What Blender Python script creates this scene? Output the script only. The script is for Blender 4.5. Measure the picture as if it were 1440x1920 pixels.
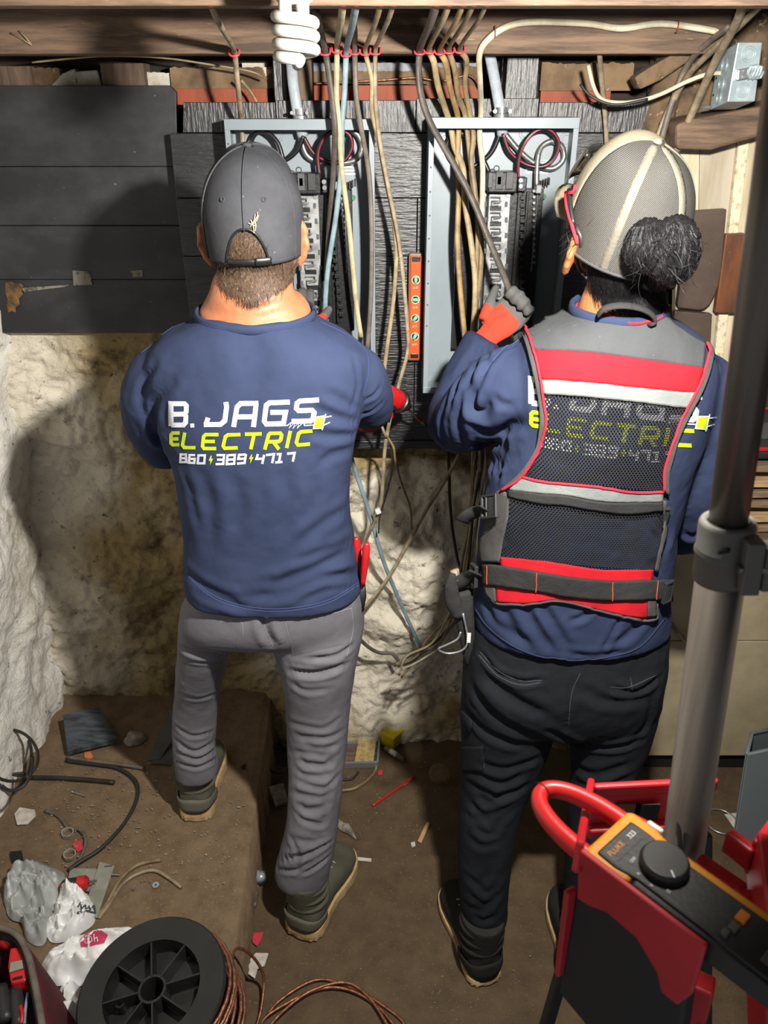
import bpy, bmesh, math, random
import numpy as np
from mathutils import Vector, Matrix
from mathutils.bvhtree import BVHTree
for _o in list(bpy.data.objects): bpy.data.objects.remove(_o)
SC = bpy.context.scene
COL = SC.collection
rnd = random.Random(7)
# ------------------------------------------------------------------ camera
FPX, CX, CY = 1500.0, 720.0, 960.0          # focal length and centre in photo pixels
HC = 2.0                                     # camera height
PITCH = math.atan(780.0/1500.0)
cam_d = bpy.data.cameras.new('camera'); cam = bpy.data.objects.new('camera', cam_d); COL.objects.link(cam)
cam.location = (0, 0, HC); cam.rotation_euler = (math.pi/2-PITCH, 0, 0)
cam_d.sensor_fit = 'VERTICAL'; cam_d.sensor_height = 36; cam_d.lens = 36*FPX/1920
cam_d.clip_start = 0.02; cam_d.dof.use_dof = True; cam_d.dof.focus_distance = 1.55; cam_d.dof.aperture_fstop = 8.0
SC.camera = cam
# ------------------------------------------------------------------ world, lights, exposure
W = bpy.data.worlds.new('dim_basement'); SC.world = W; W.use_nodes = True
W.node_tree.nodes['Background'].inputs[0].default_value = (0.92, 0.94, 1, 1)
W.node_tree.nodes['Background'].inputs[1].default_value = 0.26
LIGHT_POS = (0.27, 0.715, 2.098)
def area(name, loc, target, size, power, col):
    l = bpy.data.lights.new(name, 'AREA'); l.shape = 'DISK'; l.size = size; l.spread = math.radians(174); l.energy = power; l.color = col
    o = bpy.data.objects.new(name, l); COL.objects.link(o); o.location = loc
    o.rotation_euler = (Vector(target)-Vector(loc)).to_track_quat('-Z', 'Y').to_euler()
    return o
area('tower_lamp', LIGHT_POS, (-0.05, 2.1, 1.30), 0.06, 47, (1.0, 0.955, 0.88))
SC.view_settings.view_transform = 'Standard'; SC.view_settings.look = 'None'
SC.view_settings.exposure = 0.22; SC.view_settings.gamma = 1.0; SC.view_settings.use_curve_mapping = False
# ------------------------------------------------------------------ pixel -> place helpers
_cp, _sp = math.cos(PITCH), math.sin(PITCH)
def ray(px, py):
    u = (px-CX)/FPX; v = -(py-CY)/FPX
    return Vector((u, _cp+v*_sp, -_sp+v*_cp))
def atY(px, py, Y):
    d = ray(px, py); t = Y/d.y; return Vector((d.x*t, Y, HC+d.z*t))
def atZ(px, py, z=0.0):
    d = ray(px, py); t = (z-HC)/d.z; return Vector((d.x*t, d.y*t, z))
def depth(p): return (Vector(p)-Vector((0, 0, HC))).dot(Vector((0, _cp, -_sp)))
def toPix(p):
    q = Vector(p)-Vector((0, 0, HC)); dz = q.dot(Vector((0, _cp, -_sp)))
    return (CX+FPX*q.x/dz, CY-FPX*q.dot(Vector((0, _sp, _cp)))/dz)
def px2m(p, n): return n*depth(p)/FPX       # n photo pixels at place p, in metres
# ------------------------------------------------------------------ materials
def lin(h):
    h = h.lstrip('#'); c = [int(h[i:i+2], 16)/255 for i in (0, 2, 4)]
    return tuple((x/12.92 if x <= .04045 else ((x+.055)/1.055)**2.4) for x in c)+(1,)
MATS = {}
def nodes_of(m): return m.node_tree.nodes, m.node_tree.links
def mat(name, col, rough=.6, metal=0, col2=None, nscale=8, nlo=.4, nhi=.62, bump=0, bscale=60, stretch=(1, 1, 1), spec=.5,
        speck=None, sscale=120, sthr=.7, coat=0, trans=0, emit=0, sheen=0):
    """procedural principled material: two-tone noise colour, optional specks, noise bump"""
    if name in MATS: return MATS[name]
    m = bpy.data.materials.new(name); m.use_nodes = True; n, l = nodes_of(m); b = n['Principled BSDF']
    c1 = lin(col) if isinstance(col, str) else col
    b.inputs['Base Color'].default_value = c1; b.inputs['Roughness'].default_value = rough; b.inputs['Metallic'].default_value = metal
    b.inputs['Specular IOR Level'].default_value = spec
    if coat: b.inputs['Coat Weight'].default_value = coat
    if trans: b.inputs['Transmission Weight'].default_value = trans
    if sheen: b.inputs['Sheen Weight'].default_value = sheen
    if emit: b.inputs['Emission Color'].default_value = c1; b.inputs['Emission Strength'].default_value = emit
    tc = n.new('ShaderNodeTexCoord'); mp = n.new('ShaderNodeMapping'); mp.inputs['Scale'].default_value = stretch
    l.new(tc.outputs['Object'], mp.inputs['Vector'])
    out = None
    if col2:
        t = n.new('ShaderNodeTexNoise'); t.inputs['Scale'].default_value = nscale; t.inputs['Detail'].default_value = 8; t.inputs['Roughness'].default_value = .62
        r = n.new('ShaderNodeMapRange'); r.inputs[1].default_value = nlo; r.inputs[2].default_value = nhi; r.clamp = True
        x = n.new('ShaderNodeMix'); x.data_type = 'RGBA'
        l.new(mp.outputs[0], t.inputs['Vector']); l.new(t.outputs['Fac'], r.inputs[0]); l.new(r.outputs[0], x.inputs[0])
        x.inputs[6].default_value = c1; x.inputs[7].default_value = lin(col2) if isinstance(col2, str) else col2
        out = x.outputs[2]
    if speck:
        t = n.new('ShaderNodeTexNoise'); t.inputs['Scale'].default_value = sscale; t.inputs['Detail'].default_value = 3
        r = n.new('ShaderNodeMapRange'); r.inputs[1].default_value = sthr; r.inputs[2].default_value = sthr+.06; r.clamp = True
        x = n.new('ShaderNodeMix'); x.data_type = 'RGBA'
        l.new(mp.outputs[0], t.inputs['Vector']); l.new(t.outputs['Fac'], r.inputs[0]); l.new(r.outputs[0], x.inputs[0])
        if out: l.new(out, x.inputs[6])
        else: x.inputs[6].default_value = c1
        x.inputs[7].default_value = lin(speck); out = x.outputs[2]
    if out: l.new(out, b.inputs['Base Color'])
    if bump:
        t = n.new('ShaderNodeTexNoise'); t.inputs['Scale'].default_value = bscale; t.inputs['Detail'].default_value = 6
        u = n.new('ShaderNodeBump'); u.inputs['Strength'].default_value = bump; u.inputs['Distance'].default_value = .004
        l.new(mp.outputs[0], t.inputs['Vector']); l.new(t.outputs['Fac'], u.inputs['Height']); l.new(u.outputs[0], b.inputs['Normal'])
    MATS[name] = m; return m
# ------------------------------------------------------------------ mesh building
def catmull(pts, per=6):
    P = [Vector(p) for p in pts]
    if len(P) < 3: return P
    out = []
    for i in range(len(P)-1):
        p0 = P[i-1] if i else P[0]*2-P[1]; p1 = P[i]; p2 = P[i+1]; p3 = P[i+2] if i+2 < len(P) else P[i+1]*2-P[i]
        for k in range(per):
            t = k/per
            out.append(.5*((2*p1)+(p2-p0)*t+(2*p0-5*p1+4*p2-p3)*t*t+(3*p1-p0-3*p2+p3)*t**3))
    out.append(P[-1]); return out
class MB:
    def __init__(s): s.v = []; s.f = []
    def add(s, vs, fs):
        o = len(s.v); s.v += [tuple(v) for v in vs]; s.f += [tuple(i+o for i in f) for f in fs]; return s
    def box(s, x0, x1, y0, y1, z0, z1):
        return s.add([(x0, y0, z0), (x1, y0, z0), (x1, y1, z0), (x0, y1, z0), (x0, y0, z1), (x1, y0, z1), (x1, y1, z1), (x0, y1, z1)],
                     [(0, 3, 2, 1), (4, 5, 6, 7), (0, 1, 5, 4), (1, 2, 6, 5), (2, 3, 7, 6), (3, 0, 4, 7)])
    def obox(s, c, ux, uy, uz):
        c, ux, uy, uz = Vector(c), Vector(ux), Vector(uy), Vector(uz)
        V = [c+a*ux+b*uy+d*uz for d in (-1, 1) for a, b in ((-1, -1), (1, -1), (1, 1), (-1, 1))]
        return s.add(V, [(0, 3, 2, 1), (4, 5, 6, 7), (0, 1, 5, 4), (1, 2, 6, 5), (2, 3, 7, 6), (3, 0, 4, 7)])
    def tube(s, pts, r, n=8, caps=True, flat=(1, 1), up=None, smooth=0, taper=None):
        P = catmull(pts, smooth) if smooth else [Vector(p) for p in pts]
        k = len(P)
        if isinstance(r, (list, tuple)):
            R = np.interp(np.linspace(0, 1, k), np.linspace(0, 1, len(r)), r)
        else: R = [r]*k
        rings = []; prev = None
        for i in range(k):
            t = (P[min(i+1, k-1)]-P[max(i-1, 0)])
            if t.length < 1e-9: t = Vector((0, 0, 1))
            t.normalize()
            if prev is None:
                ref = Vector(up) if up else (Vector((0, 1, 0)) if abs(t.y) < .9 else Vector((1, 0, 0)))
                a = ref-t*ref.dot(t)
            else: a = prev-t*prev.dot(t)
            if a.length < 1e-6: a = t.orthogonal()
            a.normalize(); b = t.cross(a); prev = a
            rings.append([P[i]+a*(math.cos(q)*R[i]*flat[0])+b*(math.sin(q)*R[i]*flat[1]) for q in [2*math.pi*j/n for j in range(n)]])
        V = [v for g in rings for v in g]; Fc = []
        for i in range(k-1):
            for j in range(n):
                Fc.append((i*n+j, i*n+(j+1) % n, (i+1)*n+(j+1) % n, (i+1)*n+j))
        if caps: Fc.append(tuple(range(n-1, -1, -1))); Fc.append(tuple((k-1)*n+j for j in range(n)))
        return s.add(V, Fc)
    def cyl(s, p0, p1, r0, r1=None, n=16, caps=True):
        return s.tube([p0, p1], [r0, r0 if r1 is None else r1], n, caps)
    def lathe(s, prof, o, ax=(0, 0, 1), n=24, closed=False):
        ax = Vector(ax).normalized(); a = ax.orthogonal().normalized(); b = ax.cross(a); o = Vector(o); k = len(prof)
        V = [o+ax*h+(a*math.cos(q)+b*math.sin(q))*r for r, h in prof for q in [2*math.pi*j/n for j in range(n)]]
        Fc = [(i*n+j, i*n+(j+1) % n, (i+1)*n+(j+1) % n, (i+1)*n+j) for i in range(k-1) for j in range(n)]
        if closed: Fc += [((k-1)*n+j, (k-1)*n+(j+1) % n, (j+1) % n, j) for j in range(n)]
        else:
            Fc.append(tuple(range(n-1, -1, -1))); Fc.append(tuple((k-1)*n+j for j in range(n)))
        return s.add(V, Fc)
    def prism(s, poly, vec):
        """polygon of 3-D points pushed along vec"""
        P = [Vector(p) for p in poly]; n = len(P); vec = Vector(vec)
        return s.add(P+[p+vec for p in P], [tuple(range(n)), tuple(range(2*n-1, n-1, -1))]+[(i, i+n, (i+1) % n+n, (i+1) % n) for i in range(n)])
    def grid(s, G):
        r, c = len(G), len(G[0])
        return s.add([p for row in G for p in row], [(i*c+j, i*c+j+1, (i+1)*c+j+1, (i+1)*c+j) for i in range(r-1) for j in range(c-1)])
    def sphere(s, c, rx, ry=None, rz=None, nu=16, nv=10):
        ry = ry or rx; rz = rz or rx; c = Vector(c); V = []
        for i in range(nv+1):
            a = math.pi*i/nv
            for j in range(nu):
                b = 2*math.pi*j/nu; V.append(c+Vector((rx*math.sin(a)*math.cos(b), ry*math.sin(a)*math.sin(b), rz*math.cos(a))))
        return s.add(V, [(i*nu+j, (i+1)*nu+j, (i+1)*nu+(j+1) % nu, i*nu+(j+1) % nu) for i in range(nv) for j in range(nu)])
    def torus(s, c, ax, R, r, n=24, m=8):
        ax = Vector(ax).normalized(); a = ax.orthogonal().normalized(); b = ax.cross(a); c = Vector(c); V = []
        for i in range(n):
            q = 2*math.pi*i/n; d = a*math.cos(q)+b*math.sin(q)
            for j in range(m):
                w = 2*math.pi*j/m; V.append(c+d*(R+r*math.cos(w))+ax*r*math.sin(w))
        return s.add(V, [(i*m+j, ((i+1) % n)*m+j, ((i+1) % n)*m+(j+1) % m, i*m+(j+1) % m) for i in range(n) for j in range(m)])
ROOT = {}
def base_of(o): return ROOT.get(o.name, Vector((0, 0, 0)))
def thing(name, label, cat, loc=(0, 0, 0), group=None, kind=None):
    o = bpy.data.objects.new(name, None); COL.objects.link(o); o.location = loc; o.empty_display_size = .05
    o['label'] = label; o['category'] = cat
    if group: o['group'] = group
    if kind: o['kind'] = kind
    ROOT[o.name] = Vector(loc); return o
def tag(o, label, cat, group=None, kind=None):
    o['label'] = label; o['category'] = cat
    if group: o['group'] = group
    if kind: o['kind'] = kind
    return o
def obj(name, mb, m, parent=None, smooth=False, bevel=0, label=None, kind=None, solid=0, sub=0, origin=None, fixn=True):
    """one mesh object; world-space vertices are moved into the frame of the parent thing (or of their own base)"""
    vs, fs = (mb.v, mb.f) if isinstance(mb, MB) else mb
    A = np.array(vs, dtype=float).reshape(-1, 3)
    if parent is not None: o0 = base_of(parent)
    elif origin is not None: o0 = Vector(origin)
    else: o0 = Vector(((A[:, 0].min()+A[:, 0].max())/2, (A[:, 1].min()+A[:, 1].max())/2, A[:, 2].min()))
    A = A-np.array(o0)
    me = bpy.data.meshes.new(name); me.from_pydata(A.tolist(), [], [tuple(int(i) for i in f) for f in fs])
    if fixn:
        bm = bmesh.new(); bm.from_mesh(me); bmesh.ops.recalc_face_normals(bm, faces=bm.faces); bm.to_mesh(me); bm.free()
    if smooth: me.polygons.foreach_set('use_smooth', [True]*len(me.polygons))
    ms = m if isinstance(m, (list, tuple)) else [m]
    for q in ms: me.materials.append(MATS[q] if isinstance(q, str) else q)
    o = bpy.data.objects.new(name, me); COL.objects.link(o)
    if parent is not None: o.parent = parent; ROOT[o.name] = o0
    else: o.location = o0; ROOT[o.name] = o0
    if bevel:
        b = o.modifiers.new('bevel', 'BEVEL'); b.width = bevel; b.segments = 2; b.limit_method = 'ANGLE'; b.angle_limit = .6
        if not smooth: me.polygons.foreach_set('use_smooth', [False]*len(me.polygons))
    if solid: q = o.modifiers.new('solid', 'SOLIDIFY'); q.thickness = solid; q.offset = 0
    if sub: q = o.modifiers.new('sub', 'SUBSURF'); q.levels = sub; q.render_levels = sub
    if label: o['label'] = label
    if kind: o['kind'] = kind
    return o
def struct(name, mb, m, label, cat, **k):
    o = obj(name, mb, m, **k); tag(o, label, cat, kind='structure'); return o
# ------------------------------------------------------------------ value noise on numpy arrays (for real relief)
_R = np.random.RandomState(3); _T = _R.rand(64, 64, 64)
def vnoise(p, seed=0):
    q = p+seed*17.31; i = np.floor(q).astype(int); f = q-i; f = f*f*(3-2*f); i = i % 64; j = (i+1) % 64
    def T(a, b, c): return _T[a, b, c]
    x0, y0, z0 = i.T; x1, y1, z1 = j.T; fx, fy, fz = f.T
    c00 = T(x0, y0, z0)*(1-fx)+T(x1, y0, z0)*fx; c10 = T(x0, y1, z0)*(1-fx)+T(x1, y1, z0)*fx
    c01 = T(x0, y0, z1)*(1-fx)+T(x1, y0, z1)*fx; c11 = T(x0, y1, z1)*(1-fx)+T(x1, y1, z1)*fx
    return ((c00*(1-fy)+c10*fy)*(1-fz)+(c01*(1-fy)+c11*fy)*fz)*2-1
def fbm(p, oct=4, seed=0, gain=.5):
    r = 0; a = 1
    for k in range(oct): r = r+a*vnoise(p*2**k, seed+k); a *= gain
    return r
# ================================================================== materials of the place
def stone_mat(name, white, tan, dark, dirt):
    m = bpy.data.materials.new(name); m.use_nodes = True; n, l = nodes_of(m); b = n['Principled BSDF']; b.inputs['Roughness'].default_value = .9
    b.inputs['Specular IOR Level'].default_value = .2
    tc = n.new('ShaderNodeTexCoord')
    def noise(s, d=8, r=.6):
        t = n.new('ShaderNodeTexNoise'); t.inputs['Scale'].default_value = s; t.inputs['Detail'].default_value = d; t.inputs['Roughness'].default_value = r
        l.new(tc.outputs['Object'], t.inputs['Vector']); return t.outputs['Fac']
    def rng(s, a, c):
        r = n.new('ShaderNodeMapRange'); r.inputs[1].default_value = a; r.inputs[2].default_value = c; l.new(s, r.inputs[0]); return r.outputs[0]
    def mix(f, a, c):
        x = n.new('ShaderNodeMix'); x.data_type = 'RGBA'; l.new(f, x.inputs[0])
        for q, i in ((a, 6), (c, 7)):
            if isinstance(q, str): x.inputs[i].default_value = lin(q)
            else: l.new(q, x.inputs[i])
        return x.outputs[2]
    at = n.new('ShaderNodeAttribute'); at.attribute_name = 'tan_share'
    ad = n.new('ShaderNodeMath'); ad.operation = 'ADD'; l.new(at.outputs['Fac'], ad.inputs[0]); l.new(noise(3.2), ad.inputs[1])
    c = mix(rng(ad.outputs[0], .42, .85), white, tan)
    ad2 = n.new('ShaderNodeMath'); ad2.operation = 'MULTIPLY_ADD'; l.new(at.outputs['Fac'], ad2.inputs[0]); ad2.inputs[1].default_value = .18; l.new(noise(9, 10, .7), ad2.inputs[2])
    c = mix(rng(ad2.outputs[0], .58, .74), c, dirt)
    c = mix(rng(noise(38, 6, .7), .60, .70), c, dark)
    v = n.new('ShaderNodeTexVoronoi'); v.feature = 'DISTANCE_TO_EDGE'; v.inputs['Scale'].default_value = 6.0
    ds = n.new('ShaderNodeMixRGB'); ds.inputs[0].default_value = .12; wn = n.new('ShaderNodeTexNoise'); wn.inputs['Scale'].default_value = 7; wn.inputs['Detail'].default_value = 5
    l.new(tc.outputs['Object'], wn.inputs['Vector']); l.new(tc.outputs['Object'], ds.inputs[1]); l.new(wn.outputs['Color'], ds.inputs[2]); l.new(ds.outputs[0], v.inputs['Vector'])
    cr = rng(v.outputs['Distance'], .007, .0)
    mu = n.new('ShaderNodeMath'); mu.operation = 'MULTIPLY'; l.new(cr, mu.inputs[0]); l.new(rng(noise(4.2), .52, .75), mu.inputs[1])
    c = mix(mu.outputs[0], c, dark)
    l.new(c, b.inputs['Base Color'])
    u = n.new('ShaderNodeBump'); u.inputs['Strength'].default_value = .9; u.inputs['Distance'].default_value = .014
    l.new(noise(45, 10, .65), u.inputs['Height']); l.new(u.outputs[0], b.inputs['Normal'])
    MATS[name] = m; return m
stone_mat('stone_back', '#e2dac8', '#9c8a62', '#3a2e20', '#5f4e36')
stone_mat('stone_left', '#efece4', '#c9bfa6', '#4a3d2c', '#8a7a5c')
mat('floor_concrete', '#5c4a34', .8, col2='#493a28', nscale=16, nlo=.35, nhi=.7, bump=.4, bscale=50, speck='#6b5a43', sscale=160, sthr=.63)
mat('slab_concrete', '#77634b', .85, col2='#5c4b37', nscale=18, nlo=.35, nhi=.7, bump=.5, bscale=70, speck='#806e57', sscale=170, sthr=.62)
mat('old_wood', '#735d4a', .75, col2='#48382c', nscale=4, stretch=(1.2, 14, 14), bump=.5, bscale=30, speck='#a38a6a', sscale=18, sthr=.71)
mat('dark_wood', '#33271f', .85, col2='#1d1612', nscale=4, stretch=(1.2, 14, 14), bump=.4, bscale=30)
mat('stud_wood', '#6a5848', .8, col2='#4c3d31', nscale=5, stretch=(10, 10, 1.2), bump=.4, bscale=30)
mat('sill_red', '#8f4428', .7, col2='#66301e', nscale=6, stretch=(2, 2, .5), nlo=.42, nhi=.7, bump=.2)
mat('sill_brown', '#7b644a', .85, col2='#4f3d2c', nscale=9, bump=.6, bscale=40, speck='#c3b79a', sscale=22, sthr=.68)
mat('plaster_white', '#c9c6bd', .8, col2='#a39a86', nscale=14, bump=.3)
mat('grey_strip', '#8d9096', .6, col2='#4e4f52', nscale=10)
mat('cobwebby_post', '#6e5a43', .95, col2='#3f3226', nscale=14, bump=.9, bscale=40, speck='#a48e6f', sscale=60, sthr=.64)
mat('cream_board', '#d3c8ae', .55, col2='#b7a98b', nscale=5, stretch=(8, 8, 1), bump=.15, bscale=25, speck='#6c573d', sscale=70, sthr=.74)
mat('cream_moulding', '#d8cdb0', .6, col2='#a99672', nscale=60, nlo=.5, nhi=.66, bump=.2, speck='#5b4631', sscale=160, sthr=.68)
mat('taupe_board', '#b3a997', .5, col2='#a0957f', nscale=3, stretch=(9, 9, 1), bump=.1, speck='#6c573d', sscale=60, sthr=.75)
mat('brown_cut', '#54463e', .45, col2='#43362f', nscale=6, bump=.1, speck='#a08f80', sscale=50, sthr=.74)
mat('rust_cut', '#6e4228', .45, col2='#4a3226', nscale=5, stretch=(3, 3, 1), bump=.1, speck='#c9b8a0', sscale=70, sthr=.74)
def black_paint(name, rough, strv, base='#131316', base2='#2b2b2e', bumpv=.35, sp=.5):
    return mat(name, base, rough, col2=base2, nscale=3, nlo=.45, nhi=.75, bump=bumpv, bscale=22, stretch=strv, speck='#8d8c88', sscale=55, sthr=.735, spec=sp)
black_paint('black_matte', .55, (1.4, 3, 2.4), '#1f1f22', '#3c3c3f', .2)
black_paint('black_gloss', .40, (1.2, 8, 9), '#141417', '#232327', .6, .8)
black_paint('black_gloss_vert', .40, (9, 8, 1.2), '#141417', '#26262a', .6, .7)
def tan_attr(o, vals):
    a = o.data.attributes.new('tan_share', 'FLOAT', 'POINT'); a.data.foreach_set('value', np.asarray(vals, dtype=np.float32))
# ================================================================== floor, slab
def relief_grid(nx, ny, fn):
    """fn(u, v arrays) -> (N,3); returns verts, faces"""
    U, Vv = np.meshgrid(np.linspace(0, 1, nx), np.linspace(0, 1, ny)); P = fn(U.ravel(), Vv.ravel())
    idx = np.arange(nx*ny).reshape(ny, nx)
    fs = np.stack([idx[:-1, :-1].ravel(), idx[:-1, 1:].ravel(), idx[1:, 1:].ravel(), idx[1:, :-1].ravel()], 1)
    return P, fs.tolist()
SLAB = 0.18
def fl(u, v):
    x = -0.5+u*2.3; y = .05+v*2.35; p = np.stack([x, y, 0*x], 1)
    z = .004*fbm(p*6, 4)-.004; return np.stack([x, y, z], 1)
P, fs = relief_grid(160, 160, fl)
struct('floor', (P, fs), 'floor_concrete', 'dusty brown concrete basement floor between the slab and the right wall', 'floor', smooth=True, origin=(0, 0, 0))
def sl(u, v):
    y = .05+v*2.25; xr = -0.355-.03*(y-1.1)/1.0
    x = -1.32+u*(xr+1.32); p = np.stack([x, y, 0*x], 1)
    z = SLAB+.005*fbm(p*7, 4, 5)-.002; z = np.where(u > .985, z-.006, z); return np.stack([x, y, z], 1)
P, fs = relief_grid(140, 200, sl); nb = len(P); P = P.tolist(); last = [139+140*k for k in range(200)]
for i, k in enumerate(last): P.append([P[k][0]+.012+.004*math.sin(i*.7)+.003*math.sin(i*2.1), P[k][1], -.02])
for i in range(199): fs.append((last[i], last[i+1], nb+i+1, nb+i))
slab = struct('floor_slab', (P, fs), 'slab_concrete', 'raised concrete slab along the left wall carrying the litter', 'floor', smooth=True, origin=(0, 0, 0))
# ================================================================== stone walls
def wb(u, v):
    x = -1.3+u*3.0; z = -.05+v*1.55; p = np.stack([x, 0*x, z], 1)
    big = fbm(p*2.6, 3, 11); mid = fbm(p*6.5, 4, 21); fine = fbm(p*26, 3, 31)
    st = 1-np.abs(fbm(p*np.array([3.2, 1, 5.0]), 3, 41)); st = np.clip(st, 0, 1)
    rg = 1-np.abs(fbm(p*9, 4, 141)); y = 2.165-.035*big-.026*mid-.009*fine-.03*np.clip(.9-st, -1, 1)+.016*np.clip(rg-.75, 0, 1)*4*.5-.004*fbm(p*60, 2, 151)
    y = y-.05*np.exp(-((z-.02)/.12)**2)+np.where(z > 1.05, .012, 0)
    y = y-np.exp(-((x+.62)/.22)**2-((z-.78)/.18)**2)*.05-np.exp(-((x-.05)/.2)**2-((z-.55)/.2)**2)*.04
    y = np.maximum(y, np.where((z > 1.02) & (x > -.62), 2.125, 1.9)); y = np.maximum(y, np.where((z > 1.38) & (x < -.5), 2.165, 1.9))
    return np.stack([x, y, z], 1)
P, fs = relief_grid(460, 250, wb)
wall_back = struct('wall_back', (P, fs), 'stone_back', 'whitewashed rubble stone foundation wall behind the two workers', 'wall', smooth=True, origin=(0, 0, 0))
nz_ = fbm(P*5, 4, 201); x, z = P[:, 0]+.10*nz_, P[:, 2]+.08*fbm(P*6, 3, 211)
s = .42*np.exp(-((x+.62)/.3)**4-((z-.75)/.75)**4)+.30*np.exp(-((z-.06)/.12)**2)+.5*np.exp(-((z-1.06)/.06)**2)*(1/(1+np.exp(-(x+.5)/.04)))-.28*np.exp(-((x-.0)/.22)**2)/(1+np.exp((z-1.0)/.04))-.25/(1+np.exp((x+.88)/.05))*np.clip((z-.55)/.4, 0, 1)+.25/(1+np.exp(-(x-.35)/.05))  # tan share: higher left, right and low down; paler mid-wall and upper left
tan_attr(wall_back, s)
def wl(u, v):
    y = .2+u*2.1; z = SLAB-.06+v*2.1; p = np.stack([0*y, y, z], 1)
    x = -1.125+.1*(z-SLAB)/1.3+.02*fbm(p*4, 4, 51)+.012*fbm(p*12, 3, 61)+.004*fbm(p*34, 2, 3)
    x = x+.03*np.exp(-((z-SLAB)/.15)**2); return np.stack([x, y, z], 1)
P, fs = relief_grid(230, 230, wl)
wall_left = struct('wall_left', (P, fs), 'stone_left', 'rough white parged wall at the left edge', 'wall', smooth=True, origin=(0, 0, 0))
tan_attr(wall_left, -.2+.25*np.exp(-((P[:, 1]-2.05)/.18)**2)*(P[:, 2] < 1.0))  # tan share rises towards the back corner on the lower wall
# ================================================================== backboard planks behind, on the left
bb = thing('backboard', 'matte black wide planks fixed to the wall at upper left', 'backboard', atY(150, 625, 2.14))
yy = [160, 313, 424, 525, 626]
for k in range(4):
    xl = -1.12; zt = atY(150, yy[k], 2.13).z; zb = atY(150, yy[k+1], 2.13).z
    xr0 = atY([328, 334, 345, 356][k], yy[k], 2.13).x; xr1 = atY([334, 345, 356, 368][k], yy[k+1], 2.13).x
    zb += .0016; m = MB(); c = .014 if k == 0 else 0
    m.prism([(xl, 2.13+.002*(k % 2), zb), (xr1, 2.13+.002*(k % 2), zb), (xr0, 2.13+.002*(k % 2), zt-c), (xr0-c, 2.13+.002*(k % 2), zt), (xl, 2.13+.002*(k % 2), zt)], (0, .02, 0))
    obj('plank', m, 'black_matte', bb, bevel=.0015)
# bare tan patch and chalky scuffs on the lowest planks
mat('bare_wood', '#7a5a30', .8, col2='#33281c', nscale=30, bump=.4)
mat('chalk', '#7d776b', .9, col2='#3c3934', nscale=60, nlo=.48, nhi=.6)
def patch(name, poly, Y, m, parent, t=.0012):
    q = MB(); q.prism([atY(a, b, Y) for a, b in poly], (0, t, 0)); return obj(name, q, m, parent)
patch('bare_patch', [(10, 531), (20, 528), (31, 532), (38, 531), (44, 536), (40, 545), (43, 552), (35, 560), (37, 570), (29, 577), (30, 586), (22, 583), (15, 586), (12, 572), (14, 560), (9, 548)], 2.1285, 'bare_wood', bb)
patch('bare_patch', [(40, 540), (70, 538), (130, 534), (120, 538), (80, 543), (46, 548)], 2.1285, 'chalk', bb)
for poly in ([(136, 507), (169, 509), (173, 534), (138, 535)], [(245, 508), (267, 506), (268, 519), (246, 520)]):
    patch('chalk_mark', poly, 2.1285, 'chalk', bb)
# ================================================================== glossy mounting board
mb_ = thing('mounting_board', 'glossy black planks carrying both breaker panels', 'mounting board', atY(750, 835, 2.09))
YB = 2.08
rows = [(188, 'black_gloss_vert'), (250, 'black_gloss'), (372, 'black_gloss'), (481, 'black_gloss'), (640, 'black_gloss'), (833, None)]
for k in range(5):
    zt = atY(760, rows[k][0], YB).z; zb = atY(760, rows[k+1][0], YB).z+.0016
    xl = atY([343, 318, 330, 343, 362][k], rows[k][0], YB).x; xl1 = atY([343, 330, 343, 362, 382][k], rows[k+1][0], YB).x
    xr = .66
    if k == 0: cuts = [xl, atY(516, 200, YB).x, atY(780, 200, YB).x, atY(1010, 200, YB).x, xr]
    else: cuts = [xl, xr] if k % 2 else [xl, atY(784, 300, YB).x, xr]
    for c in range(len(cuts)-1):
        a, b2 = cuts[c]+(.0 if c == 0 else .0012), cuts[c+1]-.0004; a1 = xl1 if c == 0 else a
        q = MB(); off = .0015*((k+c) % 2); dz = .004*(((k*3+c) % 3)-1) if k == 0 else 0
        q.prism([(a1, YB+off, zb), (b2, YB+off, zb), (b2, YB+off, zt+dz), (a, YB+off, zt+dz)], (0, .02, 0))
        obj('plank', q, rows[k][1], mb_, bevel=.0012)
q = MB(); q.box(atY(640, 835, YB).x, atY(860, 835, YB).x, YB-.006, YB+.03, atY(700, 838, YB).z-.004, atY(700, 826, YB).z)
obj('bottom_edge', q, 'black_gloss', mb_, bevel=.002)
for px, py in [(782, 358), (349, 205), (372, 390), (355, 320), (1185, 205)]:
    p = atY(px, py, YB); q = MB(); q.cyl(p, p+Vector((0, -.0015, 0)), .005, n=10); obj('screw_head', q, 'black_gloss', mb_)
# ================================================================== joists, sill, subfloor
JZ = 2.078
q = MB(); q.box(-1.45, .72, 1.93, 2.03, JZ, JZ+.15)
struct('joist_far', q, 'old_wood', 'brown wooden joist near the wall with red cable staples under it', 'joist', bevel=.004)
q = MB(); q.box(-1.45, 1.6, 1.42, 1.47, 2.1205, 2.30)
struct('joist_near', q, 'old_wood', 'wooden joist whose bottom edge crosses the top of the picture', 'joist', bevel=.003)
sub = thing('ceiling', 'dark rough floor boards overhead above the joists', 'ceiling', (0, 1.2, 2.3), kind='structure')
for k in range(11):
    q = MB(); y0 = -.1+k*.23; q.box(-1.5, 1.8, y0+.002, y0+.227, 2.30+.002*(k % 2), 2.325); obj('subfloor_board', q, 'dark_wood', sub)
q = MB(); q.box(-1.45, 1.5, 2.24, 2.27, 1.35, 2.30); struct('wall_back_upper', q, 'dark_wood', 'dark boarding behind the sill above the stone wall', 'wall')
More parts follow.
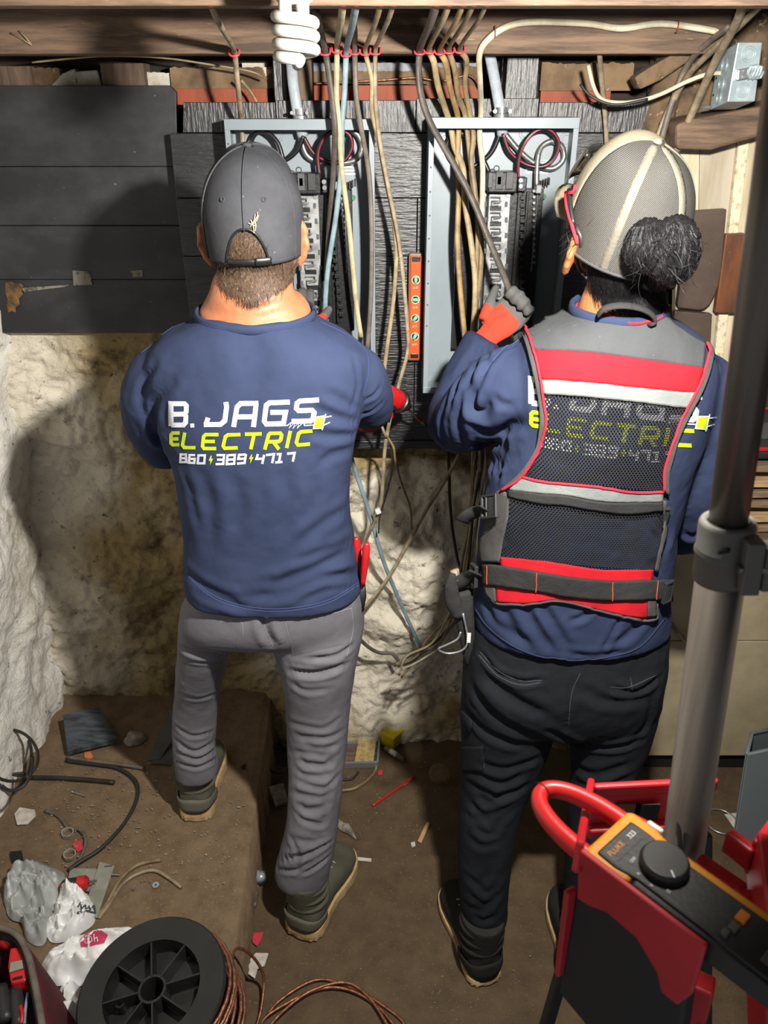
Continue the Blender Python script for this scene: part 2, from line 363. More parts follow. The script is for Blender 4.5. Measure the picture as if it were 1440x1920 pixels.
def strip(name, x0, x1, y0, y1, Y, m, d=.05, jag=0, top=None):
    a, b = atY(x0, y1, Y), atY(x1, y0, Y); q = MB()
    if jag:
        n = max(6, int((x1-x0)/5)); jag *= .45; pts = [(a.x+(b.x-a.x)*i/n, Y, b.z+rnd.uniform(-jag, jag)) for i in range(n+1)]
        q.prism([(a.x, Y, a.z), (b.x, Y, a.z)]+pts[::-1], (0, d, 0))
    else: q.box(a.x, b.x, Y, Y+d, a.z, b.z)
    return q
sill = thing('sill_timber', 'flaking brown sill beam with a rust red lower face above the boards', 'sill', atY(700, 195, 2.17), kind='structure')
for x0, x1, y0, y1, m, Y, jg in [(0, 56, 124, 172, 'stud_wood', 2.16, 0), (56, 110, 126, 172, 'sill_brown', 2.17, .006), (322, 516, 126, 166, 'sill_brown', 2.165, .005), (585, 800, 133, 160, 'sill_brown', 2.165, .003),
        (800, 905, 125, 160, 'sill_brown', 2.16, .005), (1012, 1190, 118, 170, 'sill_brown', 2.15, .006), (330, 502, 164, 205, 'sill_red', 2.17, 0), (585, 905, 158, 200, 'sill_red', 2.165, .001), (905, 1012, 140, 200, 'dark_wood', 2.18, 0),
        (1012, 1147, 157, 200, 'sill_red', 2.16, .001), (270, 323, 136, 170, 'plaster_white', 2.175, .004)]:
    obj('sill_piece', strip('s', x0, x1, y0, y1, Y, m, jag=jg), m, sill)
obj('flashing', strip('f', 585, 905, 118, 135, 2.172, 0, jag=.002), 'grey_strip', sill)
obj('flashing', strip('f', 455, 500, 118, 138, 2.18, 0), 'plaster_white', sill)
for poly in ([(96, 160), (116, 138), (140, 128), (150, 165), (96, 165)], [(140, 134), (182, 131), (192, 165), (146, 165), (139, 150)]):
    q = MB(); q.prism([atY(a, b, 2.168) for a, b in poly], (0, .03, 0)); obj('plaster_lump', q, 'plaster_white', sill, bevel=.003)
for x0, x1, y0, y1, m, Y in [(194, 268, 118, 172, 'stud_wood', 2.15), (560, 584, 108, 200, 'stud_wood', 2.12), (946, 1012, 106, 190, 'black_gloss_vert', 2.115), (515, 523, 112, 190, 'black_gloss_vert', 2.10), (526, 535, 112, 190, 'black_gloss_vert', 2.10), (938, 944, 106, 190, 'black_gloss_vert', 2.11)]:
    p = strip('st', x0, x1, y0, y1, Y, 0, d=.06)
    tag(obj('wall_stud', p, m, bevel=.002), 'upright %s stud %s' % ('black painted' if 'black' in m else 'brown', {194: 'above the matte black planks', 560: 'just right of the spiral bulb cable', 946: 'beside the right grey service cable', 515: 'leftmost thin strip behind the spiral bulb', 526: 'second thin strip behind the spiral bulb', 938: 'thin strip left of the broad black stud'}[x0]), 'stud', kind='structure')
# ================================================================== right hand side
q = MB(); a = atY(1200, 560, 2.06)
pp = []
for k in range(15):
    zz = 2.1-k*.055; pp.append((.655+.012*math.sin(k*1.7), 2.10, zz))
q.tube(pp, [.04, .037, .043, .039, .042]*2, n=10, smooth=2)
struct('post_corner', q, 'cobwebby_post', 'cobwebbed rough post right of the black boards', 'post', smooth=True)
# timber that runs towards the viewer at right
def rb(pts, Y0, vec): 
    q = MB(); q.prism([atY(a, b, Y0) for a, b in pts], vec); return q
q = rb([(1268, 232), (1300, 222), (1440, 196), (1520, 180), (1520, 238), (1440, 252), (1335, 282), (1268, 280)], 1.93, (0, .14, 0))
struct('timber_low', q, 'old_wood', 'split log timber under the metal junction box', 'beam', bevel=.008)
q = rb([(1255, 30), (1560, -40), (1560, 215), (1440, 215), (1262, 250), (1240, 180)], 2.08, (0, .12, 0))
struct('timber_upper', q, 'cobwebby_post', 'wide dirty timber behind the metal junction box', 'beam', bevel=.006)
q = rb([(1190, 145), (1215, 128), (1330, 62), (1345, 78), (1240, 150), (1200, 168)], 2.0, (0, .05, 0))
struct('timber_brace', q, 'cobwebby_post', 'slanting dusty brace right of the far joist end', 'beam', bevel=.004)
wr = thing('wall_right', 'cream painted board wall behind the right worker', 'wall', (1.0, 2.05, 0), kind='structure')
YR = 2.03
seam = [1264, 1308, 1380, 1400, 1560]
ms = ['cream_board', 'taupe_board', 'cream_moulding', 'cream_board']
for k in range(4):
    q = MB(); a = [atY(seam[k], 262, YR), atY(seam[k+1], 262, YR)]; dx = [0, 4, 44, 46, 60]
    b = [atY(seam[k]-dx[k]*1.6, 900, YR), atY(seam[k+1]-dx[k+1]*1.6, 900, YR)]
    t = .012 if k == 2 else 0
    q.prism([a[0]+Vector((0, -t, .04)), a[1]+Vector((-.001, -t, .04)), b[1]+Vector((-.001, -t, 0)), b[0]+Vector((0, -t, 0))], (0, .03, 0)); obj('board', q, ms[k], wr, bevel=.002)
q = MB(); a, b = atY(1150, 900, YR), atY(1560, 1425, YR); q.box(.6, 1.3, YR+.06, YR+.09, 0, 1.3); obj('lower_boarding', q, 'dark_wood', wr)
def cut(name, pts, m, label, Y=2.0, cat='board offcut'):
    q = MB(); q.prism([atY(a, b, Y) for a, b in pts], (0, .022, 0)); return tag(obj(name, q, m, bevel=.003), label, cat)
arc = [(1362-0.105*i*i*.9, 505+i*6.2) for i in range(1, 11)]
cut('board_offcut', [(1300, 396), (1363, 392), (1358, 450), (1353, 505), (1347, 535), (1340, 555), (1331, 571), (1322, 579), (1310, 582), (1272, 577), (1271, 570), (1280, 500)], 'brown_cut', 'dark brown board with a rounded lower corner on the cream wall')
cut('board_offcut', [(1361, 440), (1400, 438), (1400, 588), (1341, 587), (1345, 560)], 'rust_cut', 'rusty brown board beside the light pole on the cream wall', 1.995)
cut('board_offcut', [(1266, 583), (1336, 589), (1332, 660), (1255, 660)], 'brown_cut', 'square dark brown board below the rounded one')
# cabinet, shelf
mat('cabinet_cream', '#b9ac8e', .55, col2='#93866a', nscale=4, nlo=.4, nhi=.7, bump=.1)
cb = thing('floor_cabinet', 'cream cabinet standing on the floor under the lumber shelf', 'cabinet', (1.02, 2.0, 0))
X0, X1 = .80, 1.35; zt = atY(1420, 985, 1.98).z; zm = atY(1420, 1200, 1.97).z
q = MB(); q.box(X0, X1, 1.985, 2.05, .06, zt); obj('body', q, 'cabinet_cream', cb, bevel=.003)
q = MB(); q.box(X0+.01, X1, 1.965, 1.985, zm+.002, zt-.01); obj('drawer_front', q, 'cabinet_cream', cb, bevel=.002)
q = MB(); q.box(X0+.01, X1, 1.965, 1.985, .075, zm-.002); obj('door', q, 'cabinet_cream', cb, bevel=.002)
q = MB(); q.box(X0+.01, X1, 1.99, 2.03, 0, .06); obj('toe_kick', q, mat('toe_black', '#15120f', .8), cb)
sh = MB(); p0 = atY(1380, 985, 1.95); sh.box(.80, 1.35, 1.80, 2.02, p0.z-.005, p0.z+.022)
tag(obj('lumber_shelf', sh, 'old_wood', bevel=.002), 'wooden shelf board at the right edge holding thin lumber', 'shelf', kind=None)
mat('lath', '#8f7a5d', .7, col2='#5c4a37', nscale=6, stretch=(1, 10, 10), bump=.3)
mat('lath_pale', '#c0a376', .7, col2='#8d7350', nscale=6, stretch=(1, 10, 10), bump=.3)
zs = p0.z+.022; word = ['lowest', 'second', 'third', 'fourth', 'fifth', 'top']
for k in range(6):
    z0 = zs+k*.034; q = MB(); tl = .012*((k*7 % 3)-1)
    q.prism([(.82+.01*(k % 3), 1.86, z0+.002+max(0, tl)), (1.34, 1.86, z0+.002+max(0, -tl)), (1.34, 1.86, z0+.020+max(0, -tl)), (.82+.01*(k % 3), 1.86, z0+.020+max(0, tl))], (0, .1, 0))
    tag(obj('lath_strip', q, 'lath_pale' if k in (1, 4) else 'lath', bevel=.001), '%s of the thin wood strips stacked on the right shelf' % word[k], 'wood strip', 'thin lumber on the right shelf')

wsr = thing('wall_far_right', 'dark board wall closing the basement beyond the cabinet', 'wall', (1.5, 1.0, 0), kind='structure')
for k in range(11):
    q = MB(); y0 = -.1+k*.225; q.box(1.5+.003*(k % 2), 1.53, y0+.002, y0+.222, 0, 2.30); obj('board', q, 'dark_wood', wsr)
# ================================================================== tools for bodies and cloth
def hsec(y, xl, xr, Y, hd):
    c = atY((xl+xr)/2, y, Y); return (c, px2m(c, (xr-xl)/2), hd)
def loft(mb, secs, n=44, p=2.4, grow=0.0, scale=1.0):
    """horizontal super-ellipse rings joined into a closed tube"""
    V = []; k = len(secs)
    for c, a, b in secs:
        a, b = a*scale+grow, b*scale+grow
        for j in range(n):
            q = 2*math.pi*j/n; cs, sn = math.cos(q), math.sin(q)
            V.append((c[0]+a*math.copysign(abs(cs)**(2/p), cs), c[1]+b*math.copysign(abs(sn)**(2/p), sn), c[2]))
    Fc = [(i*n+j, i*n+(j+1) % n, (i+1)*n+(j+1) % n, (i+1)*n+j) for i in range(k-1) for j in range(n)]
    Fc.append(tuple(range(n-1, -1, -1))); Fc.append(tuple((k-1)*n+j for j in range(n)))
    return mb.add(V, Fc)
def dense(secs, per=5):
    out = []; k = len(secs); ks = list(range(k))
    A = [np.array([*s[0], s[1], s[2]]) for s in secs]
    for i in range(k-1):
        p0 = A[i-1] if i else A[0]; p3 = A[i+2] if i+2 < k else A[i+1]
        for t in np.linspace(0, 1, per, endpoint=False):
            q = .5*((2*A[i])+(A[i+1]-p0)*t+(2*p0-5*A[i]+4*A[i+1]-p3)*t*t+(3*A[i]-p0-3*A[i+1]+p3)*t**3); out.append((q[:3], q[3], q[4]))
    out.append((A[-1][:3], A[-1][3], A[-1][4])); return out
def remesh(mb, vox):
    me = bpy.data.meshes.new('tmp'); me.from_pydata([tuple(v) for v in mb.v], [], mb.f)
    bm = bmesh.new(); bm.from_mesh(me); bmesh.ops.recalc_face_normals(bm, faces=bm.faces); bm.to_mesh(me); bm.free()
    o = bpy.data.objects.new('tmp', me); COL.objects.link(o)
    r = o.modifiers.new('r', 'REMESH'); r.mode = 'VOXEL'; r.voxel_size = vox
    dg = bpy.context.evaluated_depsgraph_get(); ev = o.evaluated_get(dg); m2 = bpy.data.meshes.new_from_object(ev)
    V = np.empty(len(m2.vertices)*3); m2.vertices.foreach_get('co', V); V = V.reshape(-1, 3)
    L = np.empty(len(m2.loops), dtype=int); m2.loops.foreach_get('vertex_index', L)
    ls = np.empty(len(m2.polygons), dtype=int); m2.polygons.foreach_get('loop_start', ls); lt = np.empty(len(m2.polygons), dtype=int); m2.polygons.foreach_get('loop_total', lt)
    if (lt == 4).all(): Fq = L.reshape(-1, 4)
    else: Fq = np.array([list(L[a:a+b])+([L[a]] if b == 3 else []) for a, b in zip(ls, lt)])
    bpy.data.objects.remove(o); bpy.data.meshes.remove(me); bpy.data.meshes.remove(m2)
    return V, Fq
def relax(V, Fq, it=4, lam=.5):
    e = np.concatenate([Fq[:, [0, 1]], Fq[:, [1, 2]], Fq[:, [2, 3]], Fq[:, [3, 0]]]); e = np.concatenate([e, e[:, ::-1]])
    cnt = np.bincount(e[:, 0], minlength=len(V)).astype(float); cnt[cnt == 0] = 1
    for k in range(it):
        S = np.stack([np.bincount(e[:, 0], weights=V[e[:, 1], c], minlength=len(V)) for c in range(3)], 1)/cnt[:, None]
        V = V+lam*(S-V)
    return V
def normals(V, Fq):
    n = np.cross(V[Fq[:, 2]]-V[Fq[:, 0]], V[Fq[:, 3]]-V[Fq[:, 1]]); N = np.zeros_like(V)
    for k in range(4): np.add.at(N, Fq[:, k], n)
    l = np.linalg.norm(N, axis=1); l[l == 0] = 1; return N/l[:, None]
def bvh_of(V, Fq): return BVHTree.FromPolygons([tuple(v) for v in V], [tuple(int(i) for i in f) for f in Fq])
CAMV = Vector((0, 0, HC))
def hit(bvh, px, py, off=0.0):
    """the place on a surface that the photograph shows at a pixel, lifted off it by off"""
    d = ray(px, py).normalized(); h = bvh.ray_cast(CAMV, d)
    if h[0] is None:
        best = None
        t0 = getattr(hit, 't', 1.5); h = bvh.find_nearest(CAMV+d*t0)
    else: hit.t = (h[0]-CAMV).length
    n = h[1]
    if n.dot(d) > 0: n = -n
    return h[0]+n*off, n
def resample(pts, step):
    out = []
    for (a, b), (c, d) in zip(pts[:-1], pts[1:]):
        n = max(1, int(math.hypot(c-a, d-b)/step))
        out += [(a+(c-a)*i/n, b+(d-b)*i/n) for i in range(n)]
    out.append(pts[-1]); return out
def cat2(pts, per=6):
    return [(p.x, p.y) for p in catmull([(a, b, 0) for a, b in pts], per)] if len(pts) > 2 else list(pts)
def crease(V, Fq, folds):
    """press folds into cloth: each fold is a line on the surface, with width and depth in metres"""
    bvh = bvh_of(V, Fq); N = normals(V, Fq); D = np.zeros(len(V))
    for pts, w, dp in folds:
        L = [hit(bvh, a, b) for a, b in resample(cat2(pts), 5)]
        Q = np.array([p[0] for p in L]); Nq = np.array([p[1] for p in L])
        m = ((V > Q.min(0)-4*w) & (V < Q.max(0)+4*w)).all(1); idx = np.nonzero(m)[0]
        if not len(idx): continue
        d = np.linalg.norm(V[idx][:, None, :]-Q[None], axis=2); j = d.argmin(1); dm = d[np.arange(len(idx)), j]
        t = j/max(1, len(Q)-1); fade = np.clip(np.minimum(t, 1-t)*5+.25, 0, 1)
        same = np.clip((N[idx]*Nq[j]).sum(1)*2, 0, 1)
        # a valley with a soft roll above it
        D[idx] += same*fade*dp*(-np.exp(-(dm/w)**2)+.55*np.exp(-((dm-2.0*w)/(1.0*w))**2))
    return V+N*D[:, None]
def surf_tube(bvh, pts, r, off=.0, n=6, step=4, smooth=True):
    P = cat2(pts) if smooth else pts
    q = MB(); q.tube([hit(bvh, a, b, off)[0] for a, b in resample(P, step)], r, n=n); return q
def surf_patch(bvh, left, right, nu, nv, off, curve=0.0, relax_it=2):
    """sheet between two edge lines, laid on a surface and lifted off it"""
    L = [Vector((a, b, 0)) for a, b in left]; R = [Vector((a, b, 0)) for a, b in right]
    def samp(P, n):
        P = catmull(P, 8) if len(P) > 2 else P; s = [0]
        for a, b in zip(P[:-1], P[1:]): s.append(s[-1]+(b-a).length)
        s = np.array(s)/s[-1]; X = np.array([[p.x, p.y] for p in P])
        return np.stack([np.interp(np.linspace(0, 1, n), s, X[:, c]) for c in range(2)], 1)
    A, B = samp(L, nv), samp(R, nv); G = []
    for i in range(nv):
        row = []
        for j in range(nu):
            u = j/(nu-1); p = A[i]*(1-u)+B[i]*u; row.append(np.array(hit(bvh, p[0], p[1]+curve*4*u*(1-u), off)[0]))
        G.append(row)
    G = np.array(G)
    for k in range(relax_it):
        H = G.copy(); H[1:-1, 1:-1] = (G[:-2, 1:-1]+G[2:, 1:-1]+G[1:-1, :-2]+G[1:-1, 2:])/4; G = G*.4+H*.6
    q = MB(); q.grid(G.tolist()); return q
def strokes(bvh, lines, w, off=.0014, step=3.0, across=4, T=lambda a, b: (a, b)):
    """printed lettering: mitred pen strokes laid on cloth"""
    q = MB()
    for ln in lines:
        P = [Vector((a, b)) for a, b in ln]; k = len(P); closed = (P[0]-P[-1]).length < .01; Lf = []; Rt = []
        for i in range(k):
            if closed: a, b = P[i-1 if i else k-2], P[i+1 if i < k-1 else 1]
            else: a, b = P[max(i-1, 0)], P[min(i+1, k-1)]
            d0 = (P[i]-a); d1 = (b-P[i])
            if d0.length < 1e-6: d0 = d1
            if d1.length < 1e-6: d1 = d0
            d0.normalize(); d1.normalize(); n0 = Vector((-d0.y, d0.x)); n1 = Vector((-d1.y, d1.x)); mth = (n0+n1)
            if mth.length < .3: mth = n0*1.0
            mth.normalize(); s = min(1/max(.35, mth.dot(n0)), 1.8)*w/2
            Lf.append(P[i]+mth*s); Rt.append(P[i]-mth*s)
        for i in range(k-1):
            m = max(1, int((P[i+1]-P[i]).length/step)); G = []
            for t in range(m+1):
                a = Lf[i].lerp(Lf[i+1], t/m); b = Rt[i].lerp(Rt[i+1], t/m)
                G.append([hit(bvh, *T(*a.lerp(b, c/across)), off)[0] for c in range(across+1)])
            q.grid(G)
    return q
def fillpoly(bvh, poly, off=.0013, T=lambda a, b: (a, b)):
    """convex-ish printed patch: fan of rings shrunk to the centre"""
    P = resample(list(poly)+[poly[0]], 2.5)[:-1]; c = (sum(p[0] for p in P)/len(P), sum(p[1] for p in P)/len(P)); V = []; n = len(P); q = MB()
    for s in (1, .66, .33, .02):
        V += [hit(bvh, *T(c[0]+(a-c[0])*s, c[1]+(b-c[1])*s), off)[0] for a, b in P]
    return q.add(V, [(i*n+j, i*n+(j+1) % n, (i+1)*n+(j+1) % n, (i+1)*n+j) for i in range(3) for j in range(n)])
# ---- cloth, leather, skin
def cloth(name, col, col2, weave=900, bump=.25, rough=.85, nscale=9, speck=None):
    m = mat(name, col, rough, col2=col2, nscale=nscale, nlo=.35, nhi=.7, spec=.2, sheen=.0, speck=speck, sscale=170, sthr=.72)
    n, l = nodes_of(m); b = n['Principled BSDF']; tc = n.new('ShaderNodeTexCoord')
    w = n.new('ShaderNodeTexNoise'); w.inputs['Scale'].default_value = weave; w.inputs['Detail'].default_value = 2
    w2 = n.new('ShaderNodeTexNoise'); w2.inputs['Scale'].default_value = 34; w2.inputs['Detail'].default_value = 5
    mm = n.new('ShaderNodeMath'); mm.operation = 'MULTIPLY_ADD'; mm.inputs[1].default_value = .25
    l.new(tc.outputs['Object'], w.inputs['Vector']); l.new(tc.outputs['Object'], w2.inputs['Vector']); l.new(w.outputs['Fac'], mm.inputs[0]); l.new(w2.outputs['Fac'], mm.inputs[2])
    u = n.new('ShaderNodeBump'); u.inputs['Strength'].default_value = bump; u.inputs['Distance'].default_value = .005
    l.new(mm.outputs[0], u.inputs['Height']); l.new(u.outputs[0], b.inputs['Normal']); return m
cloth('tee_navy', '#303954', '#2a334b')
cloth('sweat_navy', '#2a334d', '#252d44', bump=.3)
cloth('pants_grey', '#706e74', '#605e64', bump=.3)
cloth('pants_black', '#1c1f24', '#15171b', bump=.4)
cloth('cap_charcoal', '#333438', '#45464a', weave=700, bump=.3, speck='#77777a')
cloth('cap_cream', '#7b7362', '#6a614e', weave=500, bump=.4)
cloth('webbing', '#303030', '#262626', weave=500, bump=.7)
cloth('vest_grey', '#434547', '#3a3c3e', weave=700, bump=.4, speck='#808387')
cloth('vest_red', '#b81a26', '#a3151f', weave=600, bump=.3)
cloth('piping_red', '#d42a38', '#b81f2d', weave=600, bump=.4)
cloth('reflective', '#7b7f7d', '#696d6b', weave=300, bump=.35, rough=.4)
cloth('vest_edge', '#4c4b49', '#3f3e3d', weave=600, bump=.4)
cloth('glove_red', '#d8412f', '#c23525', weave=800, bump=.3)
cloth('glove_grey', '#5d5d5b', '#4a4a49', weave=200, bump=.5)
cloth('boot_olive', '#5a584c', '#4a493e', weave=600, bump=.35)
cloth('boot_dark', '#2f2f2c', '#242422', weave=600, bump=.4)
cloth('boot_panel', '#68675a', '#5c5b4f', weave=900, bump=.1)
mat('sole_tan', '#c4a97c', .6, col2='#a98d62', nscale=20, bump=.3)
mat('print_white', '#c8ccd2', .6, col2='#b8bec8', nscale=60)
mat('print_lime', '#b4c812', .55, col2='#a6bb0c', nscale=60)
mat('stitch_blue', '#475688', .8); mat('stitch_grey', '#8c8a90', .8); mat('stitch_dark', '#3c4048', .8); mat('stitch_orange', '#c2502c', .8)
mat('seam_dark', '#26345e', .9); mat('plastic_black', '#1b1b1c', .4); mat('plastic_dark', '#2a2a2b', .45, bump=.1)
def skin_mat(name, c1, c2):
    m = mat(name, c1, .5, col2=c2, nscale=14, nlo=.4, nhi=.7, bump=.15, bscale=160, spec=.4)
    b = m.node_tree.nodes['Principled BSDF']; b.inputs['Subsurface Weight'].default_value = .12; b.inputs['Subsurface Radius'].default_value = (.012, .005, .003); return m
skin_mat('skin_pale', '#ab6e4d', '#9c5e40'); skin_mat('skin_tan', '#a56c44', '#935c38')
def mesh_vest():
    """black net: a hexagonal lattice of holes cut by transparency"""
    m = bpy.data.materials.new('vest_mesh'); m.use_nodes = True; n, l = nodes_of(m); b = n['Principled BSDF']
    b.inputs['Base Color'].default_value = lin('#161618'); b.inputs['Roughness'].default_value = .7
    tc = n.new('ShaderNodeTexCoord'); sx = n.new('ShaderNodeSeparateXYZ'); l.new(tc.outputs['UV'], sx.inputs[0])
    def M(op, a, c=None):
        q = n.new('ShaderNodeMath'); q.operation = op
        for i, v in enumerate((a, c)):
            if v is None: continue
            if isinstance(v, (int, float)): q.inputs[i].default_value = v
            else: l.new(v, q.inputs[i])
        return q.outputs[0]
    U, Vv = sx.outputs[0], sx.outputs[1]; s = 1/.0058
    def cell(du, dv):
        a = M('SUBTRACT', M('FRACT', M('ADD', M('MULTIPLY', U, s), du)), .5); c = M('MULTIPLY', M('SUBTRACT', M('FRACT', M('ADD', M('MULTIPLY', Vv, s/1.5), dv)), .5), 1.5)
        return M('ADD', M('MULTIPLY', a, a), M('MULTIPLY', c, c))
    d = M('MINIMUM', cell(0, 0), cell(.5, .5)); hole = M('LESS_THAN', d, 0.31*0.31)
    t = n.new('ShaderNodeBsdfTransparent'); x = n.new('ShaderNodeMixShader'); l.new(hole, x.inputs[0]); l.new(b.outputs[0], x.inputs[1]); l.new(t.outputs[0], x.inputs[2])
    l.new(x.outputs[0], n['Material Output'].inputs['Surface']); MATS['vest_mesh'] = m
mesh_vest()
def planar_uv(o, flat=True):
    """lay the sheet's UVs out in metres along the cloth"""
    me = o.data; uv = me.uv_layers.new(name='uv'); co = np.empty(len(me.vertices)*3); me.vertices.foreach_get('co', co); co = co.reshape(-1, 3)
    li = np.empty(len(me.loops), dtype=int); me.loops.foreach_get('vertex_index', li)
    a = np.stack([co[:, 0], co[:, 2]*1.02], 1)[li]; uv.data.foreach_set('uv', a.ravel())
# ---- gloves and boots
def hand_mb(w, d, nrm, side, curl, L=.19, thumb_in=.5):
    """palm, four unequal bent fingers and a thumb; w wrist, d pointing direction, nrm back-of-hand normal, side +1 thumb towards d x nrm"""
    w, d, nrm = Vector(w), Vector(d).normalized(), Vector(nrm).normalized(); nrm = (nrm-d*nrm.dot(d)).normalized(); s = d.cross(nrm)*side; k = L/.19
    q = MB(); tips = []
    q.tube([w-d*.035*k, w, w+d*.03*k, w+d*.06*k, w+d*.092*k, w+d*.102*k], [.028*k, .029*k, .038*k, .044*k, .043*k, .03*k], n=18, flat=(.45, 1.0), up=nrm, smooth=3)
    for i, (o, ln, r) in enumerate([(.031, .072, .0098), (.0105, .08, .0102), (-.0105, .074, .0098), (-.031, .058, .0088)]):
        a = w+d*.092*k+s*o*k; dirn = d.copy(); P = [a-d*.02*k, a]; cur = a
        for j, f in enumerate((.42, .32, .26)):
            ang = curl*(.55+.35*j); ax = s*side*-1
            dirn = (Matrix.Rotation(-ang*side, 3, s*side) @ dirn) if True else dirn
            cur = cur+dirn*ln*f*k; P.append(cur.copy())
        q.tube(P, [r*k*1.1, r*k*1.1, r*k, r*k*.95, r*k*.8], n=10, smooth=3); tips.append(cur)
    a = w+d*.03*k+s*.034*k; td = (d*.62+s*.75-nrm*.28*thumb_in).normalized(); P = [a-d*.015*k, a+td*.022*k]; t2 = (td*.75+d*.45-nrm*.5*thumb_in-s*.25*thumb_in).normalized()
    P += [P[-1]+t2*.034*k, P[-1]+t2*.06*k]; q.tube(P, [.017*k, .0135*k, .0115*k, .009*k], n=10, smooth=3)
    return q
def glove(parent, w, d, nrm, side, curl, L=.19, grey_from=.085, cuff=True):
    q = hand_mb(w, d, nrm, side, curl, L); V, Fq = remesh(q, .0038); V = relax(V, Fq, 2)
    o = obj('work_glove', (V, Fq), ['glove_red', 'glove_grey'], parent, smooth=True, fixn=False)
    c = V[Fq].mean(1)-np.array(w); dd = Vector(d).normalized(); al = c@np.array(dd); nn = Vector(nrm).normalized(); pl = c@np.array(nn)
    idx = ((al > grey_from*L/.19) | (pl < -.004)).astype(int); o.data.polygons.foreach_set('material_index', idx.tolist())
    if cuff:
        t = MB(); w, d = Vector(w), dd; t.tube([w-d*.055, w-d*.02], [.036, .033], n=20, flat=(.85, 1), up=nrm); obj('cuff', t, 'glove_red', o, smooth=True)
        t = MB(); t.torus(w-d*.05, d, .034, .0025); obj('cuff_band', t, 'print_white', o, smooth=True)
    return o
def boot(parent, heel, toe, z0, upper, panel, shaft_top, wide=.1, sole_h=.036, name='work_boot', lean=(0, 0), disc=False):
    heel, toe = Vector((heel[0], heel[1], z0)), Vector((toe[0], toe[1], z0)); d = (toe-heel); L = d.length; d.normalize(); s = Vector((d.y, -d.x, 0)); up = Vector((0, 0, 1)); w = wide/2
    prof = [(0, .40), (.022, .66), (.06, .84), (.15, .93), (.30, .86), (.45, .85), (.6, .96), (.75, 1.0), (.88, .86), (.96, .58), (1.0, .25)]
    out = [heel+d*L*t+s*w*k for t, k in prof]+[heel+d*L*t-s*w*k for t, k in prof[::-1]]
    t = thing if False else None
    root = bpy.data.objects.new(name, None); COL.objects.link(root); root.parent = parent; ROOT[root.name] = base_of(parent); root.empty_display_size = .03
    P = [Vector((p.x, p.y, 0)) for p in out]; P = [p for p in catmull(P+[P[0]], 4)][:-1]
    c = sum(P, Vector())/len(P); q = MB(); n = len(P); V = []
    for hz, sc in ((0, .96), (.006, 1.0), (sole_h*.6, 1.0), (sole_h, .985)):
        for i, p in enumerate(P):
            r = (p-c); k = sc-(.018 if (i % 4 < 2 and hz < sole_h*.5) else 0); V.append((c.x+r.x*k, c.y+r.y*k, z0+hz))
    q.add(V, [(i*n+j, i*n+(j+1) % n, (i+1)*n+(j+1) % n, (i+1)*n+j) for i in range(3) for j in range(n)]+[tuple(range(n-1, -1, -1)), tuple(3*n+j for j in range(n))])
    obj('sole', q, 'sole_tan', root)
    q = MB(); rings = []
    hts = [.075, .088, .098, .105, .105, .10, .092, .075, .062, .05, .036]
    for (tt, k), h in zip(prof, hts):
        cc = heel+d*L*(.02+.955*tt); a = w*k*.95; h = h*.95; rings.append([cc+s*a*math.copysign(abs(math.cos(q_))**.8, math.cos(q_))+up*(sole_h*.5+(h/2)*(1+math.copysign(abs(math.sin(q_))**.8, math.sin(q_)))) for q_ in [2*math.pi*j/20 for j in range(20)]])
    V = [v for g in rings for v in g]; k = len(rings)
    q.add(V, [(i*20+j, i*20+(j+1) % 20, (i+1)*20+(j+1) % 20, (i+1)*20+j) for i in range(k-1) for j in range(20)]+[tuple(range(19, -1, -1)), tuple((k-1)*20+j for j in range(20))])
    a0 = heel+d*.062+up*.04; a1 = heel+d*(.062+lean[0])+s*lean[1]+up*shaft_top
    q.tube([a0, a0.lerp(a1, .5), a1], [.050, .050, .055], n=20, flat=(1, 1.15), up=s)
    V, Fq = remesh(q, .005); V = relax(V, Fq, 3); bv = bvh_of(V, Fq); obj('upper', (V, Fq), upper, root, smooth=True, fixn=False)
    # padded rolls round the ankle, heel counter and laces
    for k in range(3):
        f = .45+.2*k; cc = a0.lerp(a1, f); q = MB(); q.torus(cc, (a1-a0).normalized(), .051, .0075, 28, 8); obj('ankle_roll', q, upper, root, smooth=True)
    q = MB(); V = []; m = 16
    for i, hh in enumerate((sole_h-.002, .052, .072, .088)):
        for j in range(m+1):
            an = math.pi*(j/m)*1.15-.12; dv = (s*math.cos(an)-d*math.sin(an)); g = heel+d*.055+up*hh
            hgt = hh-(.016*abs(math.cos(an))**2 if i == 3 else 0); g.z = z0+hgt; h_ = bv.find_nearest(g+dv*.06); V.append(h_[0]+dv*.0055)
    q.add(V, [(i*(m+1)+j, i*(m+1)+j+1, (i+1)*(m+1)+j+1, (i+1)*(m+1)+j) for i in range(3) for j in range(m)]); obj('heel_counter', q, panel, root, smooth=True, solid=.004)
    if disc:
        h_ = bv.find_nearest(heel+d*.045+s*.06+up*.056); q = MB(); q.torus(h_[0]+s*.004-d*.001, s, .010, .0008, 20, 6); obj('emblem_ring', q, 'stitch_grey', root)
        q = MB(); q.cyl(h_[0]+s*.0045-up*.004, h_[0]+s*.0045+up*.004, .0006, n=6); obj('emblem_bar', q, 'stitch_grey', root)
    q = MB()
    for k in range(4):
        g = heel+d*L*(.40+.07*k); h1 = bv.find_nearest(g+s*.02+up*.1)[0]; h2 = bv.find_nearest(g-s*.02+up*.1)[0]; q.tube([h1, (h1+h2)/2+up*.006, h2+d*.01], .0022, n=6, smooth=4)
    obj('laces', q, 'stitch_grey', root, smooth=True)
    return root
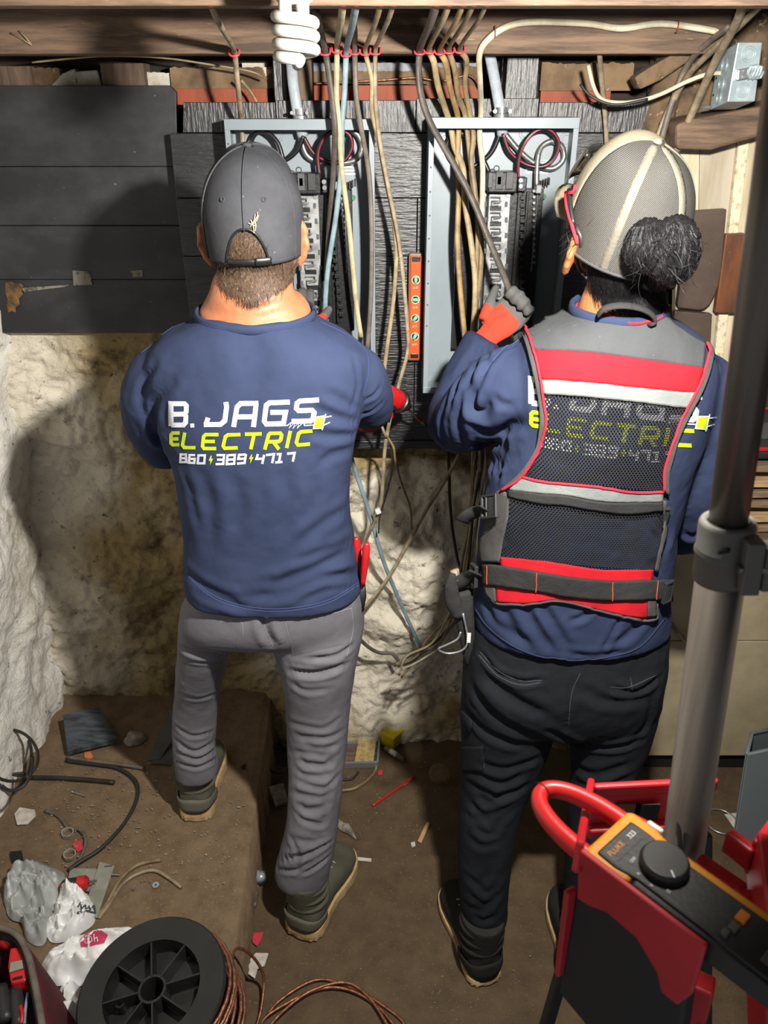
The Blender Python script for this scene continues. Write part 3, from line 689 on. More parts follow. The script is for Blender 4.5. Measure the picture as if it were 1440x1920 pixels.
# ================================================================== left worker
YL = 1.52
lw = thing('person', 'worker in a navy printed tee, grey trousers and charcoal cap, one foot on the slab', 'person', (-0.38, 1.5, 0))
TL = [hsec(586, 388, 572, YL, .082), hsec(598, 366, 594, YL, .092), hsec(612, 334, 622, YL, .1), hsec(630, 302, 652, YL, .108), hsec(670, 276, 694, YL, .120), hsec(740, 290, 684, YL, .132), hsec(820, 312, 668, YL, .134), hsec(900, 333, 656, YL, .128),
      hsec(985, 346, 661, YL, .124), hsec(1040, 347, 670, YL, .130), hsec(1086, 347, 679, YL, .136), hsec(1098, 348, 680, YL, .137)]
aL = [atY(335, 690, YL), atY(300, 712, YL+.005), atY(284, 760, YL+.02), atY(294, 808, YL+.06), atY(316, 838, YL+.11)]
aR = [atY(625, 690, YL), atY(660, 704, YL+.015), atY(680, 732, YL+.06), atY(690, 756, YL+.12), atY(692, 762, YL+.17)]
q = MB(); loft(q, dense(TL), p=2.5)
q.tube(aL, [.058, .064, .062, .060, .058], n=24, smooth=6); q.tube(aR, [.058, .064, .060, .056, .054], n=24, smooth=6)
V, Fq = remesh(q, .0052); V = relax(V, Fq, 10)
def band(pts, w, d): return (pts, w, d)
folds = [([(660, 1030), (600, 1062), (535, 1092), (490, 1100)], .013, .011), ([(662, 1012), (618, 1030), (560, 1052)], .010, .006), ([(650, 955), (600, 985), (560, 1020)], .012, .004),
         ([(672, 1078), (610, 1082), (540, 1112), (470, 1120)], .011, .008), ([(676, 1100), (620, 1104), (560, 1128)], .008, .004), ([(349, 1076), (392, 1108), (450, 1132)], .012, .007), ([(352, 1098), (400, 1128), (470, 1142)], .008, .004),
         ([(312, 712), (292, 762), (300, 818), (322, 850)], .010, .008), ([(292, 682), (268, 730), (262, 775)], .008, .005), ([(330, 700), (312, 745), (308, 790)], .010, .004), ([(270, 760), (285, 810), (310, 838)], .007, .004),
         ([(672, 792), (630, 780), (585, 764)], .009, .006), ([(668, 815), (625, 818), (580, 812)], .009, .005), ([(668, 772), (640, 752), (610, 735)], .009, .004), ([(662, 840), (630, 850), (600, 870)], .010, .004),
         ([(662, 668), (672, 715), (660, 765)], .006, .003), ([(684, 752), (702, 742), (714, 726)], .006, .004), ([(676, 778), (700, 770), (718, 752)], .006, .004),
         ([(430, 890), (447, 935), (440, 1000)], .016, .004), ([(527, 880), (542, 935), (525, 1000)], .016, .004), ([(585, 890), (590, 930), (560, 985)], .014, .003), ([(380, 880), (395, 950), (392, 1030)], .016, .004),
         ([(470, 620), (470, 700), (468, 780)], .03, .004), ([(345, 880), (360, 930), (372, 990)], .010, .003)]
V = crease(V, Fq, folds); V = relax(V, Fq, 1)
Vs = V; N_ = normals(V, Fq); V = V+N_*(.0012*fbm(V*26, 3, 71)+.0016*fbm(V*11, 2, 73))[:, None]
tee_bvh = bvh_of(V, Fq); tee = obj('tee_shirt', (V, Fq), 'tee_navy', lw, smooth=True, fixn=False, label='navy short sleeved tee with lettering across the back')
# collar, seams, hem stitching
cc = atY(479, 583, YL); ring = []
for k in range(41):
    an = 2*math.pi*k/40; ring.append(cc+Vector((.111*math.cos(an), .090*math.sin(an), -.004+.010*math.sin(an))))
q = MB(); q.tube(ring, .0095, n=10, flat=(1, .55), up=(0, 0, 1)); obj('collar', q, 'tee_navy', tee, smooth=True)
for pts in ([(366, 604), (410, 616), (470, 621), (535, 616), (590, 604)], [(352, 604), (310, 620), (275, 645), (262, 662)], [(600, 604), (640, 622), (668, 640), (688, 664), (690, 700), (680, 745)]):
    obj('seam', surf_tube(tee_bvh, pts, .0011, .0006), 'seam_dark', tee, smooth=True)
for dy in (0, 5):
    obj('hem_stitch', surf_tube(tee_bvh, [(354, 1080+dy*.6), (400, 1116+dy), (450, 1134+dy), (500, 1141+dy), (560, 1138+dy), (620, 1123+dy), (672, 1092+dy)], .0005, .0004), 'stitch_blue', tee)
# ---- lettering (written once, reused on the other worker's back)
def K(pts): return [(300+a/4.235, 730+b/4.235) for a, b in pts]
WHITE1 = [K(p) for p in ([(92, 290), (90, 112), (198, 113), (212, 128), (211, 178), (196, 195)], [(90, 197), (196, 195), (209, 212), (206, 262), (190, 281), (94, 281)],
    [(524, 100), (530, 140), (516, 248), (482, 277), (350, 279)], [(366, 279), (384, 224)], [(585, 298), (612, 140), (640, 112), (782, 110)], [(765, 112), (743, 298)], [(602, 218), (755, 216)],
    [(1030, 100), (870, 106), (845, 125), (828, 250), (845, 275), (980, 270), (997, 181), (876, 182)], [(1262, 82), (1110, 92), (1087, 110), (1082, 150), (1100, 168), (1205, 165), (1222, 185), (1214, 235), (1195, 250), (1045, 252)])]
DOT = [K([(258, 270), (260, 301)])]
LIME = [K(p) for p in ([(160, 345), (105, 345), (92, 360), (92, 425), (105, 438), (158, 438)], [(92, 392), (150, 392)], [(200, 342), (182, 440), (195, 460), (285, 462)],
    [(466, 358), (365, 358), (348, 375), (340, 450), (352, 468), (448, 468)], [(344, 412), (438, 412)], [(640, 358), (540, 360), (520, 375), (503, 450), (515, 466), (618, 462)], [(675, 355), (808, 352)], [(748, 355), (722, 474)],
    [(832, 477), (862, 362), (875, 348), (955, 346), (966, 362), (958, 400), (942, 413), (850, 415)], [(900, 415), (944, 474)], [(1035, 328), (1005, 464)], [(1208, 328), (1120, 335), (1100, 350), (1082, 420), (1095, 440), (1190, 432)])]
CORD = [K([(918, 288), (1010, 285), (1045, 258), (1025, 305), (1075, 255), (1055, 308), (1105, 255), (1090, 305), (1140, 255), (1145, 285), (1215, 280)]), K([(1300, 226), (1360, 212)]), K([(1294, 284), (1345, 262)]), K([(1313, 195), (1285, 320)]),
        K([(1236, 222), (1304, 212), (1292, 304), (1215, 308), (1236, 222)])]
PLUG = K([(1240, 226), (1300, 216), (1288, 300), (1220, 304)])
DIG = [K(p) for p in ([(168, 515), (210, 515), (212, 575), (165, 575), (168, 515)], [(168, 545), (210, 545)], [(282, 520), (238, 520), (232, 580), (275, 582), (279, 550), (235, 550)], [(308, 522), (358, 522), (354, 585), (302, 585), (308, 522)],
    [(450, 520), (510, 520), (504, 590), (443, 592)], [(455, 556), (505, 556)], [(537, 522), (595, 518), (590, 588), (531, 592), (537, 522)], [(535, 556), (592, 554)], [(682, 515), (628, 518), (622, 550), (676, 548)], [(684, 512), (672, 582), (612, 588)],
    [(778, 512), (766, 550), (828, 548)], [(827, 518), (812, 590)], [(842, 520), (905, 512), (890, 584)], [(926, 514), (956, 512), (944, 576)], [(914, 579), (972, 573)], [(1008, 509), (1068, 503), (1054, 572)])]
BOLT = [K([(405, 525), (387, 566), (401, 563), (399, 600), (424, 547), (409, 550), (413, 525)]), K([(726, 516), (706, 553), (720, 550), (716, 586), (744, 535), (729, 538), (734, 514)])]
def print_back(parent, bvh, T=lambda a, b: (a, b), sc=1.0):
    for L_, cut_, w_, m_, nm in ((WHITE1, (0, 2, 4, 7, 8, 9), 9.2, 'print_white', 'letter'), (DOT, (0, 1), 7.4, 'print_white', 'full_stop'), (LIME, (0, 2, 3, 5, 6, 8, 10, 11, 12), 6.6, 'print_lime', 'letter'), (DIG, (0, 2, 3, 4, 6, 8, 10, 12, 13, 15, 16), 4.3, 'print_white', 'digit')):
        for a_, b_ in zip(cut_[:-1], cut_[1:]): obj(nm, strokes(bvh, L_[a_:b_], w_, T=T), m_, parent)
    obj('plug_emblem', fillpoly(bvh, PLUG, .0016, T), 'print_lime', parent, label='lime plug emblem'); obj('plug_outline', strokes(bvh, CORD, 2.0, .0019, T=T), 'print_white', parent)
    for b in BOLT: obj('bolt_mark', fillpoly(bvh, b, .0014, T), 'print_lime', parent)
print_back(tee, tee_bvh)
# ---- trousers
q = MB()
HL = [hsec(1060, 366, 668, YL, .112), hsec(1100, 354, 678, YL, .120), hsec(1130, 344, 682, YL+.005, .126), hsec(1155, 338, 682, YL+.012, .122), hsec(1172, 336, 680, YL+.02, .108)]
loft(q, dense(HL, 4), p=2.5)
LLg = [hsec(1130, 342, 500, YL+.02, .085), hsec(1170, 336, 470, YL+.025, .085), hsec(1205, 335, 436, YL+.035, .082), hsec(1250, 331, 424, YL+.06, .074), hsec(1300, 328, 412, YL+.10, .066), hsec(1350, 324, 406, YL+.115, .058), hsec(1400, 325, 403, YL+.12, .058), hsec(1436, 329, 409, YL+.12, .060), hsec(1448, 331, 408, YL+.12, .058)]
RLg = [hsec(1130, 480, 682, YL+.0, .10), hsec(1170, 500, 682, YL+.0, .10), hsec(1205, 512, 677, YL+.0, .10), hsec(1250, 524, 668, YL-.005, .094), hsec(1300, 534, 660, YL-.005, .082), hsec(1350, 537, 655, YL-.01, .074), hsec(1400, 539, 650, YL-.02, .070), hsec(1450, 541, 645, YL-.04, .068), hsec(1500, 539, 640, YL-.055, .068), hsec(1550, 535, 634, YL-.07, .068), hsec(1600, 523, 626, YL-.078, .070), hsec(1625, 516, 620, YL-.08, .072), hsec(1640, 518, 618, YL-.08, .070)]
loft(q, dense(LLg), p=2.2); loft(q, dense(RLg), p=2.2)
V, Fq = remesh(q, .0052); V = relax(V, Fq, 8)
folds = [([(545, 1258), (595, 1262), (648, 1246)], .009, .009), ([(580, 1236), (630, 1230), (662, 1210)], .007, .006), ([(540, 1245), (600, 1248), (660, 1228)], .006, .003), ([(335, 1212), (375, 1227), (425, 1226)], .008, .007), ([(333, 1228), (370, 1240), (415, 1240)], .006, .004),
         ([(500, 1150), (498, 1180), (512, 1210)], .010, .007), ([(545, 1280), (575, 1296), (620, 1292)], .008, .003)]
for i, (ya, sag, x0, x1, dp) in enumerate([(1352, 16, 537, 640, .003), (1374, 14, 540, 650, .005), (1388, 20, 560, 648, .004), (1404, 14, 541, 640, .004), (1420, 20, 542, 646, .006), (1440, 22, 543, 640, .005), (1458, 24, 544, 640, .006), (1478, 22, 542, 636, .005), (1498, 26, 541, 634, .006), (1522, 28, 540, 634, .005), (1565, 18, 536, 628, .004)]):
    w_ = x1-x0; folds.append(([(x0+(i*17 % 23), ya+(i*5 % 9)), (x0+.32*w_, ya+sag*(.55+.1*(i % 3))), (x0+.68*w_, ya+sag*(.85-.12*(i % 3))), (x1-(i*7 % 37), ya-8+(i*5 % 13))], .0075+.0012*(i % 3), dp*.8))
folds += [([(528, 1612), (580, 1600), (622, 1578)], .007, .007), ([(522, 1630), (555, 1632), (580, 1618)], .006, .006), ([(560, 1640), (590, 1626), (618, 1606)], .006, .006), ([(545, 1570), (560, 1600), (555, 1630)], .007, .004),
          ([(330, 1388), (365, 1410), (404, 1390)], .008, .006), ([(332, 1410), (370, 1422), (408, 1404)], .007, .007), ([(332, 1430), (370, 1438), (406, 1424)], .006, .006), ([(328, 1360), (360, 1380), (404, 1372)], .007, .004), ([(334, 1300), (370, 1310), (410, 1300)], .008, .003)]
V = crease(V, Fq, folds); N_ = normals(V, Fq); V = V+N_*(.0014*fbm(V*20, 3, 81))[:, None]
tr_bvh = bvh_of(V, Fq); tro = obj('trousers', (V, Fq), 'pants_grey', lw, smooth=True, fixn=False, label='grey slim work trousers')
for pts in ([(412, 1165), (450, 1166), (455, 1180), (456, 1196)], [(528, 1168), (534, 1166), (545, 1206)], [(537, 1166), (600, 1156), (660, 1140)], [(490, 1160), (500, 1185), (512, 1212)], [(659, 1140), (662, 1180), (650, 1230)]):
    obj('seam_stitch', surf_tube(tr_bvh, pts, .0006, .0003), 'stitch_grey', tro)
q = surf_patch(tr_bvh, [(540, 1170), (548, 1230)], [(655, 1150), (652, 1206)], 16, 10, .0006); obj('back_pocket', q, 'pants_grey', tro, smooth=True)
q = surf_patch(tr_bvh, [(352, 1155), (352, 1208)], [(450, 1168), (440, 1214)], 16, 10, .0006); obj('back_pocket', q, 'pants_grey', tro, smooth=True)
# ---- boots
hl, tl = atZ(366, 1545, SLAB), atZ(362, 1420, SLAB); hr, tr_ = atZ(560, 1762, 0), atZ(640, 1622, 0)
boot(lw, (hl.x, hl.y+.004), (hl.x+.0, hl.y+.29), SLAB, 'boot_olive', 'boot_panel', .19, .106)
dd = (Vector((tr_.x, tr_.y))-Vector((hr.x, hr.y))).normalized(); boot(lw, (hr.x, hr.y), (hr.x+dd.x*.30, hr.y+dd.y*.30), 0, 'boot_olive', 'boot_panel', .19, .120, disc=True)
# ---- head and body
HCn = atY(474, 405, 1.55)
def head(mb, C, yaw, tilt, s=1.0, ears=True, ef=-.006, eu=-.045, ex=.078):
    """skull, jaw, brow, nose, lips, chin, ears; yaw turns the face, tilt bows it"""
    R = (Matrix.Rotation(yaw, 3, 'Z') @ Matrix.Rotation(-tilt, 3, 'X')); X, Fw, U = (R @ Vector(v) for v in ((1, 0, 0), (0, 1, 0), (0, 0, 1)))
    C = Vector(C)
    def P(x, f, u): return C+(X*x+Fw*f+U*u)*s
    def ell(x, f, u, a, b, c, nu=20, nv=14):
        t = MB(); t.sphere((0, 0, 0), a*s, b*s, c*s, nu, nv); mb.add([P(x, f, u)+X*v[0]+Fw*v[1]+U*v[2] for v in t.v], t.f)
    ell(0, 0, .0, .077, .097, .108, 28, 20); ell(0, -.02, -.03, .074, .078, .085); ell(0, .035, -.062, .058, .062, .066); ell(0, .058, -.105, .034, .034, .024)
    mb.tube([P(0, .088, .012), P(0, .108, -.018), P(0, .122, -.036)], [.009*s, .011*s, .015*s], n=10); ell(0, .109, -.038, .018, .012, .009)
    ell(0, .088, .018, .05, .018, .012); ell(0, .092, -.068, .024, .012, .006); ell(0, .091, -.078, .022, .011, .007)
    for k in (-1, 1): ell(k*.031, .087, .002, .013, .010, .010, 10, 8)
    if ears:
        for k in (-1, 1):
            b = P(k*ex, ef, eu); ax = (Fw*-.6+X*k*.8).normalized()
            for dx, du, r in ((.006, .028, .011), (.012, .02, .010), (.014, .0, .009), (.010, -.018, .009), (.004, -.03, .010), (.002, .01, .013), (.0, -.012, .012), (.004, 0, .012)):
                t = MB(); t.sphere((0, 0, 0), r*.75*s, r*s, r*1.5*s, 10, 8); mb.add([b+ax*dx*1.9*s+U*du*1.1*s+X*v[0]+Fw*v[1]+U*v[2] for v in t.v], t.f)
    return P, X, Fw, U
q = MB(); PL_, XL_, FL_, UL_ = head(q, HCn, 0, -.05)
nb0 = atY(479, 590, YL); q.tube([PL_(0, -.022, -.05), PL_(0, -.026, -.10), nb0+Vector((0, -.006, .045)), nb0+Vector((0, 0, .012)), nb0+Vector((0, 0, -.02))], [.060, .062, .071, .094, .098], n=28, flat=(.84, 1.12), up=(0, 1, 0), smooth=5)
loft(q, dense(TL[2:], 3), p=2.4, grow=-.016); loft(q, dense(LLg, 2), grow=-.014); loft(q, dense(RLg, 2), grow=-.014); loft(q, dense(HL, 2), grow=-.016)
wristR = atY(692, 766, 1.83); wristL = atY(556, 640, 1.80)
q.tube([aR[0], aR[1], aR[2], aR[4], aR[4].lerp(wristR, .5), wristR], [.046, .046, .044, .041, .036, .026], n=18, smooth=4)
elbL = aL[4]; q.tube([aL[0], aL[1], aL[2], aL[3], elbL, elbL.lerp(wristL, .5), wristL], [.046, .047, .045, .044, .042, .036, .026], n=18, smooth=4)
V, Fq = remesh(q, .0055); V = relax(V, Fq, 4)
V = crease(V, Fq, [([(430, 574), (478, 578), (525, 566)], .004, .0022)])
skin_bvh = bvh_of(V, Fq); obj('body', (V, Fq), 'skin_pale', lw, smooth=True, fixn=False, label='head, neck and arms')
glove(lw, wristL, Vector((-.02, .5, .55)), Vector((0.0, -.7, .6)), 1, .5); glove(lw, wristR, Vector((.02, 1, .12)), Vector((.9, 0, .2)), 1, .9)
# ---- cap
def cap(parent, P, X, Fw, U, m, name, crown=.114, rx=.0915, ry=.106, rim_b=-.066, rim_f=.0, hole=None, nphi=96, nt=34, brim=True, bulge=.016, strip=None, sx=1.0):
    V = []; Fc = []; keep = []
    def pt(t, ph, off=0.0):
        f0 = math.cos(ph)                                     # +1 front, -1 back
        rim = rim_b+(rim_f-rim_b)*max(0, f0)**1.2 if f0 > 0 else rim_b
        if t < .62: an = (t/.62)*math.pi/2; rho = math.sin(an); u = crown*math.cos(an)
        else: k = (t-.62)/.38; rho = 1-.045*k*k; u = rim*k
        x, f = (rx+off)*rho*math.sin(ph), (ry+off)*rho*f0
        u += bulge*math.exp(-((f-.055)/.045)**2)*max(0, 1-(t/.62)**2)
        return P(x, f, u+off*(1-t))
    for i in range(nt+1):
        for j in range(nphi): V.append(pt(i/nt, 2*math.pi*j/nphi))
    for i in range(nt):
        for j in range(nphi):
            t = (i+.5)/nt; ph = 2*math.pi*(j+.5)/nphi
            if hole and hole(t, ph-math.pi): continue
            Fc.append((i*nphi+j, i*nphi+(j+1) % nphi, (i+1)*nphi+(j+1) % nphi, (i+1)*nphi+j))
    q = MB(); q.add(V, Fc); return q, pt
def holeL(t, a):
    if t > .985: return False
    w = .44; 
    if abs(a) > w: return False
    top = .64+.33*(abs(a)/w)**2.6; return t > top
cq, cpt = cap(lw, PL_, XL_, FL_, UL_, None, 'cap', hole=holeL)
capo = obj('baseball_cap', cq, 'cap_charcoal', lw, smooth=True, solid=.0022, label='faded charcoal baseball cap with dust marks')
obj('button', MB().sphere(cpt(0, 0)+UL_*.001-FL_*.002, .0095, .0095, .005, 14, 8), 'cap_charcoal', capo, smooth=True)
for ph in (math.pi, math.pi-1.05, math.pi+1.05, 1.05, -1.05, 0):
    t1 = .66 if ph == math.pi else .99
    q = MB(); q.tube([cpt(.04+(t1-.04)*k/24, ph, .0014) for k in range(25)], .0016, n=6, flat=(.5, 1.6)); obj('panel_seam', q, 'cap_charcoal', capo, smooth=True)
for a in (-.42, .42):
    c = cpt(.47, math.pi+a, .0018); q = MB(); q.torus(c, (c-HCn).normalized(), .0035, .0012, 14, 6); obj('eyelet', q, 'cap_charcoal', capo, smooth=True)
# arch binding, strap, brim
edge = [(.64+.33*(abs(a)/.44)**2.6, a) for a in np.linspace(-.44, .44, 41)]
q = MB(); q.tube([cpt(min(t, .985), math.pi+a, .001) for t, a in edge], .0022, n=6); obj('arch_binding', q, 'plastic_black', capo, smooth=True)
G = [[cpt(.935+.06*r, math.pi-.48+.9*k/28, .0015) for k in range(29)] for r in (0, .5, 1)]; q = MB(); q.grid(G); obj('strap', q, 'plastic_black', capo, smooth=True, solid=.002)
G = [[cpt(.92+.075*r, math.pi-.46+.30*k/10, .0045) for k in range(11)] for r in (0, .5, 1)]; q = MB(); q.grid(G); obj('strap_tab', q, 'plastic_black', capo, smooth=True, solid=.003, label='snap tab of the strap')
def brim(parent, P, m, w=.075, L=.068, f0=.093, u0=-.0):
    G = []
    for r in range(9):
        row = []
        for k in range(21):
            a = -1+2*k/20; x = a*w*(1-.12*(r/8)); f = (f0*math.sqrt(max(0, 1-(a*.86)**2)))+L*(r/8)*math.sqrt(max(.0, 1-a*a*.55)); row.append(P(x, f, u0-.012*(r/8)-.022*a*a))
        G.append(row)
    q = MB(); q.grid(G); return obj('brim', q, m, parent, smooth=True, solid=.003)
brim(capo, PL_, 'cap_charcoal')
# dust smears and the straw caught in the cap
mat('dust_smear', '#8a8a88', .95, col2='#55565a', nscale=90, nlo=.45, nhi=.6)
mat('straw', '#c9b486', .8)
q = MB()
for k, (a, b, c, d) in enumerate([(478, 402, 470, 424), (484, 404, 474, 420), (476, 410, 478, 432), (470, 412, 476, 436), (466, 418, 480, 424), (482, 398, 478, 412)]):
    cb = bvh_of(*[np.array(cq.v), cq.f]) if k == 0 else cb; q.tube([hit(cb, a, b, .004)[0], hit(cb, (a+c)/2+2, (b+d)/2, .006)[0], hit(cb, c, d, .003)[0]], .0008, n=5)
obj('straw_wisp', q, 'straw', capo, label='pale straw wisp caught in the arch')
# ---- hair: short brown strands
def hair_mat(name, c1, c2, c3):
    m = mat(name, c1, .55, col2=c2, nscale=260, nlo=.3, nhi=.62, stretch=(1, 1, .35), spec=.2, speck=c3, sscale=330, sthr=.62); return m
hair_mat('hair_brown', '#362a22', '#584638', '#77634f'); hair_mat('hair_black', '#0a090b', '#131214', '#242122')
def inpoly(x, y, P):
    c = False; j = len(P)-1
    for i in range(len(P)):
        if (P[i][1] > y) != (P[j][1] > y) and x < (P[j][0]-P[i][0])*(y-P[i][1])/(P[j][1]-P[i][1])+P[i][0]: c = not c
        j = i
    return c
def strands(bvh, poly, n, flow, ln, w=.0009, lift=.006, seed=1, seg=4, jit=1.0):
    R = random.Random(seed); xs = [p[0] for p in poly]; ys = [p[1] for p in poly]; q = MB(); made = 0; V = []; Fc = []
    while made < n:
        x, y = R.uniform(min(xs), max(xs)), R.uniform(min(ys), max(ys))
        if not inpoly(x, y, poly): continue
        made += 1; dx, dy = flow(x, y); L = R.uniform(*ln); P = []; jx, jy = R.gauss(0, .25*jit), R.gauss(0, .2*jit)
        for k in range(seg+1):
            t = k/seg; p, nn = hit(bvh, x+(dx+jx)*L*t, y+(dy+jy)*L*t, .0015+lift*math.sin(t*2.2)); P.append((p, nn))
        o = len(V); sd = (P[-1][0]-P[0][0]).cross(P[0][1]); sd = sd.normalized() if sd.length > 1e-9 else Vector((1, 0, 0))
        for k, (p, nn) in enumerate(P): ww = w*(1-.75*k/seg); V += [p-sd*ww, p+sd*ww]
        Fc += [(o+2*k, o+2*k+1, o+2*k+3, o+2*k+2) for k in range(seg)]
    return q.add(V, Fc)
below = [(392, 462), (420, 482), (470, 492), (515, 492), (566, 452), (560, 500), (548, 522), (525, 536), (500, 548), (472, 562), (448, 548), (420, 536), (404, 508)]
arch = [(424, 478), (426, 440), (440, 425), (462, 419), (485, 425), (500, 445), (503, 478), (480, 486), (440, 484)]
fl1 = lambda x, y: ((472-x)/95*.75, 1.0-.25*abs(x-472)/90)
hb = MB(); h1 = strands(skin_bvh, below, 3000, fl1, (12, 26), .0008, .005, 2); h2 = strands(skin_bvh, arch, 1500, lambda x, y: ((x-460)/120, 1), (12, 24), .0008, .006, 3)
hb.add(h1.v, h1.f); hb.add(h2.v, h2.f); hair = obj('hair', hb, 'hair_brown', lw, kind='stuff', fixn=False, label='short brown hair showing through the cap arch and on the nape')
q = MB()
for poly in (below, arch):
    pts = resample(list(poly)+[poly[0]], 4)[:-1]; c0 = (sum(p[0] for p in pts)/len(pts), sum(p[1] for p in pts)/len(pts)); n = len(pts); VV = []
    for s in (.93, .7, .45, .2, .02): VV += [hit(skin_bvh, c0[0]+(a-c0[0])*s, c0[1]+(b-c0[1])*s, .0014)[0] for a, b in pts]
    q.add(VV, [(i*n+j, i*n+(j+1) % n, (i+1)*n+(j+1) % n, (i+1)*n+j) for i in range(4) for j in range(n)])
obj('scalp_hair', q, 'hair_brown', lw, smooth=True, fixn=False)
# ================================================================== right worker
YW = 1.42
rw = thing('person', 'worker in a red and black mesh vest and net cap gripping a cable', 'person', (0.4, 1.4, 0))
TR = [hsec(582, 1098, 1238, YW, .075), hsec(596, 1062, 1262, YW, .088), hsec(615, 1012, 1296, YW, .098), hsec(645, 975, 1330, YW, .110), hsec(690, 962, 1342, YW, .122), hsec(770, 955, 1328, YW, .132), hsec(850, 934, 1300, YW, .135),
      hsec(940, 908, 1274, YW, .133), hsec(1030, 896, 1258, YW, .135), hsec(1100, 889, 1252, YW, .140), hsec(1150, 887, 1251, YW, .143), hsec(1163, 888, 1250, YW, .143)]
bL = [atY(1000, 706, YW), atY(950, 726, YW+.02), atY(895, 765, YW+.07), atY(862, 795, YW+.14), atY(852, 780, YW+.22), atY(872, 715, YW+.29), atY(898, 655, YW+.33), atY(908, 634, YW+.335)]
bR = [atY(1300, 706, YW), atY(1326, 740, YW+.0), atY(1318, 840, YW-.0), atY(1300, 930, YW+.02), atY(1290, 985, YW+.07), atY(1265, 1000, YW+.2), atY(1235, 985, YW+.3)]
q = MB(); loft(q, dense(TR), p=2.5)
q.tube(bL, [.062, .072, .070, .062, .058, .052, .044, .040], n=24, smooth=6); q.tube(bR, [.058, .062, .060, .058, .056, .048, .040], n=24, smooth=6)
V, Fq = remesh(q, .0052); V = relax(V, Fq, 9)
folds = [([(984, 634), (950, 648), (925, 675), (900, 705)], .006, .006), ([(905, 640), (890, 690), (870, 740)], .008, .007), ([(890, 660), (862, 710), (845, 765)], .008, .007), ([(918, 650), (912, 690), (895, 730)], .006, .005),
         ([(890, 725), (885, 760), (905, 775), (920, 752)], .010, .014), ([(870, 740), (860, 790), (870, 835)], .009, .008), ([(840, 740), (826, 790), (835, 835)], .008, .006), ([(815, 770), (815, 810), (835, 840)], .006, .004),
         ([(895, 800), (925, 810), (955, 800), (990, 790)], .011, .009), ([(892, 830), (915, 835), (945, 828)], .010, .009), ([(905, 880), (935, 860), (950, 835), (948, 810)], .010, .008), ([(890, 895), (930, 880), (965, 850)], .008, .005), ([(928, 740), (940, 755), (960, 760)], .006, .004),
         ([(1014, 1135), (1040, 1175), (1062, 1215)], .009, .007), ([(985, 1140), (1005, 1180), (1040, 1222)], .011, .007), ([(940, 1140), (965, 1180), (1000, 1215)], .012, .006), ([(1165, 1150), (1148, 1185), (1128, 1222)], .005, .006), ([(1112, 1140), (1092, 1158), (1070, 1164)], .006, .006),
         ([(905, 1120), (930, 1165), (980, 1205)], .010, .005), ([(1210, 1150), (1190, 1180), (1150, 1212)], .010, .005), ([(1060, 1225), (1110, 1232), (1170, 1222)], .008, .006), ([(1330, 665), (1348, 680), (1350, 700)], .005, .003),
         ([(1285, 1000), (1300, 1010), (1312, 1000)], .008, .006), ([(1240, 960), (1252, 1000), (1245, 1040)], .008, .006)]
V = crease(V, Fq, folds); V = relax(V, Fq, 1); N_ = normals(V, Fq); V = V+N_*(.0016*fbm(V*24, 3, 91)+.002*fbm(V*10, 2, 93))[:, None]
sw_bvh = bvh_of(V, Fq); swt = obj('long_sleeved_shirt', (V, Fq), 'sweat_navy', rw, smooth=True, fixn=False, label='navy long sleeved shirt under the vest')
obj('hem_band', surf_tube(sw_bvh, [(890, 1140), (915, 1175), (960, 1210), (1010, 1230), (1070, 1238), (1140, 1232), (1200, 1212), (1246, 1160)], .0016, .0005), 'sweat_navy', swt, smooth=True)
obj('sleeve_seam', surf_tube(sw_bvh, [(984, 632), (950, 648), (925, 676), (902, 706)], .0012, .0003), 'seam_dark', swt)
TRN = lambda a, b: (1003+(a-327)*1.152, 785+(b-822)*1.13+.132*(a-327)*1.152)
print_back(swt, sw_bvh, TRN)
# ---- vest: sheets lifted off the shirt
OUTL = [(979, 614), (985, 633), (996, 664), (1004, 696), (1010, 724), (1014, 753), (1016, 784), (1014, 807), (1009, 838), (996, 864), (978, 887), (960, 905), (946, 917)]
INL = [(987, 612), (994, 629), (1007, 660), (1019, 713), (1024, 753), (1027, 784), (1022, 818), (1013, 847), (996, 876), (985, 891)]
OUTR = [(1324, 648), (1331, 660), (1330, 674), (1322, 707), (1310, 737), (1295, 764), (1281, 793), (1269, 820), (1260, 851), (1252, 880), (1250, 900), (1250, 925)]
INR = [(1318, 648), (1323, 660), (1320, 672), (1310, 707), (1297, 737), (1285, 761), (1271, 787), (1260, 818), (1250, 847), (1241, 880), (1240, 917)]
vest = bpy.data.objects.new('safety_vest', None); COL.objects.link(vest); vest.parent = rw; ROOT[vest.name] = base_of(rw); vest['label'] = 'red, grey and black mesh vest with silver bands'
OV = .007
def horiz(bvh, top, bot, nu, nv, off):
    """sheet between an upper and a lower edge line"""
    q = surf_patch(bvh, top, bot, nv, nu, off); return q
T_yoke = [(984, 612), (1014, 603), (1042, 596), (1078, 576), (1120, 593), (1164, 609), (1209, 611), (1242, 597), (1262, 613), (1298, 638), (1318, 648)]
L_red = [(1006, 658), (1060, 659), (1120, 663), (1217, 676), (1313, 691)]
L_sil = [(1018, 711), (1060, 713), (1120, 718), (1217, 728), (1299, 736)]
L_mesh = [(1023, 737), (1060, 739), (1120, 744), (1217, 755), (1285, 763)]
L_pip = [(985, 893), (1018, 900), (1060, 903), (1129, 910), (1179, 918), (1239, 918)]
L_s2 = [(959, 918), (1018, 922), (1060, 925), (1139, 937), (1238, 937)]
L_bb = [(959, 930), (1018, 941), (1060, 944), (1139, 956), (1179, 959), (1237, 953)]
L_m2 = [(941, 1042), (1018, 1048), (1060, 1055), (1129, 1065), (1179, 1065), (1220, 1065)]
L_b1 = [(913, 1056), (943, 1056), (1018, 1068), (1060, 1075), (1139, 1083), (1218, 1082), (1252, 1084)]
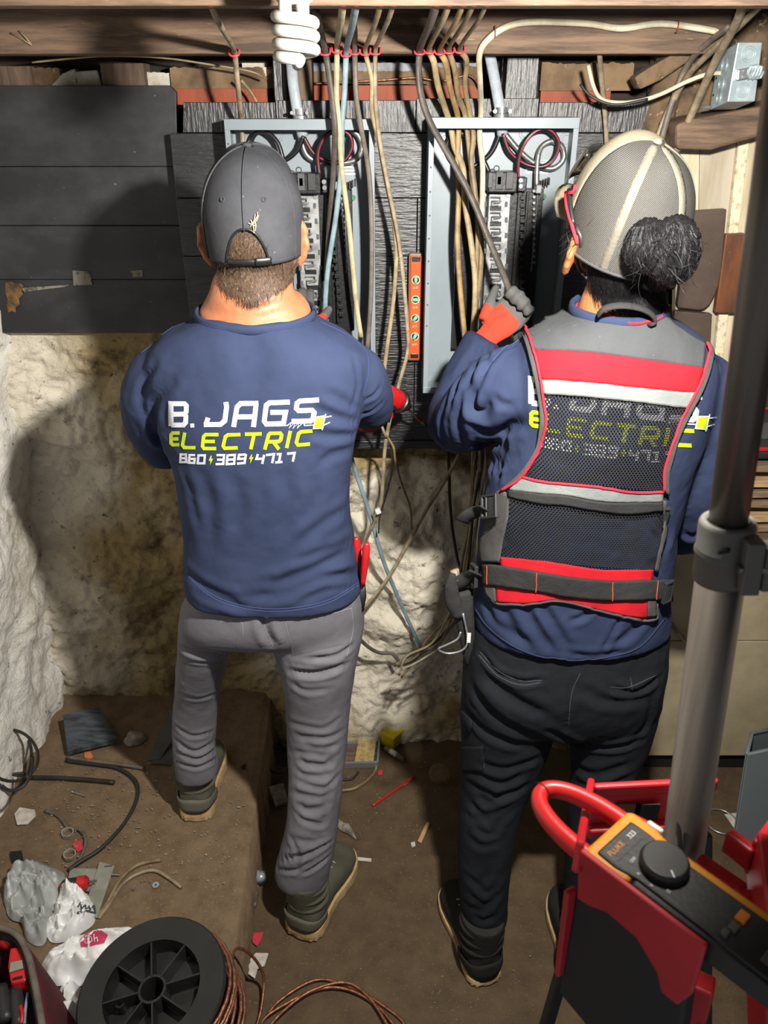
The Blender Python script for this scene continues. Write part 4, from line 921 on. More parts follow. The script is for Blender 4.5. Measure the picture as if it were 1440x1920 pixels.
L_b2 = [(913, 1094), (943, 1096), (1018, 1106), (1060, 1114), (1139, 1121), (1218, 1120), (1250, 1124)]
L_hem = [(918, 1110), (935, 1126), (985, 1128), (1038, 1121), (1075, 1126), (1110, 1136), (1179, 1153), (1224, 1156)]
def clipx(L, a, b): return L
obj('yoke', horiz(sw_bvh, T_yoke, L_red, 60, 16, OV), 'vest_grey', vest, smooth=True, solid=.003, label='grey shoulder yoke')
obj('red_band', horiz(sw_bvh, L_red, L_sil, 50, 10, OV), 'vest_red', vest, smooth=True, solid=.003)
obj('reflective_band', horiz(sw_bvh, L_sil, L_mesh, 50, 7, OV+.0015), 'reflective', vest, smooth=True, solid=.003)
o = obj('mesh_panel', surf_patch(sw_bvh, [(1023, 737), (1026, 760), (1027, 784), (1022, 818), (1013, 847), (985, 893)], [(1285, 762), (1271, 787), (1260, 818), (1250, 847), (1241, 880), (1239, 918)], 44, 30, OV), 'vest_mesh', vest, smooth=True); planar_uv(o)
obj('reflective_band', horiz(sw_bvh, L_pip, L_s2, 60, 7, OV+.0015), 'reflective', vest, smooth=True, solid=.003)
obj('webbing_band', horiz(sw_bvh, L_s2, L_bb, 60, 6, OV+.003), 'webbing', vest, smooth=True, solid=.003)
o = obj('mesh_panel', surf_patch(sw_bvh, [(959, 930), (957, 979), (947, 1009), (941, 1043)], [(1237, 954), (1236, 999), (1228, 1038), (1220, 1066)], 44, 24, OV+.001), 'vest_mesh', vest, smooth=True); planar_uv(o)
obj('red_band', horiz(sw_bvh, L_m2, [(943, 1060), (1018, 1072), (1060, 1079), (1139, 1087), (1218, 1086)], 50, 8, OV), 'vest_red', vest, smooth=True, solid=.003)
obj('red_band', horiz(sw_bvh, [(934, 1090), (1018, 1102), (1060, 1110), (1139, 1117), (1220, 1116)], [(934, 1126), (985, 1128), (1038, 1121), (1075, 1126), (1110, 1136), (1179, 1153), (1222, 1155)], 50, 10, OV), 'vest_red', vest, smooth=True, solid=.003)
obj('waist_belt', horiz(sw_bvh, L_b1, L_b2, 60, 8, OV+.005), 'webbing', vest, smooth=True, solid=.003, label='wide black webbing waist belt')
obj('hem_binding', surf_tube(sw_bvh, [(915, 1098), (920, 1112), (936, 1128), (985, 1130), (1038, 1123), (1075, 1128), (1110, 1138), (1179, 1156), (1224, 1159), (1226, 1130)], .0032, OV), 'vest_edge', vest, smooth=True)
obj('grey_tab', surf_patch(sw_bvh, [(1208, 1118), (1208, 1152)], [(1223, 1118), (1224, 1152)], 5, 8, OV+.003), 'vest_edge', vest, smooth=True, solid=.003)
obj('grey_tab', surf_patch(sw_bvh, [(914, 1094), (917, 1112), (934, 1126)], [(934, 1094), (934, 1110), (935, 1126)], 6, 8, OV+.002), 'vest_edge', vest, smooth=True, solid=.003)
for A_, B_ in ((OUTL, INL+[(960, 912), (950, 921)]), (INR, OUTR)):
    obj('armhole_border', surf_patch(sw_bvh, A_, B_, 6, 60, OV+.001), 'vest_edge', vest, smooth=True, solid=.003)
for pts in (INL+[(970, 905), (947, 919)], INR, [(1078, 573), (1100, 585), (1120, 593), (1139, 601), (1164, 609), (1188, 613), (1209, 611), (1232, 605), (1242, 596)], L_pip):
    obj('red_piping', surf_tube(sw_bvh, pts, .0026, OV+.003), 'piping_red', vest, smooth=True)
for pts in ([(923, 1058), (923, 1092)], [(1007, 1068), (1005, 1104)], [(1146, 1085), (1143, 1119)], [(1224, 1083), (1221, 1118)]):
    obj('bar_tack', surf_tube(sw_bvh, pts, .0009, OV+.0075), 'stitch_orange', vest)
side = surf_patch(sw_bvh, [(906, 1010), (903, 1030), (908, 1052)], [(957, 968), (948, 1010), (941, 1052)], 10, 14, OV); obj('side_panel', side, 'vest_edge', vest, smooth=True, solid=.003)
side = surf_patch(sw_bvh, [(945, 917), (930, 930), (905, 1012)], [(960, 930), (958, 950), (957, 970)], 8, 10, OV-.002); obj('side_panel', side, 'vest_edge', vest, smooth=True, solid=.003)
side = surf_patch(sw_bvh, [(1238, 935), (1237, 999), (1228, 1040), (1222, 1066)], [(1244, 935), (1243, 999), (1234, 1040), (1228, 1070)], 4, 20, OV+.001); obj('side_binding', side, 'vest_edge', vest, smooth=True, solid=.003)
def buckle(px, py, w, h, ang=0, lift=.016):
    p, nn = hit(sw_bvh, px, py, lift); ux = Vector((1, 0, 0)); ux = (ux-nn*ux.dot(nn)).normalized(); uz = nn.cross(ux); 
    if uz.z < 0: uz = -uz
    a, b = px2m(p, w/2), px2m(p, h/2); r = bpy.data.objects.new('side_buckle', None); COL.objects.link(r); r.parent = vest; ROOT[r.name] = base_of(rw)
    for s_ in (-1, 1):
        obj('buckle_bar', MB().obox(p+uz*b*s_*.92, ux*a, nn*.004, uz*b*.1), 'plastic_dark', r, bevel=.001); obj('buckle_bar', MB().obox(p+ux*a*s_*.9, ux*a*.13, nn*.004, uz*b), 'plastic_dark', r, bevel=.001)
    obj('buckle_bar', MB().obox(p-ux*a*.35, ux*a*.1, nn*.0035, uz*b), 'plastic_dark', r, bevel=.001)
    obj('buckle_web', MB().obox(p+ux*a*.35, ux*a*.6, nn*.0018, uz*b*.8), 'webbing', r)
buckle(931, 950, 52, 44); buckle(902, 1077, 24, 42); buckle(1240, 1103, 22, 46); buckle(1243, 965, 14, 46, lift=.008)
def ribbon(pts, Y, w, m, nm, t=.0022, parent=None):
    P = catmull([atY(a, b, y_) for (a, b), y_ in zip(pts, Y)], 5); q = MB(); G = []
    for i, p in enumerate(P):
        tn = (P[min(i+1, len(P)-1)]-P[max(i-1, 0)]).normalized(); s_ = tn.cross(Vector((0, 1, .1))).normalized(); G.append([p-s_*w/2, p, p+s_*w/2])
    q.grid(G); return obj(nm, q, m, parent, smooth=True, solid=t)
ribbon([(912, 955), (895, 958), (876, 968), (866, 978)], [1.345, 1.37, 1.38, 1.39], .028, 'webbing', 'loose_strap', parent=vest)
ribbon([(895, 1075), (878, 1083), (858, 1095), (840, 1104)], [1.35, 1.37, 1.375, 1.38], .035, 'webbing', 'loose_strap', parent=vest)
# collar stand of the shirt and folded vest collar behind the neck
q = MB(); q.tube([atY(a, b, y_) for a, b, y_ in ((1122, 590, 1.335), (1135, 578, 1.325), (1165, 573, 1.32), (1200, 578, 1.32), (1222, 590, 1.325), (1228, 604, 1.33), (1218, 610, 1.325))], .0046, n=8, flat=(1.7, .8), smooth=5); obj('collar_loop', q, 'webbing', vest, smooth=True, label='folded black collar loop behind the neck')
cc = atY(1160, 585, YW-.005); q = MB(); q.tube([cc+Vector((.082*math.cos(a), .080*math.sin(a), .004+.006*math.sin(a))) for a in [2*math.pi*k/40 for k in range(41)]], .012, n=8, flat=(1, .5), up=(0, 0, 1)); obj('shirt_collar', q, 'sweat_navy', swt, smooth=True)
# ---- trousers
q = MB(); HR = [hsec(1110, 900, 1244, YW, .118), hsec(1160, 886, 1250, YW, .128), hsec(1215, 874, 1248, YW, .138), hsec(1262, 868, 1242, YW+.0, .14), hsec(1300, 865, 1236, YW+.005, .132), hsec(1325, 864, 1230, YW+.01, .118)]
loft(q, dense(HR, 4), p=2.5)
L1 = [hsec(1250, 868, 1060, YW, .10), hsec(1310, 865, 1052, YW, .105), hsec(1360, 864, 1040, YW-.005, .098), hsec(1410, 866, 1022, YW-.01, .09), hsec(1455, 868, 1002, YW-.02, .084), hsec(1500, 863, 984, YW-.035, .078), hsec(1550, 859, 970, YW-.055, .073), hsec(1600, 858, 960, YW-.07, .07), hsec(1650, 860, 955, YW-.085, .067), hsec(1700, 862, 951, YW-.095, .065), hsec(1726, 866, 948, YW-.10, .064)]
L2 = [hsec(1250, 1050, 1242, YW, .10), hsec(1310, 1056, 1234, YW, .105), hsec(1360, 1064, 1222, YW-.005, .096), hsec(1410, 1070, 1204, YW-.015, .088), hsec(1455, 1072, 1184, YW-.03, .082), hsec(1550, 1066, 1152, YW-.06, .07), hsec(1650, 1060, 1136, YW-.09, .066), hsec(1705, 1056, 1132, YW-.105, .064), hsec(1738, 1056, 1128, YW-.112, .062)]
loft(q, dense(L1), p=2.2); loft(q, dense(L2), p=2.2)
V, Fq = remesh(q, .0052); V = relax(V, Fq, 8)
folds = [([(900, 1222), (935, 1262), (980, 1278), (1015, 1274)], .006, .007), ([(905, 1262), (960, 1310), (1030, 1345)], .014, .008), ([(885, 1290), (930, 1345), (1000, 1382)], .013, .008), ([(872, 1330), (915, 1375), (985, 1400)], .010, .007), ([(1145, 1290), (1190, 1298), (1238, 1270)], .007, .008),
         ([(1085, 1290), (1140, 1316), (1215, 1310)], .012, .005), ([(1072, 1270), (1068, 1320), (1060, 1370)], .005, .004), ([(1030, 1370), (1075, 1390), (1150, 1400), (1205, 1388)], .008, .010), ([(1225, 1300), (1215, 1350), (1190, 1385)], .010, .004)]
for i, (ya, sl, x0, x1, dp) in enumerate([(1430, 12, 900, 1015, .006), (1450, 20, 872, 1005, .006), (1468, 24, 868, 1000, .008), (1488, 16, 866, 985, .007), (1505, 26, 863, 975, .007), (1525, 18, 862, 968, .006), (1545, 20, 862, 966, .006), (1572, 14, 862, 950, .004), (1640, 18, 862, 950, .005), (1660, 14, 864, 950, .006), (1678, 18, 866, 948, .006), (1695, 12, 866, 948, .006), (1712, 14, 868, 946, .005)]):
    folds.append(([(x0+(i*19 % 29), ya), ((x0+x1)/2-8+(i*13 % 17), ya+sl), (x1-(i*23 % 37), ya-10+(i*7 % 17))], .0095, dp*.9))
for ya in (1440, 1465, 1490): folds.append(([(1076, ya), (1120, ya+14), (1180, ya-6)], .011, .006))
V = crease(V, Fq, folds); V = relax(V, Fq, 1); N_ = normals(V, Fq); V = V+N_*(.0018*fbm(V*20, 3, 101))[:, None]
tb = bvh_of(V, Fq); tro2 = obj('trousers', (V, Fq), 'pants_black', rw, smooth=True, fixn=False, label='black cargo trousers')
for pts in ([(900, 1222), (935, 1258), (975, 1276), (1016, 1276)], [(898, 1228), (932, 1266), (975, 1284), (1014, 1280)], [(1145, 1288), (1180, 1288), (1230, 1266)], [(1088, 1262), (1072, 1300), (1066, 1360)], [(905, 1405), (908, 1440)], [(1182, 1270), (1186, 1296)]):
    obj('seam_stitch', surf_tube(tb, pts, .0008, .0003), 'stitch_dark', tro2)
q = surf_patch(tb, [(866, 1330), (868, 1350)], [(888, 1352), (884, 1374)], 8, 8, .004); obj('pocket_flap', q, 'pants_black', tro2, smooth=True, solid=.003)
q = surf_patch(tb, [(868, 1400), (868, 1446)], [(907, 1398), (906, 1444)], 10, 10, .003); obj('cargo_pocket', q, 'pants_black', tro2, smooth=True, solid=.003)
h1, t1 = atZ(914, 1850), atZ(842, 1668); d = (Vector((t1.x, t1.y))-Vector((h1.x, h1.y))).normalized()
boot(rw, (h1.x, h1.y), (h1.x+d.x*.295, h1.y+d.y*.295), 0, 'boot_dark', 'boot_dark', .2, .104, sole_h=.024)
h2, t2 = atZ(1088, 1868), atZ(1052, 1690); d = (Vector((t2.x, t2.y))-Vector((h2.x, h2.y))).normalized()
boot(rw, (h2.x, h2.y), (h2.x+d.x*.295, h2.y+d.y*.295), 0, 'boot_dark', 'boot_dark', .2, .104, sole_h=.024)
# ---- head and body
HR_ = atY(1180, 399, 1.40)
q = MB(); PR_, XR_, FR_, UR_ = head(q, HR_, .52, -.34, .98, ef=.016, eu=-.068, ex=.082)
nb1 = atY(1160, 592, YW); q.tube([PR_(0, -.03, -.045), PR_(0, -.03, -.085), nb1+Vector((0, .0, .06)), nb1+Vector((0, 0, .015)), nb1+Vector((0, 0, -.02))], [.056, .057, .060, .072, .08], n=28, up=(0, 1, 0), smooth=5)
loft(q, dense(TR[3:], 3), grow=-.016); loft(q, dense(L1, 2), grow=-.014); loft(q, dense(L2, 2), grow=-.014); loft(q, dense(HR, 2), grow=-.018)
q.tube(bL, [.046, .05, .05, .046, .042, .036, .028, .026], n=18, smooth=4); q.tube(bR, [.046, .047, .046, .044, .042, .034, .026], n=18, smooth=4)
V, Fq = remesh(q, .0055); V = relax(V, Fq, 4); sk2 = bvh_of(V, Fq); obj('body', (V, Fq), 'skin_tan', rw, smooth=True, fixn=False, label='head, neck and arms')
wl_ = atY(918, 628, YW+.345); glove(rw, wl_, Vector((.46, .10, .46)), Vector((-.35, -.9, .2)), -1, 1.45, L=.175, grey_from=.07)
wr_ = bR[-1]; glove(rw, wr_, Vector((-.3, .9, .0)), Vector((.2, 0, 1)), 1, .8)
# ---- cap with net back
def cap_net():
    m = bpy.data.materials.new('cap_net'); m.use_nodes = True; n, l = nodes_of(m); b = n['Principled BSDF']; b.inputs['Roughness'].default_value = .6
    tc = n.new('ShaderNodeTexCoord'); out = []
    for rot, sc in ((.6, 150), (-.7, 150)):
        mp = n.new('ShaderNodeMapping'); mp.inputs['Rotation'].default_value = (0, rot, .3); w = n.new('ShaderNodeTexWave'); w.inputs['Scale'].default_value = sc; w.bands_direction = 'Z'
        l.new(tc.outputs['Object'], mp.inputs['Vector']); l.new(mp.outputs[0], w.inputs['Vector']); out.append(w.outputs['Fac'])
    mx = n.new('ShaderNodeMath'); mx.operation = 'MAXIMUM'; l.new(out[0], mx.inputs[0]); l.new(out[1], mx.inputs[1])
    r = n.new('ShaderNodeMapRange'); r.inputs[1].default_value = .62; r.inputs[2].default_value = .88; l.new(mx.outputs[0], r.inputs[0])
    x = n.new('ShaderNodeMix'); x.data_type = 'RGBA'; l.new(r.outputs[0], x.inputs[0]); x.inputs[6].default_value = lin('#131315'); x.inputs[7].default_value = lin('#4f4d48'); l.new(x.outputs[2], b.inputs['Base Color'])
    u = n.new('ShaderNodeBump'); u.inputs['Strength'].default_value = .6; u.inputs['Distance'].default_value = .002; l.new(mx.outputs[0], u.inputs['Height']); l.new(u.outputs[0], b.inputs['Normal']); MATS['cap_net'] = m
cap_net()
front = lambda t, a: not (abs(abs(a)-math.pi) < 1.15)          # a is measured from the back
hole_net = lambda t, a: (abs(abs(a)-math.pi) < 1.15) or (abs(a) < .36 and t > .80+.19*(abs(a)/.36)**2.4)
kw = dict(crown=.113, rx=.094, ry=.109, rim_b=-.07, rim_f=-.01, bulge=.016)
cq1, cp = cap(rw, PR_, XR_, FR_, UR_, None, '', hole=front, **kw); cq2, cp = cap(rw, PR_, XR_, FR_, UR_, None, '', hole=hole_net, **kw)
cap2 = bpy.data.objects.new('trucker_cap', None); COL.objects.link(cap2); cap2.parent = rw; ROOT[cap2.name] = base_of(rw); cap2['label'] = 'worn cream trucker cap with grey net back'
obj('front_panel', cq1, 'cap_cream', cap2, smooth=True, solid=.003); obj('net_panel', cq2, 'cap_net', cap2, smooth=True, solid=.0016)
cloth('cap_band', '#69645a', '#57534a', weave=260, bump=.7)
for ph, t1, w in ((math.pi, .79, .0075), (math.pi+1.0, .98, .006), (math.pi-1.0, .98, .006)):
    G = [[cp(.05+(t1-.05)*k/30, ph+s_*w/.09/max(.25, math.sin(min(1, (.05+(t1-.05)*k/30)/.62)*math.pi/2)), .002) for s_ in (-1, 0, 1)] for k in range(31)]
    q = MB(); q.grid(G); obj('seam_band', q, 'cap_band', cap2, smooth=True, solid=.0016)
G = [[cp(min(.985, .80+.19*(abs(a)/.36)**2.4-dt), math.pi+a*(1+dt*1.2), .002) for a in np.linspace(-.37, .37, 31)] for dt in (0, .025, .05)]; q = MB(); q.grid(G); obj('arch_band', q, 'cap_band', cap2, smooth=True, solid=.0016)
for s_ in (1,):
    G = [[cp(.965+.03*r, math.pi+a, .002) for a in np.linspace(.36, 2.0, 30)] for r in (0, .5, 1)]; q = MB(); q.grid(G); obj('sweat_band', q, 'vest_edge', cap2, smooth=True, solid=.002)
    G = [[cp(.965+.03*r, math.pi-a, .002) for a in np.linspace(.36, 2.0, 30)] for r in (0, .5, 1)]; q = MB(); q.grid(G); obj('sweat_band', q, 'vest_edge', cap2, smooth=True, solid=.002)
obj('button', MB().sphere(cp(0, 0), .008, .008, .006, 12, 8), 'cap_cream', cap2, smooth=True)
G = []
for r in range(9):
    row = []
    for k in range(21):
        a = -1+2*k/20; row.append(PR_(a*.075*(1-.12*(r/8)), .095*math.sqrt(max(0, 1-(a*.86)**2))+.068*(r/8)*math.sqrt(max(0, 1-a*a*.55)), -.012-.012*(r/8)-.024*a*a))
    G.append(row)
q = MB(); q.grid(G); obj('brim', q, 'cap_cream', cap2, smooth=True, solid=.0035)
# ---- safety glasses pushed onto the cap (worn: part of the outfit, yet a thing of its own)
sg = thing('safety_glasses', 'black and red safety glasses resting on the cream cap', 'glasses', atY(1085, 470, 1.35))
capbv = bvh_of(np.array(cq1.v+cq2.v), cq1.f+[tuple(i+len(cq1.v) for i in f) for f in cq2.f])
def capline(pts, off=.008): return [hit(capbv, a, b, off)[0] for a, b in resample(cat2(pts), 6)]
q = MB(); q.tube(capline([(1128, 276), (1100, 285), (1082, 305), (1075, 340), (1077, 380), (1083, 420)]), [.003, .0045, .0045, .004], n=8); obj('temple_arm', q, 'plastic_black', sg, smooth=True)
q = MB(); q.tube(capline([(1072, 345), (1074, 385), (1084, 425), (1092, 455)], .011), .003, n=8); obj('red_inlay', q, 'piping_red', sg, smooth=True)
p0 = hit(sk2, 1086, 432, .006)[0]; q = MB(); q.tube([hit(sk2, a, b, .006)[0] for a, b in resample(cat2([(1084, 428), (1085, 470), (1090, 498), (1108, 520)]), 6)], .0032, n=8); obj('ear_hook', q, 'plastic_dark', sg, smooth=True)
q = MB(); q.tube([cp(.42, ph, .012) for ph in np.linspace(-.9, .9, 24)], .0045, n=8); obj('brow_bar', q, 'plastic_black', sg, smooth=True)
mat('lens_tint', '#4a463c', .08, trans=.6, spec=.6)
for s_ in (-1, 1):
    G = [[cp(.40+.2*r, s_*a, .016) for a in np.linspace(.08, .85, 14)] for r in np.linspace(0, 1, 6)]; q = MB(); q.grid(G); obj('lens', q, 'lens_tint', sg, smooth=True, solid=.002)
# ---- hair
hole_c = cp(.9, math.pi, .0); e1, e2 = atY(1213, 462, 1.285), atY(1262, 470, 1.275)
q = MB(); q.sphere(e1, .034, .032, .042, 20, 14); q.sphere(e2, .040, .036, .052, 20, 14); q.sphere(hole_c, .034, .034, .03, 16, 12); q.sphere((e1+e2)/2+Vector((0, .02, .0)), .04, .035, .035, 16, 12)
V, Fq = remesh(q, .003); V = relax(V, Fq, 3); N_ = normals(V, Fq); ph1 = np.arctan2(V[:, 1]-e1.y, V[:, 0]-e1.x); ph2 = np.arctan2(V[:, 1]-e2.y, V[:, 0]-e2.x); ph = np.where(V[:, 0] < (e1.x+e2.x)/2, ph1, ph2); V = V+N_*(.0016*np.sin(ph*26+3*fbm(V*30, 2, 5))+.0012*np.sin(ph*61+4*fbm(V*20, 2, 6)))[:, None]; bn = bvh_of(V, Fq); bun = obj('hair_bun', (V, Fq), 'hair_black', rw, smooth=True, fixn=False, label='looped black hair bun pulled through the cap')
hb = MB()
s1 = strands(bn, [(1180, 420), (1235, 425), (1238, 500), (1215, 515), (1185, 500)], 700, lambda x, y: ((x-1212)/60, 1), (30, 60), .0007, .0015, 11, 6, jit=.5); s2 = strands(bn, [(1235, 420), (1270, 412), (1305, 440), (1305, 500), (1275, 530), (1240, 515)], 1100, lambda x, y: ((x-1262)/55, 1), (30, 70), .0007, .0015, 12, 6, jit=.5)
nape = [(1100, 420), (1130, 445), (1185, 492), (1240, 500), (1238, 545), (1215, 572), (1175, 568), (1140, 558), (1110, 530), (1098, 480)]
s3 = strands(sk2, nape, 1700, lambda x, y: ((x-1090)/170, .9), (30, 70), .0008, .006, 13, 6, jit=.35)
for s_ in (s1, s2, s3): hb.add(s_.v, s_.f)
R5 = random.Random(9)
for k in range(50):
    x, y = R5.uniform(1185, 1298), R5.uniform(430, 520); p, nn = hit(bn, x, y, .002); d = Vector((R5.gauss(.25 if x > 1240 else -.15, .4), R5.uniform(-.5, .1), R5.uniform(-1, .3))).normalized(); L = R5.uniform(.02, .05)
    hb.tube([p, p+(d+nn*.4)*L*.5, p+d*L], [.0005, .0002], n=3, smooth=3)
for k in range(34):
    x, y = R5.uniform(1060, 1078), R5.uniform(385, 460); p = hit(sk2, x+10, y, .002)[0]; d = Vector((-1, R5.uniform(-.3, .3), R5.uniform(-2.2, -.2))).normalized(); L = R5.uniform(.01, .03); hb.tube([p, p+d*L*.5, p+d*L+Vector((0, 0, -.006))], [.0005, .0002], n=3, smooth=3)
obj('hair', hb, 'hair_black', rw, kind='stuff', fixn=False, label='loose black and grey strands at the nape')
pts = resample(nape+[nape[0]], 4)[:-1]; c0 = (sum(p[0] for p in pts)/len(pts), sum(p[1] for p in pts)/len(pts)); n = len(pts); VV = []
for s_ in (.97, .75, .5, .25, .02): VV += [hit(sk2, c0[0]+(a-c0[0])*s_, c0[1]+(b-c0[1])*s_, .003)[0] for a, b in pts]
q = MB(); q.add(VV, [(i*n+j, i*n+(j+1) % n, (i+1)*n+(j+1) % n, (i+1)*n+j) for i in range(4) for j in range(n)]); obj('scalp_hair', q, 'hair_black', rw, smooth=True, fixn=False)
# ================================================================== breaker panels
mat('panel_grey', '#828c92', .38, col2='#788288', nscale=3, metal=.0, bump=.03, bscale=15, spec=.5)
mat('steel', '#a9adaf', .3, metal=.7, col2='#8d9194', nscale=20, bump=.05); mat('tin_bus', '#b9bbbb', .3, metal=.45, col2='#8b8d8e', nscale=40)
mat('bus_black', '#141416', .4, bump=.2, bscale=90); mat('sticker', '#d9dbd8', .5, col2='#c4c6c4', nscale=50); mat('screw_green', '#2f6b4c', .4); mat('ink', '#4a4c50', .7)
mat('wire_black', '#17171a', .4); mat('wire_red', '#8f2438', .4); mat('wire_alu', '#a8aaa8', .38, metal=.8, col2='#7e807e', nscale=160)
PF, PB = 1.985, 2.078        # panel front and back
O0 = atY(805, 226, PF); O1 = atY(420, 229, PF); RX = atY(1087, 226, PF).x; ZB = atY(805, 737, PF).z; ZT = O0.z+.006
def build_panel(label, shift, full):
    S = Vector(shift); t = thing('breaker_panel', label, 'breaker panel', Vector((O0.x+.18, PB, ZB))+S, group='open breaker panels')
    def W(px, py, Y=PB): return atY(px, py, Y)+S
    x0, x1 = O0.x+S.x, RX+S.x; zt, zb = ZT+S.z, ZB+S.z; th = .0025
    obj('back_pan', MB().box(x0, x1, PB-th, PB, zb, zt), 'panel_grey', t)
    for a, b in ((x0, x0+th), (x1-th, x1)): obj('side_wall', MB().box(a, b, PF, PB-th, zb, zt), 'panel_grey', t)
    obj('top_wall', MB().box(x0+th, x1-th, PF, PB-th, zt-th, zt), 'panel_grey', t); obj('bottom_wall', MB().box(x0+th, x1-th, PF, PB-th, zb, zb+th), 'panel_grey', t)
    obj('top_lip', MB().box(x0, x1, PF-.001, PF+.0015, zt-.022, zt), 'panel_grey', t, bevel=.0006)
    obj('bottom_lip', MB().box(x0, x1, PF-.001, PF+.0015, zb, zb+.016), 'panel_grey', t, bevel=.0006)
    for a, b in ((x0, x0+.012), (x1-.012, x1)): obj('side_lip', MB().box(a, b, PF-.001, PF+.0015, zb+.016, zt-.022), 'panel_grey', t, bevel=.0006)
    # knockouts pressed into the pan and walls
    def ko(c, n, R):
        for k, r in enumerate((R, R*.62)): obj('knockout', MB().torus(c, n, r, .0009, 24, 6), 'panel_grey', t, smooth=True)
    for px, py, R in ((835, 262, .016), (885, 252, .014), (985, 250, .014), (1062, 262, .016), (832, 680, .016)): ko(W(px, py, PB-th), (0, 1, 0), R)
    for k in range(9): obj('lip_hole', MB().cyl((x0+.006, PF-.0012, zt-.05-k*.052), (x0+.006, PF-.0022, zt-.05-k*.052), .0022, n=8), 'ink', t)
    # interior: base, bus plate, stabs, main breaker
    def blk(nm, a, b, c, d, y0, y1, m, bv=.0015, par=None):
        p, q_ = W(a, d, y1), W(b, c, y1); return obj(nm, MB().box(p.x, q_.x, y0, y1, p.z, q_.z), m, par or t, bevel=bv)
    blk('bus_base', 898, 1016, 352, 612, 2.045, PB-th, 'bus_black'); blk('bus_base', 846, 898, 350, 650, 2.05, PB-th, 'bus_black')
    pl = blk('bus_plate', 903, 957, 362, 606, 2.036, 2.044, 'tin_bus')
    n = 8
    for k in range(n):
        y = 368+k*29.2; q = MB()
        for s_, x_ in ((1, 930), (-1, 930)):
            pts = [W(x_-s_*10, y+2+(7 if s_ < 0 else 0), 2.03), W(x_+s_*8, y+2+(7 if s_ < 0 else 0), 2.026), W(x_+s_*8, y+11+(7 if s_ < 0 else 0), 2.026), W(x_-s_*4, y+13+(5 if s_ < 0 else 0), 2.03)]
            q.tube(pts, .0042, n=4, flat=(1.1, .5))
        obj('bus_stab', q, 'tin_bus', t)
        blk('stab_recess', 918, 940, y+18, y+27, 2.0345, 2.0365, 'bus_black', .0005)
        for xx in (910, 949): blk('plate_slot', xx-3, xx+3, y+10, y+20, 2.0348, 2.0362, 'ink', .0004)
    for xx, yy in ((908, 366), (953, 366), (908, 600), (953, 600)):
        c = W(xx, yy, 2.036); obj('plate_screw', MB().cyl(c, c-Vector((0, .003, 0)), .0055, n=14), 'steel', t, bevel=.0005)
    # rails of plug-on slots
    for xa, xb in ((960, 970), (972, 986)): blk('slot_rail', xa, xb, 358, 600, 2.03, 2.046, 'bus_black')
    for k in range(16):
        y = 366+k*14.4; blk('rail_hook', 974, 984, y, y+8, 2.022, 2.031, 'bus_black', .001)
    # main breaker
    mbk = blk('main_breaker', 910, 966, 319, 357, 1.998, 2.05, 'bus_black', .003)
    for a, b, c, d, m in ((914, 924, 323, 352, 'plastic_dark'), (928, 943, 322, 354, 'ink'), (931, 940, 330, 346, 'bus_black'), (947, 963, 322, 354, 'plastic_dark')): blk('breaker_face', a, b, c, d, 1.992, 2.0, m, .001, mbk)
    obj('breaker_eye', MB().torus(W(931, 316, 2.01), (0, 1, 0), .006, .0012, 16, 6), 'plastic_dark', mbk, smooth=True)
    lg = blk('lug_block', 966, 984, 330, 356, 2.01, 2.05, 'bus_black', .002)
    for yy in (338, 349): c = W(976, yy, 2.01); obj('lug_screw', MB().cyl(c, c-Vector((0, .004, 0)), .005, n=12), 'steel', lg)
    # neutral bars
    for (a, b, c, d) in ((995, 1007, 352, 507), (851, 859, 372, 512)):
        nb = blk('neutral_bar', a, b, c, d, 2.03, 2.045, 'tin_bus', .001)
        for k in range(13):
            p = W((a+b)/2, c+6+k*(d-c-10)/13, 2.03); obj('terminal_screw', MB().cyl(p, p-Vector((0, .003, 0)), .0034, n=8), 'steel', nb)
    blk('neutral_carrier', 988, 1015, 345, 600, 2.046, 2.06, 'bus_black'); blk('neutral_lug', 1000, 1012, 344, 360, 2.01, 2.045, 'steel')
    for k in range(4): blk('strap_foot', 1010+k*5, 1014+k*5, 338-k*2, 352-k*2, 2.03, 2.05, 'bus_black', .001)
    c = W(1019, 368, 2.06); obj('bonding_screw', MB().cyl(c, c-Vector((0, .006, 0)), .006, n=12), 'screw_green', t)
    p, q_ = W(985, 325, PB-th), W(1030, 300, PB-th)
    obj('paper_label', MB().box(p.x, q_.x, PB-th-.0008, PB-th, p.z, q_.z), 'sticker', t)
    for k in range(4): obj('label_print', MB().box(p.x+.003, q_.x-.003-.006*(k % 2), PB-th-.0012, PB-th-.0006, p.z+.005+k*.007, p.z+.0068+k*.007), 'ink', t)
    # clamp where the service cable enters
    c = W(940, 212, 2.035); c.z = zt
    obj('cable_clamp', MB().lathe([(.017, 0), (.017, .006), (.013, .008), (.013, .02)], c, (0, 0, 1), 20), 'steel', t)
    for s_ in (-1, 1): obj('clamp_screw', MB().cyl(c+Vector((s_*.017, -.006, .012)), c+Vector((s_*.017, -.02, .012)), .004, n=10), 'steel', t)
    obj('cable_clamp', MB().lathe([(.016, 0), (.016, -.005), (.012, -.012)], c-Vector((0, 0, th)), (0, 0, 1), 20), 'plastic_black', t)
    return t, S
pan_r, SR = build_panel('open grey breaker panel with the orange level hung at its left', (0, 0, 0), True)
pan_l, SL = build_panel('open grey breaker panel behind the charcoal capped worker', O1-O0, False)
